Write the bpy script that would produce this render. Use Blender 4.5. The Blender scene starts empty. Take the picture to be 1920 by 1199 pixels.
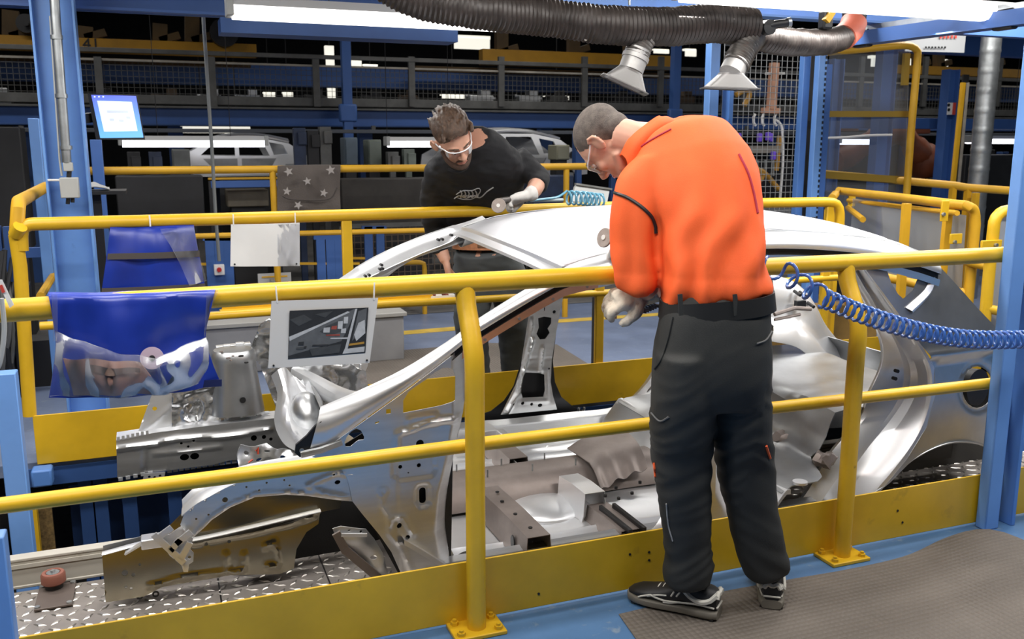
import bpy, bmesh, math, random
import numpy as np
from mathutils import Vector as V, Matrix, noise
from mathutils.geometry import delaunay_2d_cdt
from math import sin, cos, tan, atan, atan2, radians as R, pi, sqrt
random.seed(7)
S = bpy.context.scene
C = S.collection
# ------------------------------------------------------------------ camera
FPX, HOR, YAW, EYE = 1720.0, 270.0, R(68.9), V((0, 0, 1.53))
PIT = atan((599.5 - HOR) / FPX)
cd = bpy.data.cameras.new('camera'); cam = bpy.data.objects.new('camera', cd); C.objects.link(cam)
cd.sensor_width = 36; cd.lens = 36 * FPX / 1920; cd.clip_end = 200
FW = V((cos(PIT) * cos(YAW), cos(PIT) * sin(YAW), -sin(PIT)))
RT = V((sin(YAW), -cos(YAW), 0)); DN = FW.cross(RT)
cam.matrix_world = Matrix.Translation(EYE) @ Matrix((RT, -DN, -FW)).transposed().to_4x4()
S.camera = cam
cd.dof.use_dof = True; cd.dof.focus_distance = 3.4; cd.dof.aperture_fstop = 5.6
S.view_settings.view_transform = 'Standard'; S.view_settings.look = 'None'
S.view_settings.gamma = 1; S.view_settings.use_curve_mapping = False
S.view_settings.exposure = 0.22
S.cycles.max_bounces = 7; S.cycles.transparent_max_bounces = 10; S.cycles.caustics_reflective = False; S.cycles.caustics_refractive = False
S.cycles.sample_clamp_indirect = 4; S.cycles.use_denoising = True
# ------------------------------------------------------------------ world and lamps
w = bpy.data.worlds.new('hall'); S.world = w; w.use_nodes = True
w.node_tree.nodes['Background'].inputs[0].default_value = (.75, .87, 1, 1)
w.node_tree.nodes['Background'].inputs[1].default_value = .11
def lamp(name, loc, sx, sy, power, col=(1, .97, .93), rot=(0, 0, 0), spread=180):
    l = bpy.data.lights.new(name, 'AREA'); l.shape = 'RECTANGLE'; l.size = sx; l.size_y = sy; l.energy = power; l.color = col
    l.spread = R(spread)
    o = bpy.data.objects.new(name, l); C.objects.link(o); o.location = loc; o.rotation_euler = rot; return o
# rows of fluorescent fittings over the work bay (they run on along the line, above the picture)
for x in (-1.4, .55, 2.5, 4.45):
    lamp('bay_lamp', (x, 3.0, 2.62), 1.5, .30, 30)
for x in (-1.4, 3.2, 5.2):
    lamp('bay_lamp', (x, 4.5, 2.62), 1.5, .30, 32)
lamp('bay_lamp', (1.24, 5.10, 2.12), 1.6, .10, 16)
lamp('bay_lamp', (3.22, 3.82, 2.10), 1.9, .10, 16)
for x in (-1.5, .6, 2.7, 4.8):  # added unseen lights, brightening the worker and near railing from above
    lamp('walkway_fill', (x, 1.55, 2.75), 1.5, .25, 32)
for x in (0, 3.5, 7):
    lamp('bay_lamp', (x, 6.4, 2.9), 1.5, .25, 30)
for x in (-2, 4, 10, 16):
    lamp('hall_lamp', (x, 9.3, 3.9), 2.4, .4, 34)
    lamp('hall_lamp', (x + 1, 13.5, 4.6), 2.4, .4, 34)
lamp('gate_lamp', (6.5, 4.0, 2.9), 1.5, .3, 30)

# ------------------------------------------------------------------ helpers
def at(px, py, Y=None, X=None, Z=None):
    d = FW + RT * ((px - 960) / FPX) + DN * ((py - 599.5) / FPX)
    k = (Y / d.y) if Y is not None else (X / d.x) if X is not None else ((Z - EYE.z) / d.z)
    return EYE + d * k
def atl(pts, Y=None, X=None, Z=None):
    return [at(p[0], p[1], p[2] if len(p) > 2 else Y, X, Z) for p in pts]
def tag(o, label, cat, group=None, kind=None):
    o['label'] = label; o['category'] = cat
    if group: o['group'] = group
    if kind: o['kind'] = kind
    return o
def thing(name, label, cat, loc=(0, 0, 0), group=None):
    o = bpy.data.objects.new(name, None); C.objects.link(o); o.location = loc; o.empty_display_size = .1
    bpy.context.view_layer.update()
    return tag(o, label, cat, group)
def cr(pts, n, closed=False):
    """Catmull-Rom resample of a polyline to n points, even in arc length"""
    P = [V(p) for p in pts]
    if len(P) == 2: return [P[0].lerp(P[1], i / (n - 1)) for i in range(n)]
    m = len(P); out = []; seg = 12
    rng = m if closed else m - 1
    g = (lambda i: P[i % m]) if closed else (lambda i: P[max(0, min(m - 1, i))])
    for i in range(rng):
        p0, p1, p2, p3 = g(i - 1), g(i), g(i + 1), g(i + 2)
        if not closed:
            if i == 0: p0 = p1 * 2 - p2
            if i == m - 2: p3 = p2 * 2 - p1
        for k in range(seg):
            t = k / seg
            out.append(.5 * ((2 * p1) + (p2 - p0) * t + (2 * p0 - 5 * p1 + 4 * p2 - p3) * t * t + (3 * p1 - p0 - 3 * p2 + p3) * t ** 3))
    out.append(P[0] if closed else P[-1])
    L = [0]
    for a, b in zip(out, out[1:]): L.append(L[-1] + (b - a).length)
    res = []; j = 0
    for i in range(n):
        s = L[-1] * i / (n if closed else n - 1)
        while j < len(L) - 2 and L[j + 1] < s: j += 1
        d = L[j + 1] - L[j]
        res.append(out[j].lerp(out[j + 1], (s - L[j]) / d if d > 1e-9 else 0))
    return res
def lin(pts, n):
    """even resample that keeps straight runs straight"""
    P = [V(p) for p in pts]; L = [0]
    for a, b in zip(P, P[1:]): L.append(L[-1] + (b - a).length)
    res = []; j = 0
    for i in range(n):
        s = L[-1] * i / (n - 1)
        while j < len(L) - 2 and L[j + 1] < s: j += 1
        d = L[j + 1] - L[j]
        res.append(P[j].lerp(P[j + 1], (s - L[j]) / d if d > 1e-9 else 0))
    return res
class MB:
    def __init__(s): s.b = bmesh.new(); s.mi = 0
    def f(s, vs):
        try:
            q = s.b.faces.new(vs); q.material_index = s.mi; return q
        except ValueError: return None
    def v(s, p): return s.b.verts.new(V(p))
    def box(s, c, d, rot=None, taper=1.0):
        m = rot or Matrix.Identity(3)
        vs = []
        for z in (-1, 1):
            for y in (-1, 1):
                for x in (-1, 1):
                    k = taper if z > 0 else 1
                    vs.append(s.v(V(c) + m @ V((x * d[0] / 2 * k, y * d[1] / 2 * k, z * d[2] / 2))))
        for q in ((0, 2, 3, 1), (4, 5, 7, 6), (0, 1, 5, 4), (2, 6, 7, 3), (0, 4, 6, 2), (1, 3, 7, 5)): s.f([vs[i] for i in q])
        return s
    def beam(s, a, b, w, h, up=(0, 0, 1)):
        a, b = V(a), V(b); t = (b - a).normalized(); u = V(up)
        if abs(t.dot(u)) > .98: u = V((0, 1, 0))
        sd = t.cross(u).normalized(); u = sd.cross(t)
        m = Matrix((sd, t, u)).transposed()
        return s.box((a + b) / 2, (w, (b - a).length, h), m)
    def grid(s, rows, cu=False, cv=False):
        g = [[s.v(p) for p in r] for r in rows]
        n, m = len(g), len(g[0])
        for i in range(n if cu else n - 1):
            for j in range(m if cv else m - 1):
                s.f((g[i][j], g[i][(j + 1) % m], g[(i + 1) % n][(j + 1) % m], g[(i + 1) % n][j]))
        return g
    def tube(s, pts, r, n=10, caps=True, closed=False):
        P = [V(p) for p in pts]; m = len(P)
        rr = r if isinstance(r, (list, tuple)) else [r] * m
        T = []
        for i in range(m):
            a = P[(i - 1) % m] if closed or i > 0 else P[i]
            b = P[(i + 1) % m] if closed or i < m - 1 else P[i]
            T.append((b - a).normalized())
        u = T[0].orthogonal().normalized(); rows = []
        for i in range(m):
            u = (u - T[i] * u.dot(T[i]))
            u = u.normalized() if u.length > 1e-6 else T[i].orthogonal().normalized()
            w_ = T[i].cross(u)
            rows.append([P[i] + (u * cos(2 * pi * k / n) + w_ * sin(2 * pi * k / n)) * rr[i] for k in range(n)])
        g = s.grid(rows, cu=closed, cv=True)
        if caps and not closed:
            s.f(g[0][::-1]); s.f(g[-1])
        return s
    def ell(s, c, r, rot=None, nu=16, nv=10):
        m = rot or Matrix.Identity(3); c = V(c)
        top = s.v(c + m @ V((0, 0, r[2]))); bot = s.v(c + m @ V((0, 0, -r[2])))
        rows = []
        for i in range(1, nv):
            t = pi * i / nv
            rows.append([s.v(c + m @ V((r[0] * sin(t) * cos(2 * pi * k / nu), r[1] * sin(t) * sin(2 * pi * k / nu), r[2] * cos(t)))) for k in range(nu)])
        for a, b in zip(rows, rows[1:]):
            for k in range(nu): s.f((a[k], b[k], b[(k + 1) % nu], a[(k + 1) % nu]))
        for k in range(nu):
            s.f((top, rows[0][k], rows[0][(k + 1) % nu])); s.f((bot, rows[-1][(k + 1) % nu], rows[-1][k]))
        return s
    def rings(s, secs, n=24, p=2.0, caps=True):
        """loft of (centre, axis u, axis v, half u, half v[, power])"""
        rows = []
        for q in secs:
            c, u, v_, a, b = q[:5]; pw = q[5] if len(q) > 5 else p
            row = []
            for k in range(n):
                t = 2 * pi * k / n; ct, st = cos(t), sin(t)
                row.append(V(c) + V(u) * (a * math.copysign(abs(ct) ** (2 / pw), ct)) + V(v_) * (b * math.copysign(abs(st) ** (2 / pw), st)))
            rows.append(row)
        g = s.grid(rows, cv=True)
        if caps: s.f(g[0][::-1]); s.f(g[-1])
        return s
    def disc(s, c, r, ax, h, n=16, r2=None):
        ax = V(ax).normalized()
        return s.tube([V(c) - ax * h / 2, V(c) + ax * h / 2], [r, r if r2 is None else r2], n)
    def plate(s, out, holes=(), fn=None, off=(0, .002, 0), step=0.0):
        """filled 2-D outline with holes, mapped to 3-D by fn(a, b) and given thickness along off"""
        fn = fn or (lambda a, b: V((a, 0, b)))
        vs, es = [], []
        for lp in [out] + list(holes):
            b0 = len(vs); lp2 = []
            for i, p in enumerate(lp):
                q = lp[(i + 1) % len(lp)]
                d = sqrt((p[0] - q[0]) ** 2 + (p[1] - q[1]) ** 2)
                k = max(1, int(d / step)) if step else 1
                lp2 += [(p[0] + (q[0] - p[0]) * t / k, p[1] + (q[1] - p[1]) * t / k) for t in range(k)]
            vs += [V((p[0], p[1])) for p in lp2]
            es += [(b0 + i, b0 + (i + 1) % len(lp2)) for i in range(len(lp2))]
        if step:
            x0 = min(p[0] for p in out); x1 = max(p[0] for p in out); y0 = min(p[1] for p in out); y1 = max(p[1] for p in out)
            lo = [out] + list(holes)
            y = y0 + step / 2; k = 0
            while y < y1:
                x = x0 + (step / 2 if k % 2 else step)
                while x < x1:
                    if inside((x, y), lo[0]) and not any(inside((x, y), h) for h in lo[1:]): vs.append(V((x, y)))
                    x += step
                y += step * .87; k += 1
        rv, re, rf, *_ = delaunay_2d_cdt(vs, es, [], 0, 1e-6)
        tri = []
        for f_ in rf:
            c = sum((rv[i] for i in f_), V((0, 0))) / len(f_)
            if inside(c, out) and not any(inside(c, h) for h in holes): tri.append(list(f_))
        of = V(off); A = {}; B = {}
        for f_ in tri:
            for i in f_:
                if i not in A:
                    q = V(fn(rv[i].x, rv[i].y)); A[i] = s.v(q); B[i] = s.v(q + of)
        cnt = {}
        for f_ in tri:
            s.f([A[i] for i in f_]); s.f([B[i] for i in f_[::-1]])
            for a, b in zip(f_, f_[1:] + f_[:1]): cnt[(a, b)] = cnt.get((a, b), 0) + 1
        for (a, b) in cnt:
            if (b, a) not in cnt: s.f((A[b], A[a], B[a], B[b]))
        return s
    def strip(s, edges, n=24, sub=1, t=.0, away=(0, 1, 0), smooth=True, fn=None):
        """panel lofted through several 3-D polylines, with thickness t on the side of `away`"""
        E_ = [cr(e, n) if smooth else lin(e, n) for e in edges]
        rows = []
        for j in range(n):
            col = [e[j] for e in E_]
            rows.append(cr(col, (len(col) - 1) * sub + 1) if sub > 1 and len(col) > 2 else (lin(col, sub + 1) if len(col) == 2 and sub > 1 else col))
        if fn: rows = [[fn(p) for p in r] for r in rows]
        g = s.grid(rows)
        if t:
            aw = V(away); N = [[None] * len(rows[0]) for _ in rows]
            for i in range(n):
                for j in range(len(rows[0])):
                    du = rows[min(n - 1, i + 1)][j] - rows[max(0, i - 1)][j]; dv = rows[i][min(len(rows[0]) - 1, j + 1)] - rows[i][max(0, j - 1)]
                    nn = du.cross(dv); nn = nn.normalized() if nn.length > 1e-9 else aw
                    if nn.dot(aw) < 0: nn = -nn
                    N[i][j] = rows[i][j] + nn * t
            h = [[s.v(p) for p in r] for r in N]; m = len(rows[0])
            for i in range(n - 1):
                for j in range(m - 1): s.f((h[i][j], h[i + 1][j], h[i + 1][j + 1], h[i][j + 1]))
                s.f((g[i][0], g[i + 1][0], h[i + 1][0], h[i][0])); s.f((g[i][-1], h[i][-1], h[i + 1][-1], g[i + 1][-1]))
            for j in range(m - 1):
                s.f((g[0][j], h[0][j], h[0][j + 1], g[0][j + 1])); s.f((g[-1][j], g[-1][j + 1], h[-1][j + 1], h[-1][j]))
        return s
    def build(s, name, mats, parent=None, smooth=35, bevel=0, kind=None):
        bmesh.ops.recalc_face_normals(s.b, faces=s.b.faces)
        me = bpy.data.meshes.new(name)
        if smooth:
            a = R(smooth)
            for f_ in s.b.faces: f_.smooth = True
            for e in s.b.edges:
                e.smooth = len(e.link_faces) == 2 and e.calc_face_angle(0) < a
        s.b.to_mesh(me); s.b.free()
        for m in (mats if isinstance(mats, (list, tuple)) else [mats]): me.materials.append(m)
        o = bpy.data.objects.new(name, me); C.objects.link(o)
        if parent:
            o.parent = parent; o.matrix_parent_inverse = Matrix.Translation(parent.location).inverted() if parent.parent is None else Matrix.Identity(4)
        if bevel:
            bv = o.modifiers.new('edge', 'BEVEL'); bv.width = bevel; bv.segments = 2; bv.limit_method = 'ANGLE'; bv.angle_limit = R(40)
        if kind: o['kind'] = kind
        return o
def inside(p, poly):
    x, y = p[0], p[1]; r = False; n = len(poly); j = n - 1
    for i in range(n):
        xi, yi = poly[i][0], poly[i][1]; xj, yj = poly[j][0], poly[j][1]
        if (yi > y) != (yj > y) and x < (xj - xi) * (y - yi) / (yj - yi) + xi: r = not r
        j = i
    return r
def circ(cx, cy, rx, ry=None, n=12, a0=0):
    ry = ry or rx
    return [(cx + rx * cos(2 * pi * k / n + a0), cy + ry * sin(2 * pi * k / n + a0)) for k in range(n)]
def rrect(cx, cy, w_, h, r, n=4):
    o = []
    for sx, sy, a in ((1, 1, 0), (-1, 1, pi / 2), (-1, -1, pi), (1, -1, 1.5 * pi)):
        for k in range(n + 1):
            t = a + pi / 2 * k / n
            o.append((cx + sx * (w_ / 2 - r) + r * cos(t), cy + sy * (h / 2 - r) + r * sin(t)))
    return o
def copy(o, parent=None, name=None):
    c = o.copy(); C.objects.link(c)
    if parent: c.parent = parent
    for ch in list(o.children): copy(ch, c)
    return c
def voxel(o, size, smooth=6, tris=None):
    """join overlapping shells of o into one skin"""
    m = o.modifiers.new('r', 'REMESH'); m.mode = 'VOXEL'; m.voxel_size = size; m.use_smooth_shade = True
    if smooth:
        q = o.modifiers.new('s', 'SMOOTH'); q.factor = .5; q.iterations = smooth
    dg = bpy.context.evaluated_depsgraph_get(); dg.update()
    me = bpy.data.meshes.new_from_object(o.evaluated_get(dg))
    mats = list(o.data.materials); o.modifiers.clear(); o.data = me
    me.materials.clear()
    for k in mats: me.materials.append(k)
    for p in me.polygons: p.use_smooth = True
    return o
# ------------------------------------------------------------------ materials
MT = {}
def mat(name, col, rough=.5, metal=0., var=0., vs=6., dirt=None, dv=.5, ds=9., bump=0., bs=80., stretch=None, spec=.5, emit=0, coat=0, alpha=1, rv=0.):
    m = bpy.data.materials.new(name); m.use_nodes = True; nt = m.node_tree; N = nt.nodes; L = nt.links; b = N['Principled BSDF']
    c4 = (*col, 1)
    b.inputs['Base Color'].default_value = c4; b.inputs['Roughness'].default_value = rough; b.inputs['Metallic'].default_value = metal
    b.inputs['Specular IOR Level'].default_value = spec
    if coat: b.inputs['Coat Weight'].default_value = coat; b.inputs['Coat Roughness'].default_value = .15
    tc = N.new('ShaderNodeTexCoord'); vec = tc.outputs['Object']
    if stretch:
        mp = N.new('ShaderNodeMapping'); mp.inputs['Scale'].default_value = stretch; L.new(vec, mp.inputs[0]); vec = mp.outputs[0]
    def nz(sc, det=4):
        n = N.new('ShaderNodeTexNoise'); n.inputs['Scale'].default_value = sc; n.inputs['Detail'].default_value = det; n.inputs['Roughness'].default_value = .6; L.new(vec, n.inputs[0]); return n.outputs['Fac']
    cur = None
    if var:
        r = N.new('ShaderNodeMapRange'); r.inputs[3].default_value = 1 - var; r.inputs[4].default_value = 1 + var; r.inputs[1].default_value = .3; r.inputs[2].default_value = .7
        L.new(nz(vs), r.inputs[0])
        mx = N.new('ShaderNodeVectorMath'); mx.operation = 'SCALE'; mx.inputs[0].default_value = col; L.new(r.outputs[0], mx.inputs['Scale']); cur = mx.outputs[0]
    if dirt:
        r = N.new('ShaderNodeMapRange'); r.inputs[1].default_value = dv; r.inputs[2].default_value = dv + .12; L.new(nz(ds, 8), r.inputs[0])
        mx = N.new('ShaderNodeMix'); mx.data_type = 'RGBA'; L.new(r.outputs[0], mx.inputs[0]); mx.inputs[7].default_value = (*dirt, 1)
        if cur: L.new(cur, mx.inputs[6])
        else: mx.inputs[6].default_value = c4
        cur = mx.outputs[2]
    if cur: L.new(cur, b.inputs['Base Color'])
    if rv:
        r = N.new('ShaderNodeMapRange'); r.inputs[3].default_value = rough - rv; r.inputs[4].default_value = rough + rv; L.new(nz(vs * 1.7), r.inputs[0]); L.new(r.outputs[0], b.inputs['Roughness'])
    if bump:
        bp = N.new('ShaderNodeBump'); bp.inputs['Strength'].default_value = bump; bp.inputs['Distance'].default_value = .01; L.new(nz(bs), bp.inputs['Height']); L.new(bp.outputs[0], b.inputs['Normal'])
    if emit: b.inputs['Emission Color'].default_value = c4; b.inputs['Emission Strength'].default_value = emit
    if alpha < 1: b.inputs['Alpha'].default_value = alpha
    MT[name] = m; return m
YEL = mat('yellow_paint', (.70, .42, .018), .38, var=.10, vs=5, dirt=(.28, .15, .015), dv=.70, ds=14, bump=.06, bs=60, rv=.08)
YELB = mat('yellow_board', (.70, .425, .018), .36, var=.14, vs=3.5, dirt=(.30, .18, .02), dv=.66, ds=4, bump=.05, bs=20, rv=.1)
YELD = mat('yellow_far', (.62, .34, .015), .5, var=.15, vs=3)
BLU = mat('blue_paint', (.10, .24, .60), .42, var=.10, vs=3, dirt=(.045, .10, .27), dv=.66, ds=6)
BLUL = mat('light_blue_paint', (.15, .32, .70), .4, var=.08, vs=4, dirt=(.06, .14, .34), dv=.68, ds=6)
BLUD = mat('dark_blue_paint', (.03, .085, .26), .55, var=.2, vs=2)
STL = mat('zinc_steel', (.72, .73, .74), .37, .95, var=.07, vs=5, stretch=(1, 1, 6), rv=.06)
STLW = mat('bright_steel', (.84, .85, .87), .36, .80, var=.04, vs=3, rv=.05)
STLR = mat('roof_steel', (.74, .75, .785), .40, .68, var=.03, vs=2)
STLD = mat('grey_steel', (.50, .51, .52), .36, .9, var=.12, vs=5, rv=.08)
STLB = mat('galvanised_spangle', (.74, .75, .76), .26, .95, var=.16, vs=22, bump=.25, bs=22)
LEGS = mat('olive_reflection_steel', (.31, .285, .225), .22, 1.0, var=.06, vs=4, rv=.04)  # yellow board's reflection put into the steel's olive base colour
HOT = mat('hot_formed_steel', (.30, .255, .235), .45, .55, var=.14, vs=9)
BLK = mat('black_metal', (.012, .012, .013), .45, var=.2)
BLKM = mat('pit_shade_black', (.02, .02, .021), .7, bump=.1, bs=120)  # used only on the sheet that paints the dark pit
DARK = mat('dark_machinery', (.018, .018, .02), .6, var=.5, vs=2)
GREY = mat('grey_plastic', (.42, .43, .42), .5, var=.06)
GALV = mat('galvanised', (.40, .42, .43), .38, .85, var=.25, vs=7, rv=.1)
GAL2 = mat('dull_galvanised', (.13, .13, .125), .55, .5, var=.25, vs=5)
BEI = mat('beige_rail', (.50, .47, .41), .5, var=.12, vs=3, dirt=(.28, .24, .19), dv=.62)
WHT = mat('white_card', (.80, .79, .77), .6, var=.03)
def tubemat(name, col, e):
    return mat(name, col, .4, emit=e)
TUBE = tubemat('lit_diffuser', (1, .98, .96), 2.3)
TUBEF = tubemat('lit_tube_far', (.93, .93, 1), 2.0)
# ------------------------------------------------------------------ floors, deck, hall shell
def floor_mat(name, col, dirt, sc_):
    m = mat(name, col, .42, .0, var=.15, vs=3, dirt=dirt, dv=.60, ds=16, rv=.1)
    nt = m.node_tree; N = nt.nodes; L = nt.links; b = N['Principled BSDF']
    tc = N.new('ShaderNodeTexCoord'); w_ = N.new('ShaderNodeTexChecker'); w_.inputs['Scale'].default_value = sc_
    mp = N.new('ShaderNodeMapping'); mp.inputs['Rotation'].default_value = (0, 0, R(45)); L.new(tc.outputs['Object'], mp.inputs[0]); L.new(mp.outputs[0], w_.inputs[0])
    bp = N.new('ShaderNodeBump'); bp.inputs['Strength'].default_value = .35; bp.inputs['Distance'].default_value = .004
    L.new(w_.outputs['Fac'], bp.inputs['Height']); L.new(bp.outputs[0], b.inputs['Normal']); return m
BFLOOR = floor_mat('blue_plate', (.072, .165, .33), (.20, .27, .36), 45); BFLOOR2 = floor_mat('greyed_blue_plate', (.15, .19, .29), (.24, .27, .33), 30)
CONC = mat('dirty_concrete', (.13, .125, .12), .7, var=.3, vs=2, dirt=(.05, .045, .04), dv=.55, ds=4)
WALLM = mat('dark_hall', (.011, .012, .014), .9, var=.4, vs=1)
def struct(o): o['kind'] = 'structure'; return o
struct(MB().box((1, 1.0, -.03), (14, 3.28, .06)).build('floor_walkway', BFLOOR))
struct(MB().box((4.2, 6.42, -.03), (11.2, 3.2, .06)).build('floor_platform', BFLOOR2))
struct(MB().box((8, 14.6, -.03), (50, 13.2, .06)).build('floor_hall', CONC))
struct(MB().box((1, 3.7, -1.05), (16, 9, .1)).build('floor_pit', CONC))
struct(MB().box((8, 21, 5), (60, .2, 12)).build('wall_back', WALLM))
struct(MB().box((-16, 8, 5), (.2, 30, 12)).build('wall_left', WALLM))
struct(MB().box((34, 8, 5), (.2, 30, 12)).build('wall_right', WALLM))
struct(MB().box((8, -6, 5), (60, .2, 12)).build('wall_front', mat('pale_hall_wall', (.30, .31, .32), .8, var=.3, vs=.6)))
struct(MB().box((8, 8, 8.5), (60, 30, .2)).build('ceiling', mat('hall_roof', (.10, .105, .115), .8, var=.3, vs=.4)))

# conveyor deck of checker plate in a frame: real raised bars
PLATE = mat('checker_plate', (.36, .325, .30), .45, .6, var=.14, vs=6, rv=.1)
PLATEB = mat('checker_bar', (.72, .68, .63), .30, .85, var=.1, vs=9)
deck = thing('conveyor_deck', 'silver checker plate conveyor deck lying between the yellow railings under the car body', 'deck', (1, 3.0, -.08))
mb = MB(); xs = [-1.2, .12, .50, 2.2, 3.0, 4.4]
for a, b_ in zip(xs, xs[1:]): MB().box(((a + b_) / 2, 3.045, -.058), (b_ - a - .006, .87, .016)).build('plate', PLATE, deck)
bm = MB()
for i in range(104):
    for j in range(17):
        x = -.8 + i * .049; y = 2.635 + j * .051
        if x > 4.2 or (.75 < x < 2.3): continue
        s_ = 1 if (i + j) % 2 else -1
        m = Matrix.Rotation(s_ * R(40) + .2, 3, 'Z')
        c = V((x, y, -.049)); pr_ = [c + m @ V(q) for q in ((-.025, 0, 0), (0, -.0085, 0), (.025, 0, 0), (0, .0085, 0))]
        p2 = [c + m @ V((q[0] * .6, q[1] * .6, .0032)) for q in ((-.025, 0), (0, -.0085), (.025, 0), (0, .0085))]
        a_ = [bm.v(q) for q in pr_]; t_ = [bm.v(q) for q in p2]
        bm.f(t_)
        for k in range(4): bm.f((a_[k], a_[(k + 1) % 4], t_[(k + 1) % 4], t_[k]))
bm.build('tread_bars', PLATEB, deck, smooth=0, kind='stuff')
sp = MB().box((-.425, 3.385, -.0425), (.12, .185, .008))  .build('mounting_plate', mat('brown_plate', (.15, .12, .105), .5, .3, var=.1), deck, bevel=.002)
for q in ((-.475, 3.305), (-.375, 3.305), (-.475, 3.465), (-.375, 3.465)): MB().disc((q[0], q[1], -.036), .009, (0, 0, 1), .006, 10).build('screw', GALV, sp)
# guide roller on the deck
ro = thing('guide_roller', 'brown rubber guide roller wheel on a flat plate at the end of the deck', 'roller', (-.435, 3.45, -.04))
mb = MB(); mb.rings([((-.435, 3.45, z), (1, 0, 0), (0, 1, 0), r, r) for z, r in ((-.022, .034), (-.016, .041), (.012, .041), (.020, .036), (.021, .026), (.016, .023))], 28)
mb.build('tyre', mat('brown_rubber', (.27, .10, .07), .5, var=.1), ro)
MB().disc((-.435, 3.45, -.03), .030, (0, 0, 1), .02, 20).build('base', BLK, ro)
mb = MB().disc((-.435, 3.45, .017), .022, (0, 0, 1), .006, 20); mb.disc((-.435, 3.45, .023), .008, (0, 0, 1), .010, 6); mb.build('hub', GALV, ro)
# beige guide beam at the far side of the deck
gb = thing('guide_beam', 'long beige guide beam beside the checker plate deck', 'beam', (1, 3.52, -.06))
MB().box((1, 3.53, .0), (5, .012, .10)).box((1, 3.545, .052), (5, .05, .012)).box((1, 3.545, -.052), (5, .05, .012)).build('channel', BEI, gb, bevel=.003)
MB().box((1, 3.522, .028), (5, .008, .014)).build('lip', BEI, gb)
# carrier under the car, standing on the pit floor
cs = thing('body_carrier', 'dark steel carrier frame under the middle of the car body', 'carrier', (1.5, 3.8, -1))
MB().box((1.6, 3.9, -.10), (2.6, .12, .10)).box((.9, 4.05, -.2), (.12, 1.2, .1)).box((2.4, 4.05, -.2), (.12, 1.2, .1)).build('frame', BLK, cs)
for x in (.9, 2.4): MB().box((x, 3.9, -.62), (.14, .14, .76)).build('leg', BLK, cs)

# ------------------------------------------------------------------ railings
def arc_post(x, yb, yr, z0, ztop, r, n=12):
    """post whose head is cranked back to the rail"""
    return [V((x, yb, z0)), V((x, yb, z0 + .4)), V((x, yb, ztop - .30)), V((x, yb - .004, ztop - .22)), V((x, yb + (yr - yb) * .35, ztop - .13)), V((x, yb + (yr - yb) * .85, ztop - .05)), V((x, yr, ztop))]
NR = thing('guard_railing', 'yellow tubular guard railing nearest the camera with high kick board and two cranked posts', 'railing', (1.2, 2.6, 0))
YR, YP = 2.64, 2.575
MB().tube([at(-60, 587, YR), at(10, 583, YR), at(500, 551, YR), at(800, 534, YR), at(1140, 516.5, YR), at(1447, 500, YR), at(1890, 477, YR)], .0305, 20).build('top_rail', YEL, NR)
MB().tube([at(-60, 957, YR), at(0, 949, YR), at(640, 867, YR), at(868, 837, YR), at(1217, 795, YR), at(1443, 766, YR), at(1868, 718, YR)], .0225, 18).build('mid_rail', YEL, NR)
for px, py in ((886, 1172), (1579, 1048)):
    b0 = at(px, py, Z=0); x = b0.x
    ps = arc_post(x, YP - .02, YR, .0, 1.095, .03)
    MB().tube(cr(ps, 22), .0305, 18).build('post', YEL, NR)
    bp_ = MB().box((x, YP - .02, .007), (.17, .115, .014)).build('base_plate', YELB, NR, bevel=.003)
    for sx in (-1, 1):
        for sy in (-1, 1):
            q = (x + sx * .062, YP - .02 + sy * .036, .019)
            MB().disc(q, .0135, (0, 0, 1), .012, 6).disc((q[0], q[1], .028), .007, (0, 0, 1), .01, 10).build('bolt', YELB, bp_)
x0, x1 = -1.2, 3.07
seam = at(1568, 1000, YR - .03).x
for a, b_ in ((x0, seam - .001), (seam + .001, x1)):
    MB().box(((a + b_) / 2, YR - .03, .113), (b_ - a, .008, .204)).build('kick_board', YELB, NR, bevel=.002)
for px, py in ((1181, 1040), (1217, 1036), (1217, 1051), (1010, 1114), (1683, 958), (1692, 980)): MB().disc(at(px, py, YR - .0345), .0045, (0, 1, 0), .004, 10).build('rivet', BLK, NR)

FY = 4.8
FR = thing('guard_railing', 'yellow guard railing beyond the car with a rounded corner and low kick board', 'railing', (1.2, FY, 0))
ft = at(45, 421, FY)
top = [at(40, 470, FY), at(40, 435, FY), at(52, 422, FY), at(80, 420, FY), at(400, 411.5, FY), at(640, 404, FY), at(900, 396, FY), at(1150, 388, FY), at(1430, 381, FY), at(1545, 379, FY), at(1566, 382, FY), at(1574, 398, FY), at(1573, 440, FY)]
MB().tube(cr(top[:4], 12) + top[4:9] + cr(top[9:], 10), .0315, 16).build('top_rail', YEL, FR)
mr = [at(75, 612, FY), at(400, 593, FY), at(640, 576, FY), at(953, 559, FY), at(1130, 550, FY), at(1580, 520, FY)]
MB().tube(mr, .021, 14).build('mid_rail', YEL, FR)
pl = at(36, 425, FY)
MB().tube([at(29, 440, FY), at(38, 500, FY), at(56, 780, FY)], .031, 14).build('post', YEL, FR)
MB().tube([at(38, 425, FY - .05), at(29, 440, FY - .02)], .0315, 14).build('elbow', YEL, FR)
for px, yt, yb in ((649, 405, 700), (1127, 390, 682), (1556, 380, 700)):
    x = at(px, yt, FY).x
    MB().box((x, FY, (at(px, yt, FY).z) / 2 + .02), (.055, .028, at(px, yt, FY).z - .04)).build('post', YEL, FR, bevel=.006)
MB().box(((at(64, 800, FY).x + 5.2) / 2, FY - .02, .125), (5.2 - at(64, 800, FY).x, .01, .245)).build('kick_board', YELB, FR, bevel=.002)
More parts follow.
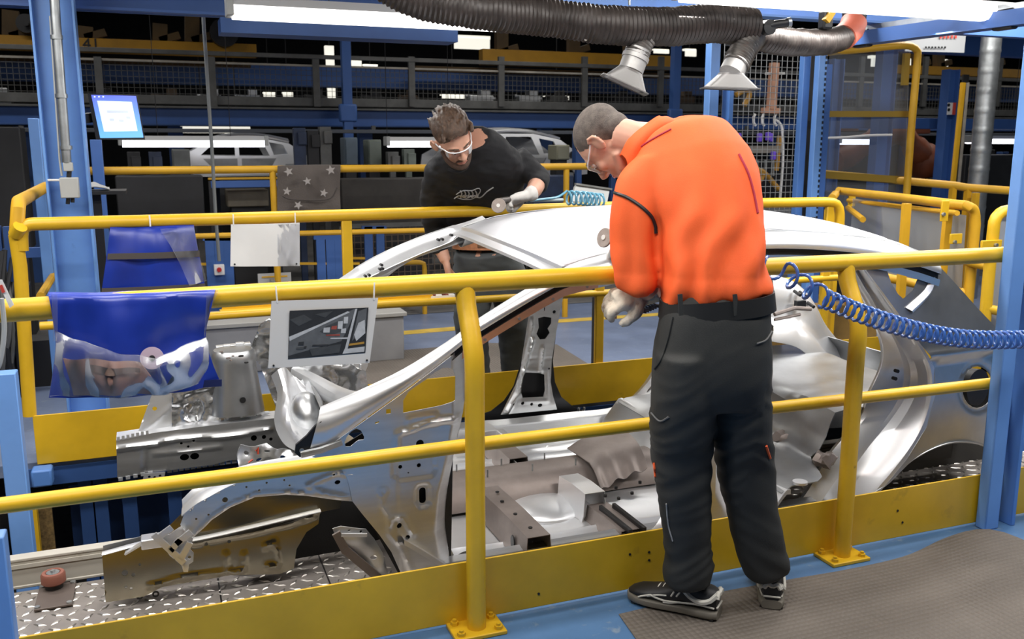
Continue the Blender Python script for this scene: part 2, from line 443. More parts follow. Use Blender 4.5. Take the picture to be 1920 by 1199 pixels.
# return rail going away from the corner
rr = FR
a, b_ = at(34, 392, FY), at(92, 347, 6.6)
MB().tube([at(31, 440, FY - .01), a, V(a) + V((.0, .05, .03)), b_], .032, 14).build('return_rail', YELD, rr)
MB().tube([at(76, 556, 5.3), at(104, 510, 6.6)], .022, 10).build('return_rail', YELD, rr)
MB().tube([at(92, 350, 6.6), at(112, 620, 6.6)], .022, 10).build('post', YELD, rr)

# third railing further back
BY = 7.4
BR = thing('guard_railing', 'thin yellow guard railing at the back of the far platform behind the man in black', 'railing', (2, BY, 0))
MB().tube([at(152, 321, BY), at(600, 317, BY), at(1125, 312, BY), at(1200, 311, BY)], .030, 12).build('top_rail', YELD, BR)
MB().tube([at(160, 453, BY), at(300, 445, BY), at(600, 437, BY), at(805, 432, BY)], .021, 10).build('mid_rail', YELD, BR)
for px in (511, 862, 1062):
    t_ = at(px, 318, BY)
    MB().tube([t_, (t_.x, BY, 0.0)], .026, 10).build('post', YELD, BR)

# ------------------------------------------------------------------ rubber mats and floor marking
MATM = mat('ribbed_rubber_mat', (.135, .115, .097), .7, var=.14, vs=3, bump=.0)
nt = MATM.node_tree; N = nt.nodes; L = nt.links
tc = N.new('ShaderNodeTexCoord'); vo = N.new('ShaderNodeTexVoronoi'); vo.inputs['Scale'].default_value = 48; vo.inputs['Randomness'].default_value = .0
bp = N.new('ShaderNodeBump'); bp.inputs['Strength'].default_value = 1.0; bp.inputs['Distance'].default_value = .010; bp.invert = True
L.new(tc.outputs['Object'], vo.inputs[0]); L.new(vo.outputs['Distance'], bp.inputs['Height']); L.new(bp.outputs[0], N['Principled BSDF'].inputs['Normal'])
edge = [at(1160, 1152, Z=.004), at(1300, 1120, Z=.004), at(1480, 1087, Z=.004), at(1600, 1066, Z=.004), at(1700, 1042, Z=.006), at(1770, 1010, Z=.02), at(1830, 993, Z=.035), at(1880, 998, Z=.035), at(1960, 1030, Z=.02), at(2050, 1060, Z=.005)]
near = [at(1215, 1230, Z=.004), at(1400, 1330, Z=.004), at(1700, 1400, Z=.004), at(2400, 1400, Z=.004)]
mb = MB(); mb.strip([edge, [V(p) * .66 + V(q) * .34 for p, q in zip(cr(edge, 6), cr(near, 6))], near], 40, 10, .004, (0, 0, -1))
for v in mb.b.verts: v.co.z = max(v.co.z, .0015) + (.010 * max(0, noise.noise(v.co * 2.2)) if v.co.x > 2.2 else 0)
tag(mb.build('floor_mat', MATM), 'brown ribbed rubber floor mat under the man in orange with a buckled edge', 'floor mat')
mb = MB(); mb.strip([atl([(640, 735), (900, 735), (1115, 690)], Z=.006), atl([(560, 672), (707, 661), (916, 643), (1044, 646)], Z=.006)], 12, 4, .006, (0, 0, -1), smooth=False)
tag(mb.build('floor_mat', MATM), 'flat brown rubber floor mat behind the far yellow railing', 'floor mat')
mb = MB()
mb.strip([atl([(560, 642), (705, 632), (850, 620), (1050, 605), (1250, 591)], Z=.003), atl([(560, 635), (705, 625), (850, 613), (1050, 599), (1250, 586)], Z=.003)], 12, 1, .002, (0, 0, -1), smooth=False)
mb.build('trim_1', mat('floor_marking', (.62, .42, .06), .5, var=.2, vs=8, dirt=(.2, .22, .25), dv=.62), kind='structure')
# grey plinth behind the far platform
pz = thing('machine_plinth', 'low grey metal plinth behind the blue cloths beyond the platform', 'plinth', (.4, 7.0, 0))
a, b_ = at(330, 755, 5.5), at(505, 600, 5.5)
MB().box((.55, 6.55, .16), (2.1, .5, .32)).build('casing', mat('grey_casing', (.26, .26, .27), .5, var=.1), pz, bevel=.008)
MB().box((.55, 6.55, .335), (2.14, .54, .03)).build('top', mat('grey_top', (.34, .33, .31), .45, var=.1), pz, bevel=.005)

# ------------------------------------------------------------------ blue steel columns
def column(label, px0, py0, px1, py1, Y, w_, m, name='steel_column', wt=None, holes=False, d=.12, z0=None, H=True):
    a, b_ = at(px0, py0, Y), at(px1, py1, Y)
    x = (a.x + b_.x) / 2; z0 = b_.z if z0 is None else z0
    t = thing(name, label, 'column', (x, Y, z0), None)
    h = a.z - z0; zc = (a.z + z0) / 2
    if H:
        MB().box((x - w_ / 2 + .006, Y + d / 2, zc), (.012, d, h)).build('flange', m, t, bevel=.002)
        MB().box((x + w_ / 2 - .006, Y + d / 2, zc), (.012, d, h)).build('flange', m, t, bevel=.002)
        MB().box((x, Y + d * .5, zc), (w_ - .02, .010, h)).build('web', m, t)
    else:
        MB().box((x, Y + d / 2, zc), (w_, d, h)).build('shaft', m, t, bevel=.004)
    return t, x, z0, a.z
LC, lx, lz0, lz1 = column('tall light blue steel column at the left beside the monitor with conduit on it', 101, -140, 135, 620, 5.35, .205, BLUL, d=.16, z0=0)
MB().box((lx, 5.43, .01), (.30, .30, .02)).build('base_plate', BLUL, LC)
cx = lx + .03
cdn = MB().tube([at(96, -120, 5.30), at(104, 30, 5.30), at(125, 305, 5.30)], .024, 12).build('conduit', GALV, LC)
for py, px in ((70, 106), (277, 124), (180, 115)):
    MB().disc(at(px, py, 5.30), .030, (0, 0, 1), .02, 14).build('clip', GALV, cdn)
MB().tube([at(94, 30, 5.33), at(112, 300, 5.33), at(116, 330, 5.33)], .006, 6).build('cable', GREY, LC)
MB().box(at(128, 313, 5.30), (.045, .04, .045)).build('coupling', GREY, LC, bevel=.004)
jb = MB().box(at(131, 352, 5.30), (.088, .07, .105)).build('junction_box', GREY, LC, bevel=.005)
MB().tube([at(130, 317, 5.30), at(129, 335, 5.30)], .012, 8).tube([at(128, 368, 5.30), at(127, 383, 5.30)], .010, 8).tube([at(136, 368, 5.30), at(136, 380, 5.30)], .010, 8).build('cable_gland', BLK, jb)
MB().tube([at(90, 338, 5.33), at(120, 338, 5.30)], .006, 6).build('strap', WHT, LC)
column('slim light blue column standing left of the tall column with the conduit', 68, 222, 96, 640, 6.3, .06, BLUL, H=False, d=.06, z0=0)
column('short pale blue corner post in the pit left of the deck', 12, 702, 41, 1060, 3.75, .075, BLUL, name='corner_post', H=False, d=.075, z0=-1)
column('cropped pale blue post at the bottom left corner of the walkway', -8, 1010, 4, 1230, 2.45, .05, BLUL, name='corner_post', H=False, d=.06, z0=0)
# right foreground column
t = thing('steel_column', 'blue steel column in the right foreground where the near railing ends', 'column', (3.1, 2.6, 0))
bx = at(1848, 985, 2.545); fw = .072
MB().box((bx.x + fw / 2, 2.57, 1.4), (fw, .05, 2.8)).build('shaft', BLUL, t, bevel=.005)
MB().box((bx.x + fw + .035, 2.64, 1.4), (.07, .012, 2.8)).build('web', BLUD, t)  # recess shade put into the web as a darker blue
MB().box((bx.x + fw + .08, 2.60, 1.4), (.022, .11, 2.8)).build('flange', BLU, t, bevel=.003)
MB().box((bx.x + fw + .40, 2.63, .31), (.56, .04, .05)).build('cross_bar', BLU, t)
MB().box((bx.x + .55, YR - .03, .113), (.9, .008, .204)).build('kick_board', YELB, NR)
# pit side structure under the far platform
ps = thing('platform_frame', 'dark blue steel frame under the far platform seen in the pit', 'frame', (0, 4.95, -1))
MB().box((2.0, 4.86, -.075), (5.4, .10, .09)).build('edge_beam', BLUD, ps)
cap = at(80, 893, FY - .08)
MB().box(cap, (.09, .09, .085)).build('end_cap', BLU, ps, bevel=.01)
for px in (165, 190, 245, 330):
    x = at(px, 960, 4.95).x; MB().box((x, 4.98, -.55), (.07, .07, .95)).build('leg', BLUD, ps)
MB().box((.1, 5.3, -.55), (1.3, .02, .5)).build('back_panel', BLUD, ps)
yp = thing('support_post', 'thin yellow support post with brown mesh edge under the corner of the far railing', 'post', (cap.x, 4.72, -1))
MB().box((at(62, 960, 4.72).x, 4.74, -.6), (.032, .05, .85)).build('post', YEL, yp)
MB().box((at(84, 980, 4.80).x, 4.82, -.6), (.07, .02, .8)).build('mesh_edge', mat('brown_mesh', (.17, .11, .04), .8, var=.5, vs=60), yp)
mb = MB().box((.42, 4.6, -.995), (.9, .5, .01)); tag(mb.build('steel_sheet', GAL2), 'grey steel sheet lying on the pit floor', 'sheet')
# ------------------------------------------------------------------ the car body (bare, unpainted)
CAR = thing('car_body', 'bare silver unpainted hatchback body shell without doors between the yellow railings', 'car body', (1.6, 3.7, -.05))
def cp(mb, name, m, parent=None, **k):
    for v in mb.b.verts: v.co.z = max(v.co.z, -.042)
    return mb.build(name, m, parent or CAR, **k)
def tr(px, Y): return [(q.x, q.z) for q in (at(p[0], p[1], Y) for p in px)]
def hole(px, py, r, Y, ry=None, n=12):
    q = at(px, py, Y); return circ(q.x, q.z, r, ry, n)
# --- roof: crowned sheet between the two roof ditches
NEARZ = [(1.40, 1.083), (1.5, 1.108), (1.62, 1.132), (1.9, 1.168), (2.3, 1.190), (2.74, 1.152), (2.95, 1.112), (3.10, 1.068)]
FARZ = [(1.40, 1.128), (1.5, 1.160), (1.62, 1.182), (1.9, 1.205), (2.3, 1.214), (2.74, 1.185), (2.95, 1.162), (3.10, 1.135)]
ipz = lambda T, x: float(np.interp(x, [a for a, _ in T], [b for _, b in T]))
def roof_pt(x, v):          # v 0 near ditch .. 1 far ditch
    y = 3.085 + v * 1.205
    z = ipz(NEARZ, x) * (1 - v) + ipz(FARZ, x) * v
    cw = .030 + .016 * min(1, max(0, (x - 1.4) / .5))
    return V((x - .05 * (1 - (2 * v - 1) ** 2) * max(0, 1 - (x - 1.4) / .4), y, z + cw * (1 - abs(2 * v - 1) ** 2.4)))
mb = MB()
xs = [1.40 + 1.70 * i / 60 for i in range(61)]; vs = [i / 28 for i in range(29)]
rows = [[roof_pt(x, v) - V((0, 0, .006 * (1 if .12 < v < .15 or .85 < v < .88 else 0))) for v in vs] for x in xs]
for i in range(2, 59):
    for j in range(1, 28):
        pass
g = mb.grid(rows); g2 = mb.grid([[p - V((0, 0, .012)) for p in r] for r in rows])
for i in range(60):
    for j in (0, 28): mb.f((g[i][j], g[i + 1][j], g2[i + 1][j], g2[i][j]))
for j in range(28):
    for i in (0, 60): mb.f((g[i][j], g[i][j + 1], g2[i][j + 1], g2[i][j]))
roof = cp(mb, 'roof_panel', STLR)
q = roof_pt(2.96, .45); mb = MB().disc(q + V((0, 0, .001)), .014, (0, 0, 1), .004, 14); cp(mb, 'antenna_hole', BLK, roof)
q = roof_pt(2.86, .45); mb = MB().disc(q + V((0, 0, .001)), .006, (0, 0, 1), .004, 10); cp(mb, 'fixing_hole', BLK, roof)
# windscreen header: turned-down flange with a step
hd = [roof_pt(1.40, v) for v in vs[::4]]
st = V((-.028, 0, -.012))
mb = MB().strip([[p + V((.004, 0, .003)) for p in hd], [p + V((-.010, 0, .000)) for p in hd], [p + V((-.014, 0, -.014)) for p in hd], [p + V((-.050, 0, -.028)) for p in hd], [p + V((-.052, 0, -.040)) for p in hd]], 30, 1, .004, (0, 0, -1))
cp(mb, 'windscreen_header', STLW)
mb = MB().strip([[p + V((.0, 0, -.018)) for p in hd], [p + V((.01, 0, -.06)) for p in hd], [p + V((.10, 0, -.055)) for p in hd], [p + V((.12, 0, -.016)) for p in hd]], 20, 1, .003, (0, 0, -1))
cp(mb, 'header_rail', STLD)
for x in (2.05, 2.75):
    mb = MB().strip([[roof_pt(x - .05, v) - V((0, 0, .03)) for v in vs[::4]], [roof_pt(x - .02, v) - V((0, 0, .05)) for v in vs[::4]], [roof_pt(x + .02, v) - V((0, 0, .05)) for v in vs[::4]], [roof_pt(x + .05, v) - V((0, 0, .03)) for v in vs[::4]]], 16, 1, .003, (0, 0, -1))
    cp(mb, 'roof_bow', STLD)
# --- near A pillar and cantrail: one smooth outer band, then gutter and flange
up = [at(601, 763, 2.955), at(676, 731, 2.96), at(758, 691, 2.97), at(848, 634, 2.98), at(888, 603, 2.99), at(987, 541, 3.02), at(1064, 499, 3.075), V((1.55, 3.085, 1.118)), V((1.9, 3.082, 1.162)), V((2.3, 3.08, 1.184)), V((2.74, 3.08, 1.146)), V((2.95, 3.078, 1.106)), V((3.1, 3.07, 1.06))]
lo = [at(580, 847, 2.915), at(611, 840, 2.915), at(690, 782, 2.915), at(770, 724, 2.915), at(859, 654, 2.92), at(890, 629, 2.925), at(1037, 541, 2.94), at(1093, 520, 2.95), V((1.75, 2.965, 1.10)), V((2.2, 2.97, 1.128)), V((2.66, 2.965, 1.092)), V((2.95, 2.96, 1.03)), V((3.1, 2.955, .985))]
U, L_ = cr(up, 60), cr(lo, 60)
def mid(t, bulge):
    return [a.lerp(b, t) + V((0, -bulge, bulge * .55)) for a, b in zip(U, L_)]
mb = MB().strip([U, mid(.12, .014), mid(.35, .026), mid(.6, .028), mid(.85, .016), L_], 64, 3, .003, (0, 1, -.3))
ap = cp(mb, 'a_pillar', STLW)
# roof ditch
mb = MB().strip([[roof_pt(x, 0) + V((0, .004, .004)) for x in xs[::4]], [roof_pt(x, 0) + V((0, -.002, -.012)) for x in xs[::4]], [roof_pt(x, 0) + V((0, -.010, .0)) for x in xs[::4]]], 40, 1, .002, (0, 0, -1)); cp(mb, 'roof_ditch', STLD)
# gutter (dark seal channel) and flange following the front door opening
fl = [at(850, 676, 2.94), at(872, 655, 2.94), at(890, 640, 2.945), at(1037, 552, 2.955), at(1093, 528, 2.965), V((1.75, 2.985, 1.075)), V((2.2, 2.99, 1.10)), V((2.66, 2.985, 1.065)), V((2.9, 2.98, 1.01))]
g0 = [p for p in cr(lo, 60)[12:]]
gut = lambda d: [p + V((0, d[0], d[1])) for p in g0]
mb = MB().strip([gut((0, 0)), gut((.016, -.004)), gut((.016, -.024)), gut((.004, -.026))], 54, 1, .002, (0, 1, 0)); cp(mb, 'gutter', BLK)
PEACH = mat('heat_tinted_steel', (.80, .42, .27), .36, .75, var=.1, vs=6)
g1 = [p + V((0, .003, -.025)) for p in g0]; g2_ = [p + V((0, .008, -.054)) for p in g0]
mb = MB().strip([g1[1:14], g2_[1:14]], 30, 1, .003, (0, 1, 0)); ff = cp(mb, 'door_flange', PEACH)
mb = MB().strip([g1[13:], g2_[13:]], 30, 1, .003, (0, 1, 0)); cp(mb, 'door_flange', STL)
for k in (3, 6, 9, 12):
    MB().disc(g1[k].lerp(g2_[k], .5) + V((0, -.003, 0)), .005, (0, 1, 0), .004, 10).build('weld_hole', HOT, ff)
# --- hinge pillar panel with pressed relief
HY = 2.925
out = tr([(611, 841), (690, 785), (770, 727), (857, 660), (872, 652), (884, 650), (893, 660), (891, 690), (886, 720), (872, 800), (858, 850), (850, 900), (843, 950), (841, 985), (846, 1025), (858, 1050), (872, 1075), (880, 1130), (775, 1150), (752, 1076), (734, 1036), (711, 1003), (678, 963), (661, 941), (652, 900), (640, 880), (610, 862), (585, 858)], HY)
tri = tr([(756, 775), (756, 752), (766, 735), (784, 722), (799, 712), (816, 698), (830, 690), (842, 690), (850, 694), (856, 709), (855, 752), (827, 761)], HY)
holes = [tri, tr([(724, 768), (733, 767), (733, 776), (724, 777)], HY), tr([(703, 793), (711, 790), (711, 793), (703, 796)], HY),
         tr([(648, 838), (646, 830), (650, 820), (658, 810), (668, 804), (677, 808), (683, 820), (682, 825), (672, 826), (664, 832), (657, 838)], HY),
         hole(788, 833, .014, HY), rrect(*tr([(794, 932)], HY)[0], .024, .058, .0115), hole(752, 878, .007, HY), hole(787, 875, .0075, HY), hole(767, 889, .003, HY, n=6),
         hole(633, 905, .010, HY, .0075), hole(749, 987, .0095, HY), hole(765, 1009, .0085, HY)]
def P2(px, py): return tr([(px, py)], HY)[0]
ridge = [P2(*q) for q in ((745, 838), (746, 815), (772, 806), (805, 792), (862, 786))]
box1 = [P2(*q) for q in ((735, 880), (738, 866), (770, 858), (815, 855), (818, 880), (812, 896), (750, 902), (737, 892))]
rim1 = rrect(*P2(794, 932), .050, .086, .024)
rail_l = [P2(*q) for q in ((716, 930), (716, 950), (728, 968), (730, 1000), (752, 1025), (772, 1070))]
brk = [P2(*q) for q in ((730, 985), (733, 972), (756, 970), (776, 1005))]
tub = [P2(*q) for q in ((575, 912), (590, 905), (610, 893), (640, 886))]; tub2 = [P2(*q) for q in ((575, 912), (600, 920), (650, 932))]
fr1 = [P2(*q) for q in ((766, 800), (766, 786), (818, 777), (820, 790))]
edge_ = [P2(*q) for q in ((826, 1070), (816, 1000), (822, 930), (836, 870), (850, 790))]
def dseg(p, a, b):
    ax, ay = a; bx_, by = b; dx, dy = bx_ - ax, by - ay; L2 = dx * dx + dy * dy
    t = max(0, min(1, ((p[0] - ax) * dx + (p[1] - ay) * dy) / L2)) if L2 else 0
    return sqrt((p[0] - ax - t * dx) ** 2 + (p[1] - ay - t * dy) ** 2)
def dpoly(p, L, closed=False):
    return min(dseg(p, a, b) for a, b in zip(L, L[1:] + (L[:1] if closed else [])) if a != b)
ring1 = circ(*P2(718, 923), .012, n=10)
def relief(x, z):
    p = (x, z); y = HY + .03 * max(0, (x - .45)) * 0
    y += .010 * math.exp(-(dpoly(p, ridge) / .010) ** 2) * -1
    if inside(p, box1): y += .007
    d = dpoly(p, rim1, True)
    if inside(p, rim1): y += .009
    for L in (rail_l, brk, tub, tub2, fr1): y -= .006 * math.exp(-(dpoly(p, L) / .007) ** 2)
    y -= .004 * math.exp(-(dpoly(p, ring1, True) / .005) ** 2)
    ex = np.interp(z, [q[1] for q in edge_], [q[0] for q in edge_])
    if x > ex: y += min(.05, (x - ex) * .9)
    if z < ridge[1][1] - (x - ridge[1][0]) * -.12 - .0 and x > ridge[0][0]: y += .004
    return V((x, y, z))
mb = MB().plate(out, holes, relief, (0, .003, 0), .0095); hp = cp(mb, 'hinge_pillar', STL, smooth=50)
HPB = (HY + .05)
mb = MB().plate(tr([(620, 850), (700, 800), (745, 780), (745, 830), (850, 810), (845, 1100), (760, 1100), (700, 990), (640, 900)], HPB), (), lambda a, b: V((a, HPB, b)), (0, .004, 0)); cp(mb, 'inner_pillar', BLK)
mb = MB().tube([at(564, 853, 2.90), at(600, 845, 2.90), at(640, 830, 2.91)], .012, 8); cp(mb, 'hinge_rail', STLD)
# black plastic foot of the pillar
mb = MB().plate(tr([(553, 850), (555, 835), (575, 818), (590, 800), (603, 790), (596, 815), (582, 845), (576, 855), (562, 858)], 2.91), (), lambda a, b: V((a, 2.91, b)), (0, .012, 0)); ft_ = cp(mb, 'foot_bracket', BLK)
MB().disc(at(566, 846, 2.905), .008, (0, 1, 0), .012, 10).build('bolt', GALV, ft_)
# --- near fender apron rail (arched) with top face and end bracket
AY = 2.93
arch = tr([(345, 966), (366, 948), (389, 935), (420, 918), (449, 906), (500, 893), (560, 880), (640, 862), (662, 880), (668, 935), (661, 941), (640, 939), (620, 937), (581, 931), (535, 928), (478, 933), (432, 952), (398, 975), (382, 991), (363, 1008), (352, 1004), (338, 985)], AY)
ah = [hole(422, 938, .009, AY), hole(462, 914, .004, AY, n=6), hole(500, 906, .004, AY, n=6), hole(533, 901, .004, AY, n=6), hole(543, 911, .004, AY, n=6), hole(486, 920, .004, AY, n=6), hole(391, 966, .004, AY, n=6), hole(368, 974, .004, AY, n=6), hole(633, 905, .010, AY, .0075), hole(626, 890, .004, AY, n=6)]
seam1 = [P2(449, 905), P2(452, 930)]; emb = [(q[0], q[1]) for q in tr([(662, 890), (630, 888), (600, 900), (575, 912), (600, 922), (650, 932)], AY)]
lip = tr([(363, 1004), (382, 986), (398, 970), (432, 947), (478, 928), (535, 923), (581, 926), (640, 934)], AY)
def arel(x, z):
    p = (x, z); y = AY - .006 * math.exp(-(dpoly(p, emb) / .006) ** 2) - .006 * math.exp(-(dpoly(p, lip) / .004) ** 2)
    return V((x, y, z))
mb = MB().plate(arch, ah, arel, (0, .003, 0), .010); ar = cp(mb, 'fender_apron_rail', STL, smooth=50)
top1 = [at(*q, AY) for q in ((340, 968), (366, 947), (389, 934), (420, 917), (449, 905), (500, 892), (560, 879), (640, 861))]
top2 = [at(342, 950, 3.03), at(368, 925, 3.03), at(400, 908, 3.03), at(449, 888, 3.03), at(500, 876, 3.03), at(560, 866, 3.03), at(640, 848, 3.03)]
top3 = [p + V((0, .03, .012)) for p in top2]
mb = MB().strip([top1, [p.lerp(q, .5) + V((0, 0, .006)) for p, q in zip(cr(top1, 8), cr(top2, 8))], top2, top3], 26, 2, .003, (0, 0, -1)); cp(mb, 'apron_top_face', STLW)
mb = MB().tube([at(350, 952, 2.98), at(400, 925, 2.98), at(450, 903, 2.98)], .006, 8).tube([at(352, 962, 2.95), at(385, 938, 2.95), at(398, 933, 2.95)], .010, 8); cp(mb, 'apron_bead', STLW)
bk = tr([(285, 1002), (300, 1004), (318, 1001), (340, 982), (348, 990), (345, 1000), (362, 1008), (357, 1030), (363, 1036), (362, 1050), (354, 1055), (352, 1068), (344, 1068), (340, 1057), (318, 1040), (303, 1020)], AY - .005)
mb = MB().plate(bk, [hole(313, 1024, .006, AY), hole(355, 1042, .005, AY), hole(328, 1045, .005, AY)], lambda x, z: V((x, AY - .02 + .05 * noise.noise(V((x * 9, z * 9, 1))) , z)), (0, .004, 0), .012); eb = cp(mb, 'end_bracket', STLW, smooth=60)
for a, b_ in (((300, 1006), (322, 990)), ((318, 1034), (338, 1012)), ((338, 1050), (356, 1018)), ((288, 1003), (345, 1056)), ((330, 1020), (358, 998))):
    MB().beam(at(*a, AY - .03), at(*b_, AY - .03), .02, .008, (0, 1, 0)).build('rib', STLW, eb)
# --- near chassis leg (box section)
NY = 3.24
leg = tr([(191, 1042), (240, 1030), (281, 1019), (363, 1019), (470, 1000), (545, 983), (585, 968), (602, 962), (598, 985), (575, 1000), (556, 1030), (550, 1064), (524, 1074), (432, 1077), (304, 1099), (270, 1116), (199, 1127), (198, 1122)], NY)
lh = [hole(234, 1075, .010, NY), hole(250, 1078, .006, NY), hole(262, 1060, .004, NY), hole(236, 1100, .005, NY, n=6), hole(246, 1102, .005, NY, n=6), hole(387, 1023, .006, NY), hole(430, 1018, .006, NY)]
rd = tr([(363, 1019), (470, 1000), (545, 983), (588, 970), (604, 960)], NY); sw = tr([(281, 1098), (350, 1080), (425, 1072)], NY)
pk1 = tr([(424, 1040), (424, 1068), (440, 1074), (456, 1066), (458, 1040)], NY); pk2 = tr([(497, 1026), (515, 1018), (520, 1035), (520, 1058), (500, 1060)], NY)
def lrel(x, z):
    p = (x, z)
    return V((x, NY + .15 * (z - .07) - .012 * math.exp(-(dpoly(p, rd) / .008) ** 2) - .006 * math.exp(-(dpoly(p, sw) / .006) ** 2) - .008 * math.exp(-(dpoly(p, pk1) / .006) ** 2) - .008 * math.exp(-(dpoly(p, pk2) / .006) ** 2), z))
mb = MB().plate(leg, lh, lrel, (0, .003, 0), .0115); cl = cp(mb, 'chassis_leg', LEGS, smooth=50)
a = [at(191, 1042, NY), at(281, 1019, NY), at(363, 1015, NY), at(602, 960, NY)]
mb = MB().strip([a, [p + V((0, .01, .004)) for p in a], [p + V((0, .028, .002)) for p in a], [p + V((0, .034, -.02)) for p in a]], 20, 1, .003, (0, 0, -1)); cp(mb, 'leg_top', STLW, cl)
mb = MB().plate(leg, (), lambda x, z: V((x, NY + .08, z)), (0, .003, 0)); cp(mb, 'leg_inner_wall', STLD, cl)
mb = MB()
for px, py in ((262, 1118), (292, 1114)): mb.plate(circ(*tr([(px, py)], NY)[0], .012, n=12), [circ(*tr([(px, py)], NY)[0], .006, n=10)], lambda x, z: V((x, NY - .004, z)), (0, .004, 0))
cp(mb, 'tow_lug', BLK, cl, kind='stuff')
b1 = at(285, 1015, NY - .02)
mb = MB().box(b1 + V((.0, 0, .0)), (.07, .06, .035)); cp(mb, 'mount_block', STLW, cl, bevel=.004)
mb = MB().beam(at(235, 1038, NY - .01), at(285, 1008, NY - .02), .03, .006, (0, 0, 1)); cp(mb, 'brace', STLW, cl)
# added black sheet for the pit's darkness behind the leg, wheel arch inner panel
mb = MB().plate(tr([(430, 1070), (545, 985), (600, 962), (660, 940), (700, 985), (745, 1080), (640, 1090)], 3.36), (), lambda x, z: V((x, 3.36 + .3 * max(0, x - .5), z)), (0, .004, 0)); cp(mb, 'pit_shade_sheet', BLKM)
inn = tr([(300, 1010), (345, 970), (398, 930), (480, 905), (600, 900), (650, 930), (640, 960), (600, 968), (545, 985), (363, 1022)], 3.26)
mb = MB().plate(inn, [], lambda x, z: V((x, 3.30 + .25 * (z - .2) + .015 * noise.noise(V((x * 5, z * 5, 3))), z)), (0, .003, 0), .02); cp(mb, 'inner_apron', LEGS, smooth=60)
# strut bracket in the arch
lp = tr([(624, 993), (640, 989), (687, 994), (703, 1013), (717, 1036), (727, 1080), (708, 1086), (649, 1042), (638, 1030)], 3.12)
mb = MB().plate(lp, [hole(634, 1002, .005, 3.12, n=8), hole(655, 996, .006, 3.12, .003, n=8), hole(677, 998, .005, 3.12, n=8), hole(700, 1045, .012, 3.12, .008)], lambda x, z: V((x, 3.12 + .03 * noise.noise(V((x * 8, z * 8, 5))), z)), (0, .004, 0), .012); lb = cp(mb, 'strut_bracket', STLW, smooth=60)
MB().beam(at(630, 1000, 3.10), at(648, 1034, 3.10), .03, .010, (0, 1, 0)).beam(at(645, 1030, 3.10), at(712, 1086, 3.10), .03, .012, (0, 1, 0)).build('arm', HOT, lb)
MB().beam(at(640, 1004, 3.09), at(688, 1004, 3.09), .012, .008, (0, 1, 0)).build('edge_flange', STLW, lb)
# --- far front corner
FYL = 4.26
fo = tr([(218, 826), (290, 812), (405, 797), (500, 787), (560, 780), (560, 850), (470, 862), (430, 864), (400, 872), (305, 884), (220, 897)], FYL)
fh = [circ(*tr([(346, 858)], FYL)[0], .020, .016), circ(*tr([(365, 856)], FYL)[0], .020, .016), hole(340, 832, .006, FYL, n=8), hole(363, 827, .006, FYL, n=8), hole(353, 838, .006, FYL, n=8), hole(495, 820, .010, FYL), hole(508, 824, .008, FYL), hole(476, 822, .014, FYL)]
r1 = tr([(218, 842), (290, 832), (330, 822), (420, 818), (505, 806)], FYL); r2 = tr([(290, 851), (350, 846), (412, 838)], FYL); r3 = tr([(270, 842), (270, 876)], FYL); r4 = tr([(312, 810), (314, 884)], FYL)
def frel(x, z):
    p = (x, z); y = FYL
    y -= .012 * math.exp(-(dpoly(p, r1) / .010) ** 2) + .006 * math.exp(-(dpoly(p, r2) / .006) ** 2) + .008 * math.exp(-(dpoly(p, r3) / .008) ** 2) + .004 * math.exp(-(dpoly(p, r4) / .004) ** 2)
    return V((x, y, z))
mb = MB().plate(fo, fh, frel, (0, .003, 0), .012); fl_ = cp(mb, 'chassis_leg', STL, smooth=50)
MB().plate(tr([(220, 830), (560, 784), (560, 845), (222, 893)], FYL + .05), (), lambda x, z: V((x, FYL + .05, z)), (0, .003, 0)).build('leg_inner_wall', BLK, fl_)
a = [at(218, 826, FYL), at(405, 797, FYL), at(560, 780, FYL)]
MB().strip([a, [p + V((0, .09, .01)) for p in a]], 8, 1, .003, (0, 0, -1)).build('leg_top', STLW, fl_)
mb = MB()
for k in range(7): mb.box(at(222 + k * 9, 823 - k * 2, FYL + .0), (.012, .01, .018))
for k in range(5): mb.box(at(226 + k * 14, 899 - k * 3, FYL), (.018, .008, .014))
for k in range(12): mb.box(at(318 + k * 11, 884 - k * 1.6, FYL + .02), (.020, .008, .012))
mb.build('flange_tabs', STLW, fl_, kind='stuff')
MB().plate(tr([(270, 889), (310, 885), (308, 897), (268, 900)], FYL - .01), [hole(280, 893, .006, FYL, n=8), hole(290, 894, .006, FYL, n=8), hole(300, 891, .006, FYL, n=8)], lambda x, z: V((x, FYL - .012, z)), (0, .003, 0)).build('bracket', STLW, fl_)
# headlamp panel and inner fender, crinkled pressings
FW_ = 4.30
hl = tr([(258, 815), (285, 742), (322, 738), (322, 812)], FW_)
mb = MB().plate(hl, [hole(290, 769, .010, FW_)], lambda x, z: V((x, FW_ + .02 - .008 * math.exp(-(dpoly((x, z), tr([(265, 815), (320, 765)], FW_)) / .008) ** 2), z)), (0, .003, 0), .014); cp(mb, 'headlamp_panel', STLW, smooth=50)
cav = tr([(345, 766), (375, 752), (380, 778), (370, 790), (348, 786)], FW_)
ifn = tr([(322, 738), (345, 728), (412, 724), (432, 745), (470, 775), (505, 772), (505, 800), (322, 815)], FW_)
def crink(x, z):
    n_ = noise.noise(V((x * 22, z * 22, 2.0))) * .014 + noise.noise(V((x * 45, z * 45, 8.0))) * .006
    return V((x, FW_ + .01 + n_ + (.045 if inside((x, z), cav) else 0), z))
mb = MB().plate(ifn, [], crink, (0, .003, 0), .010); cp(mb, 'inner_fender', STLB, smooth=80)
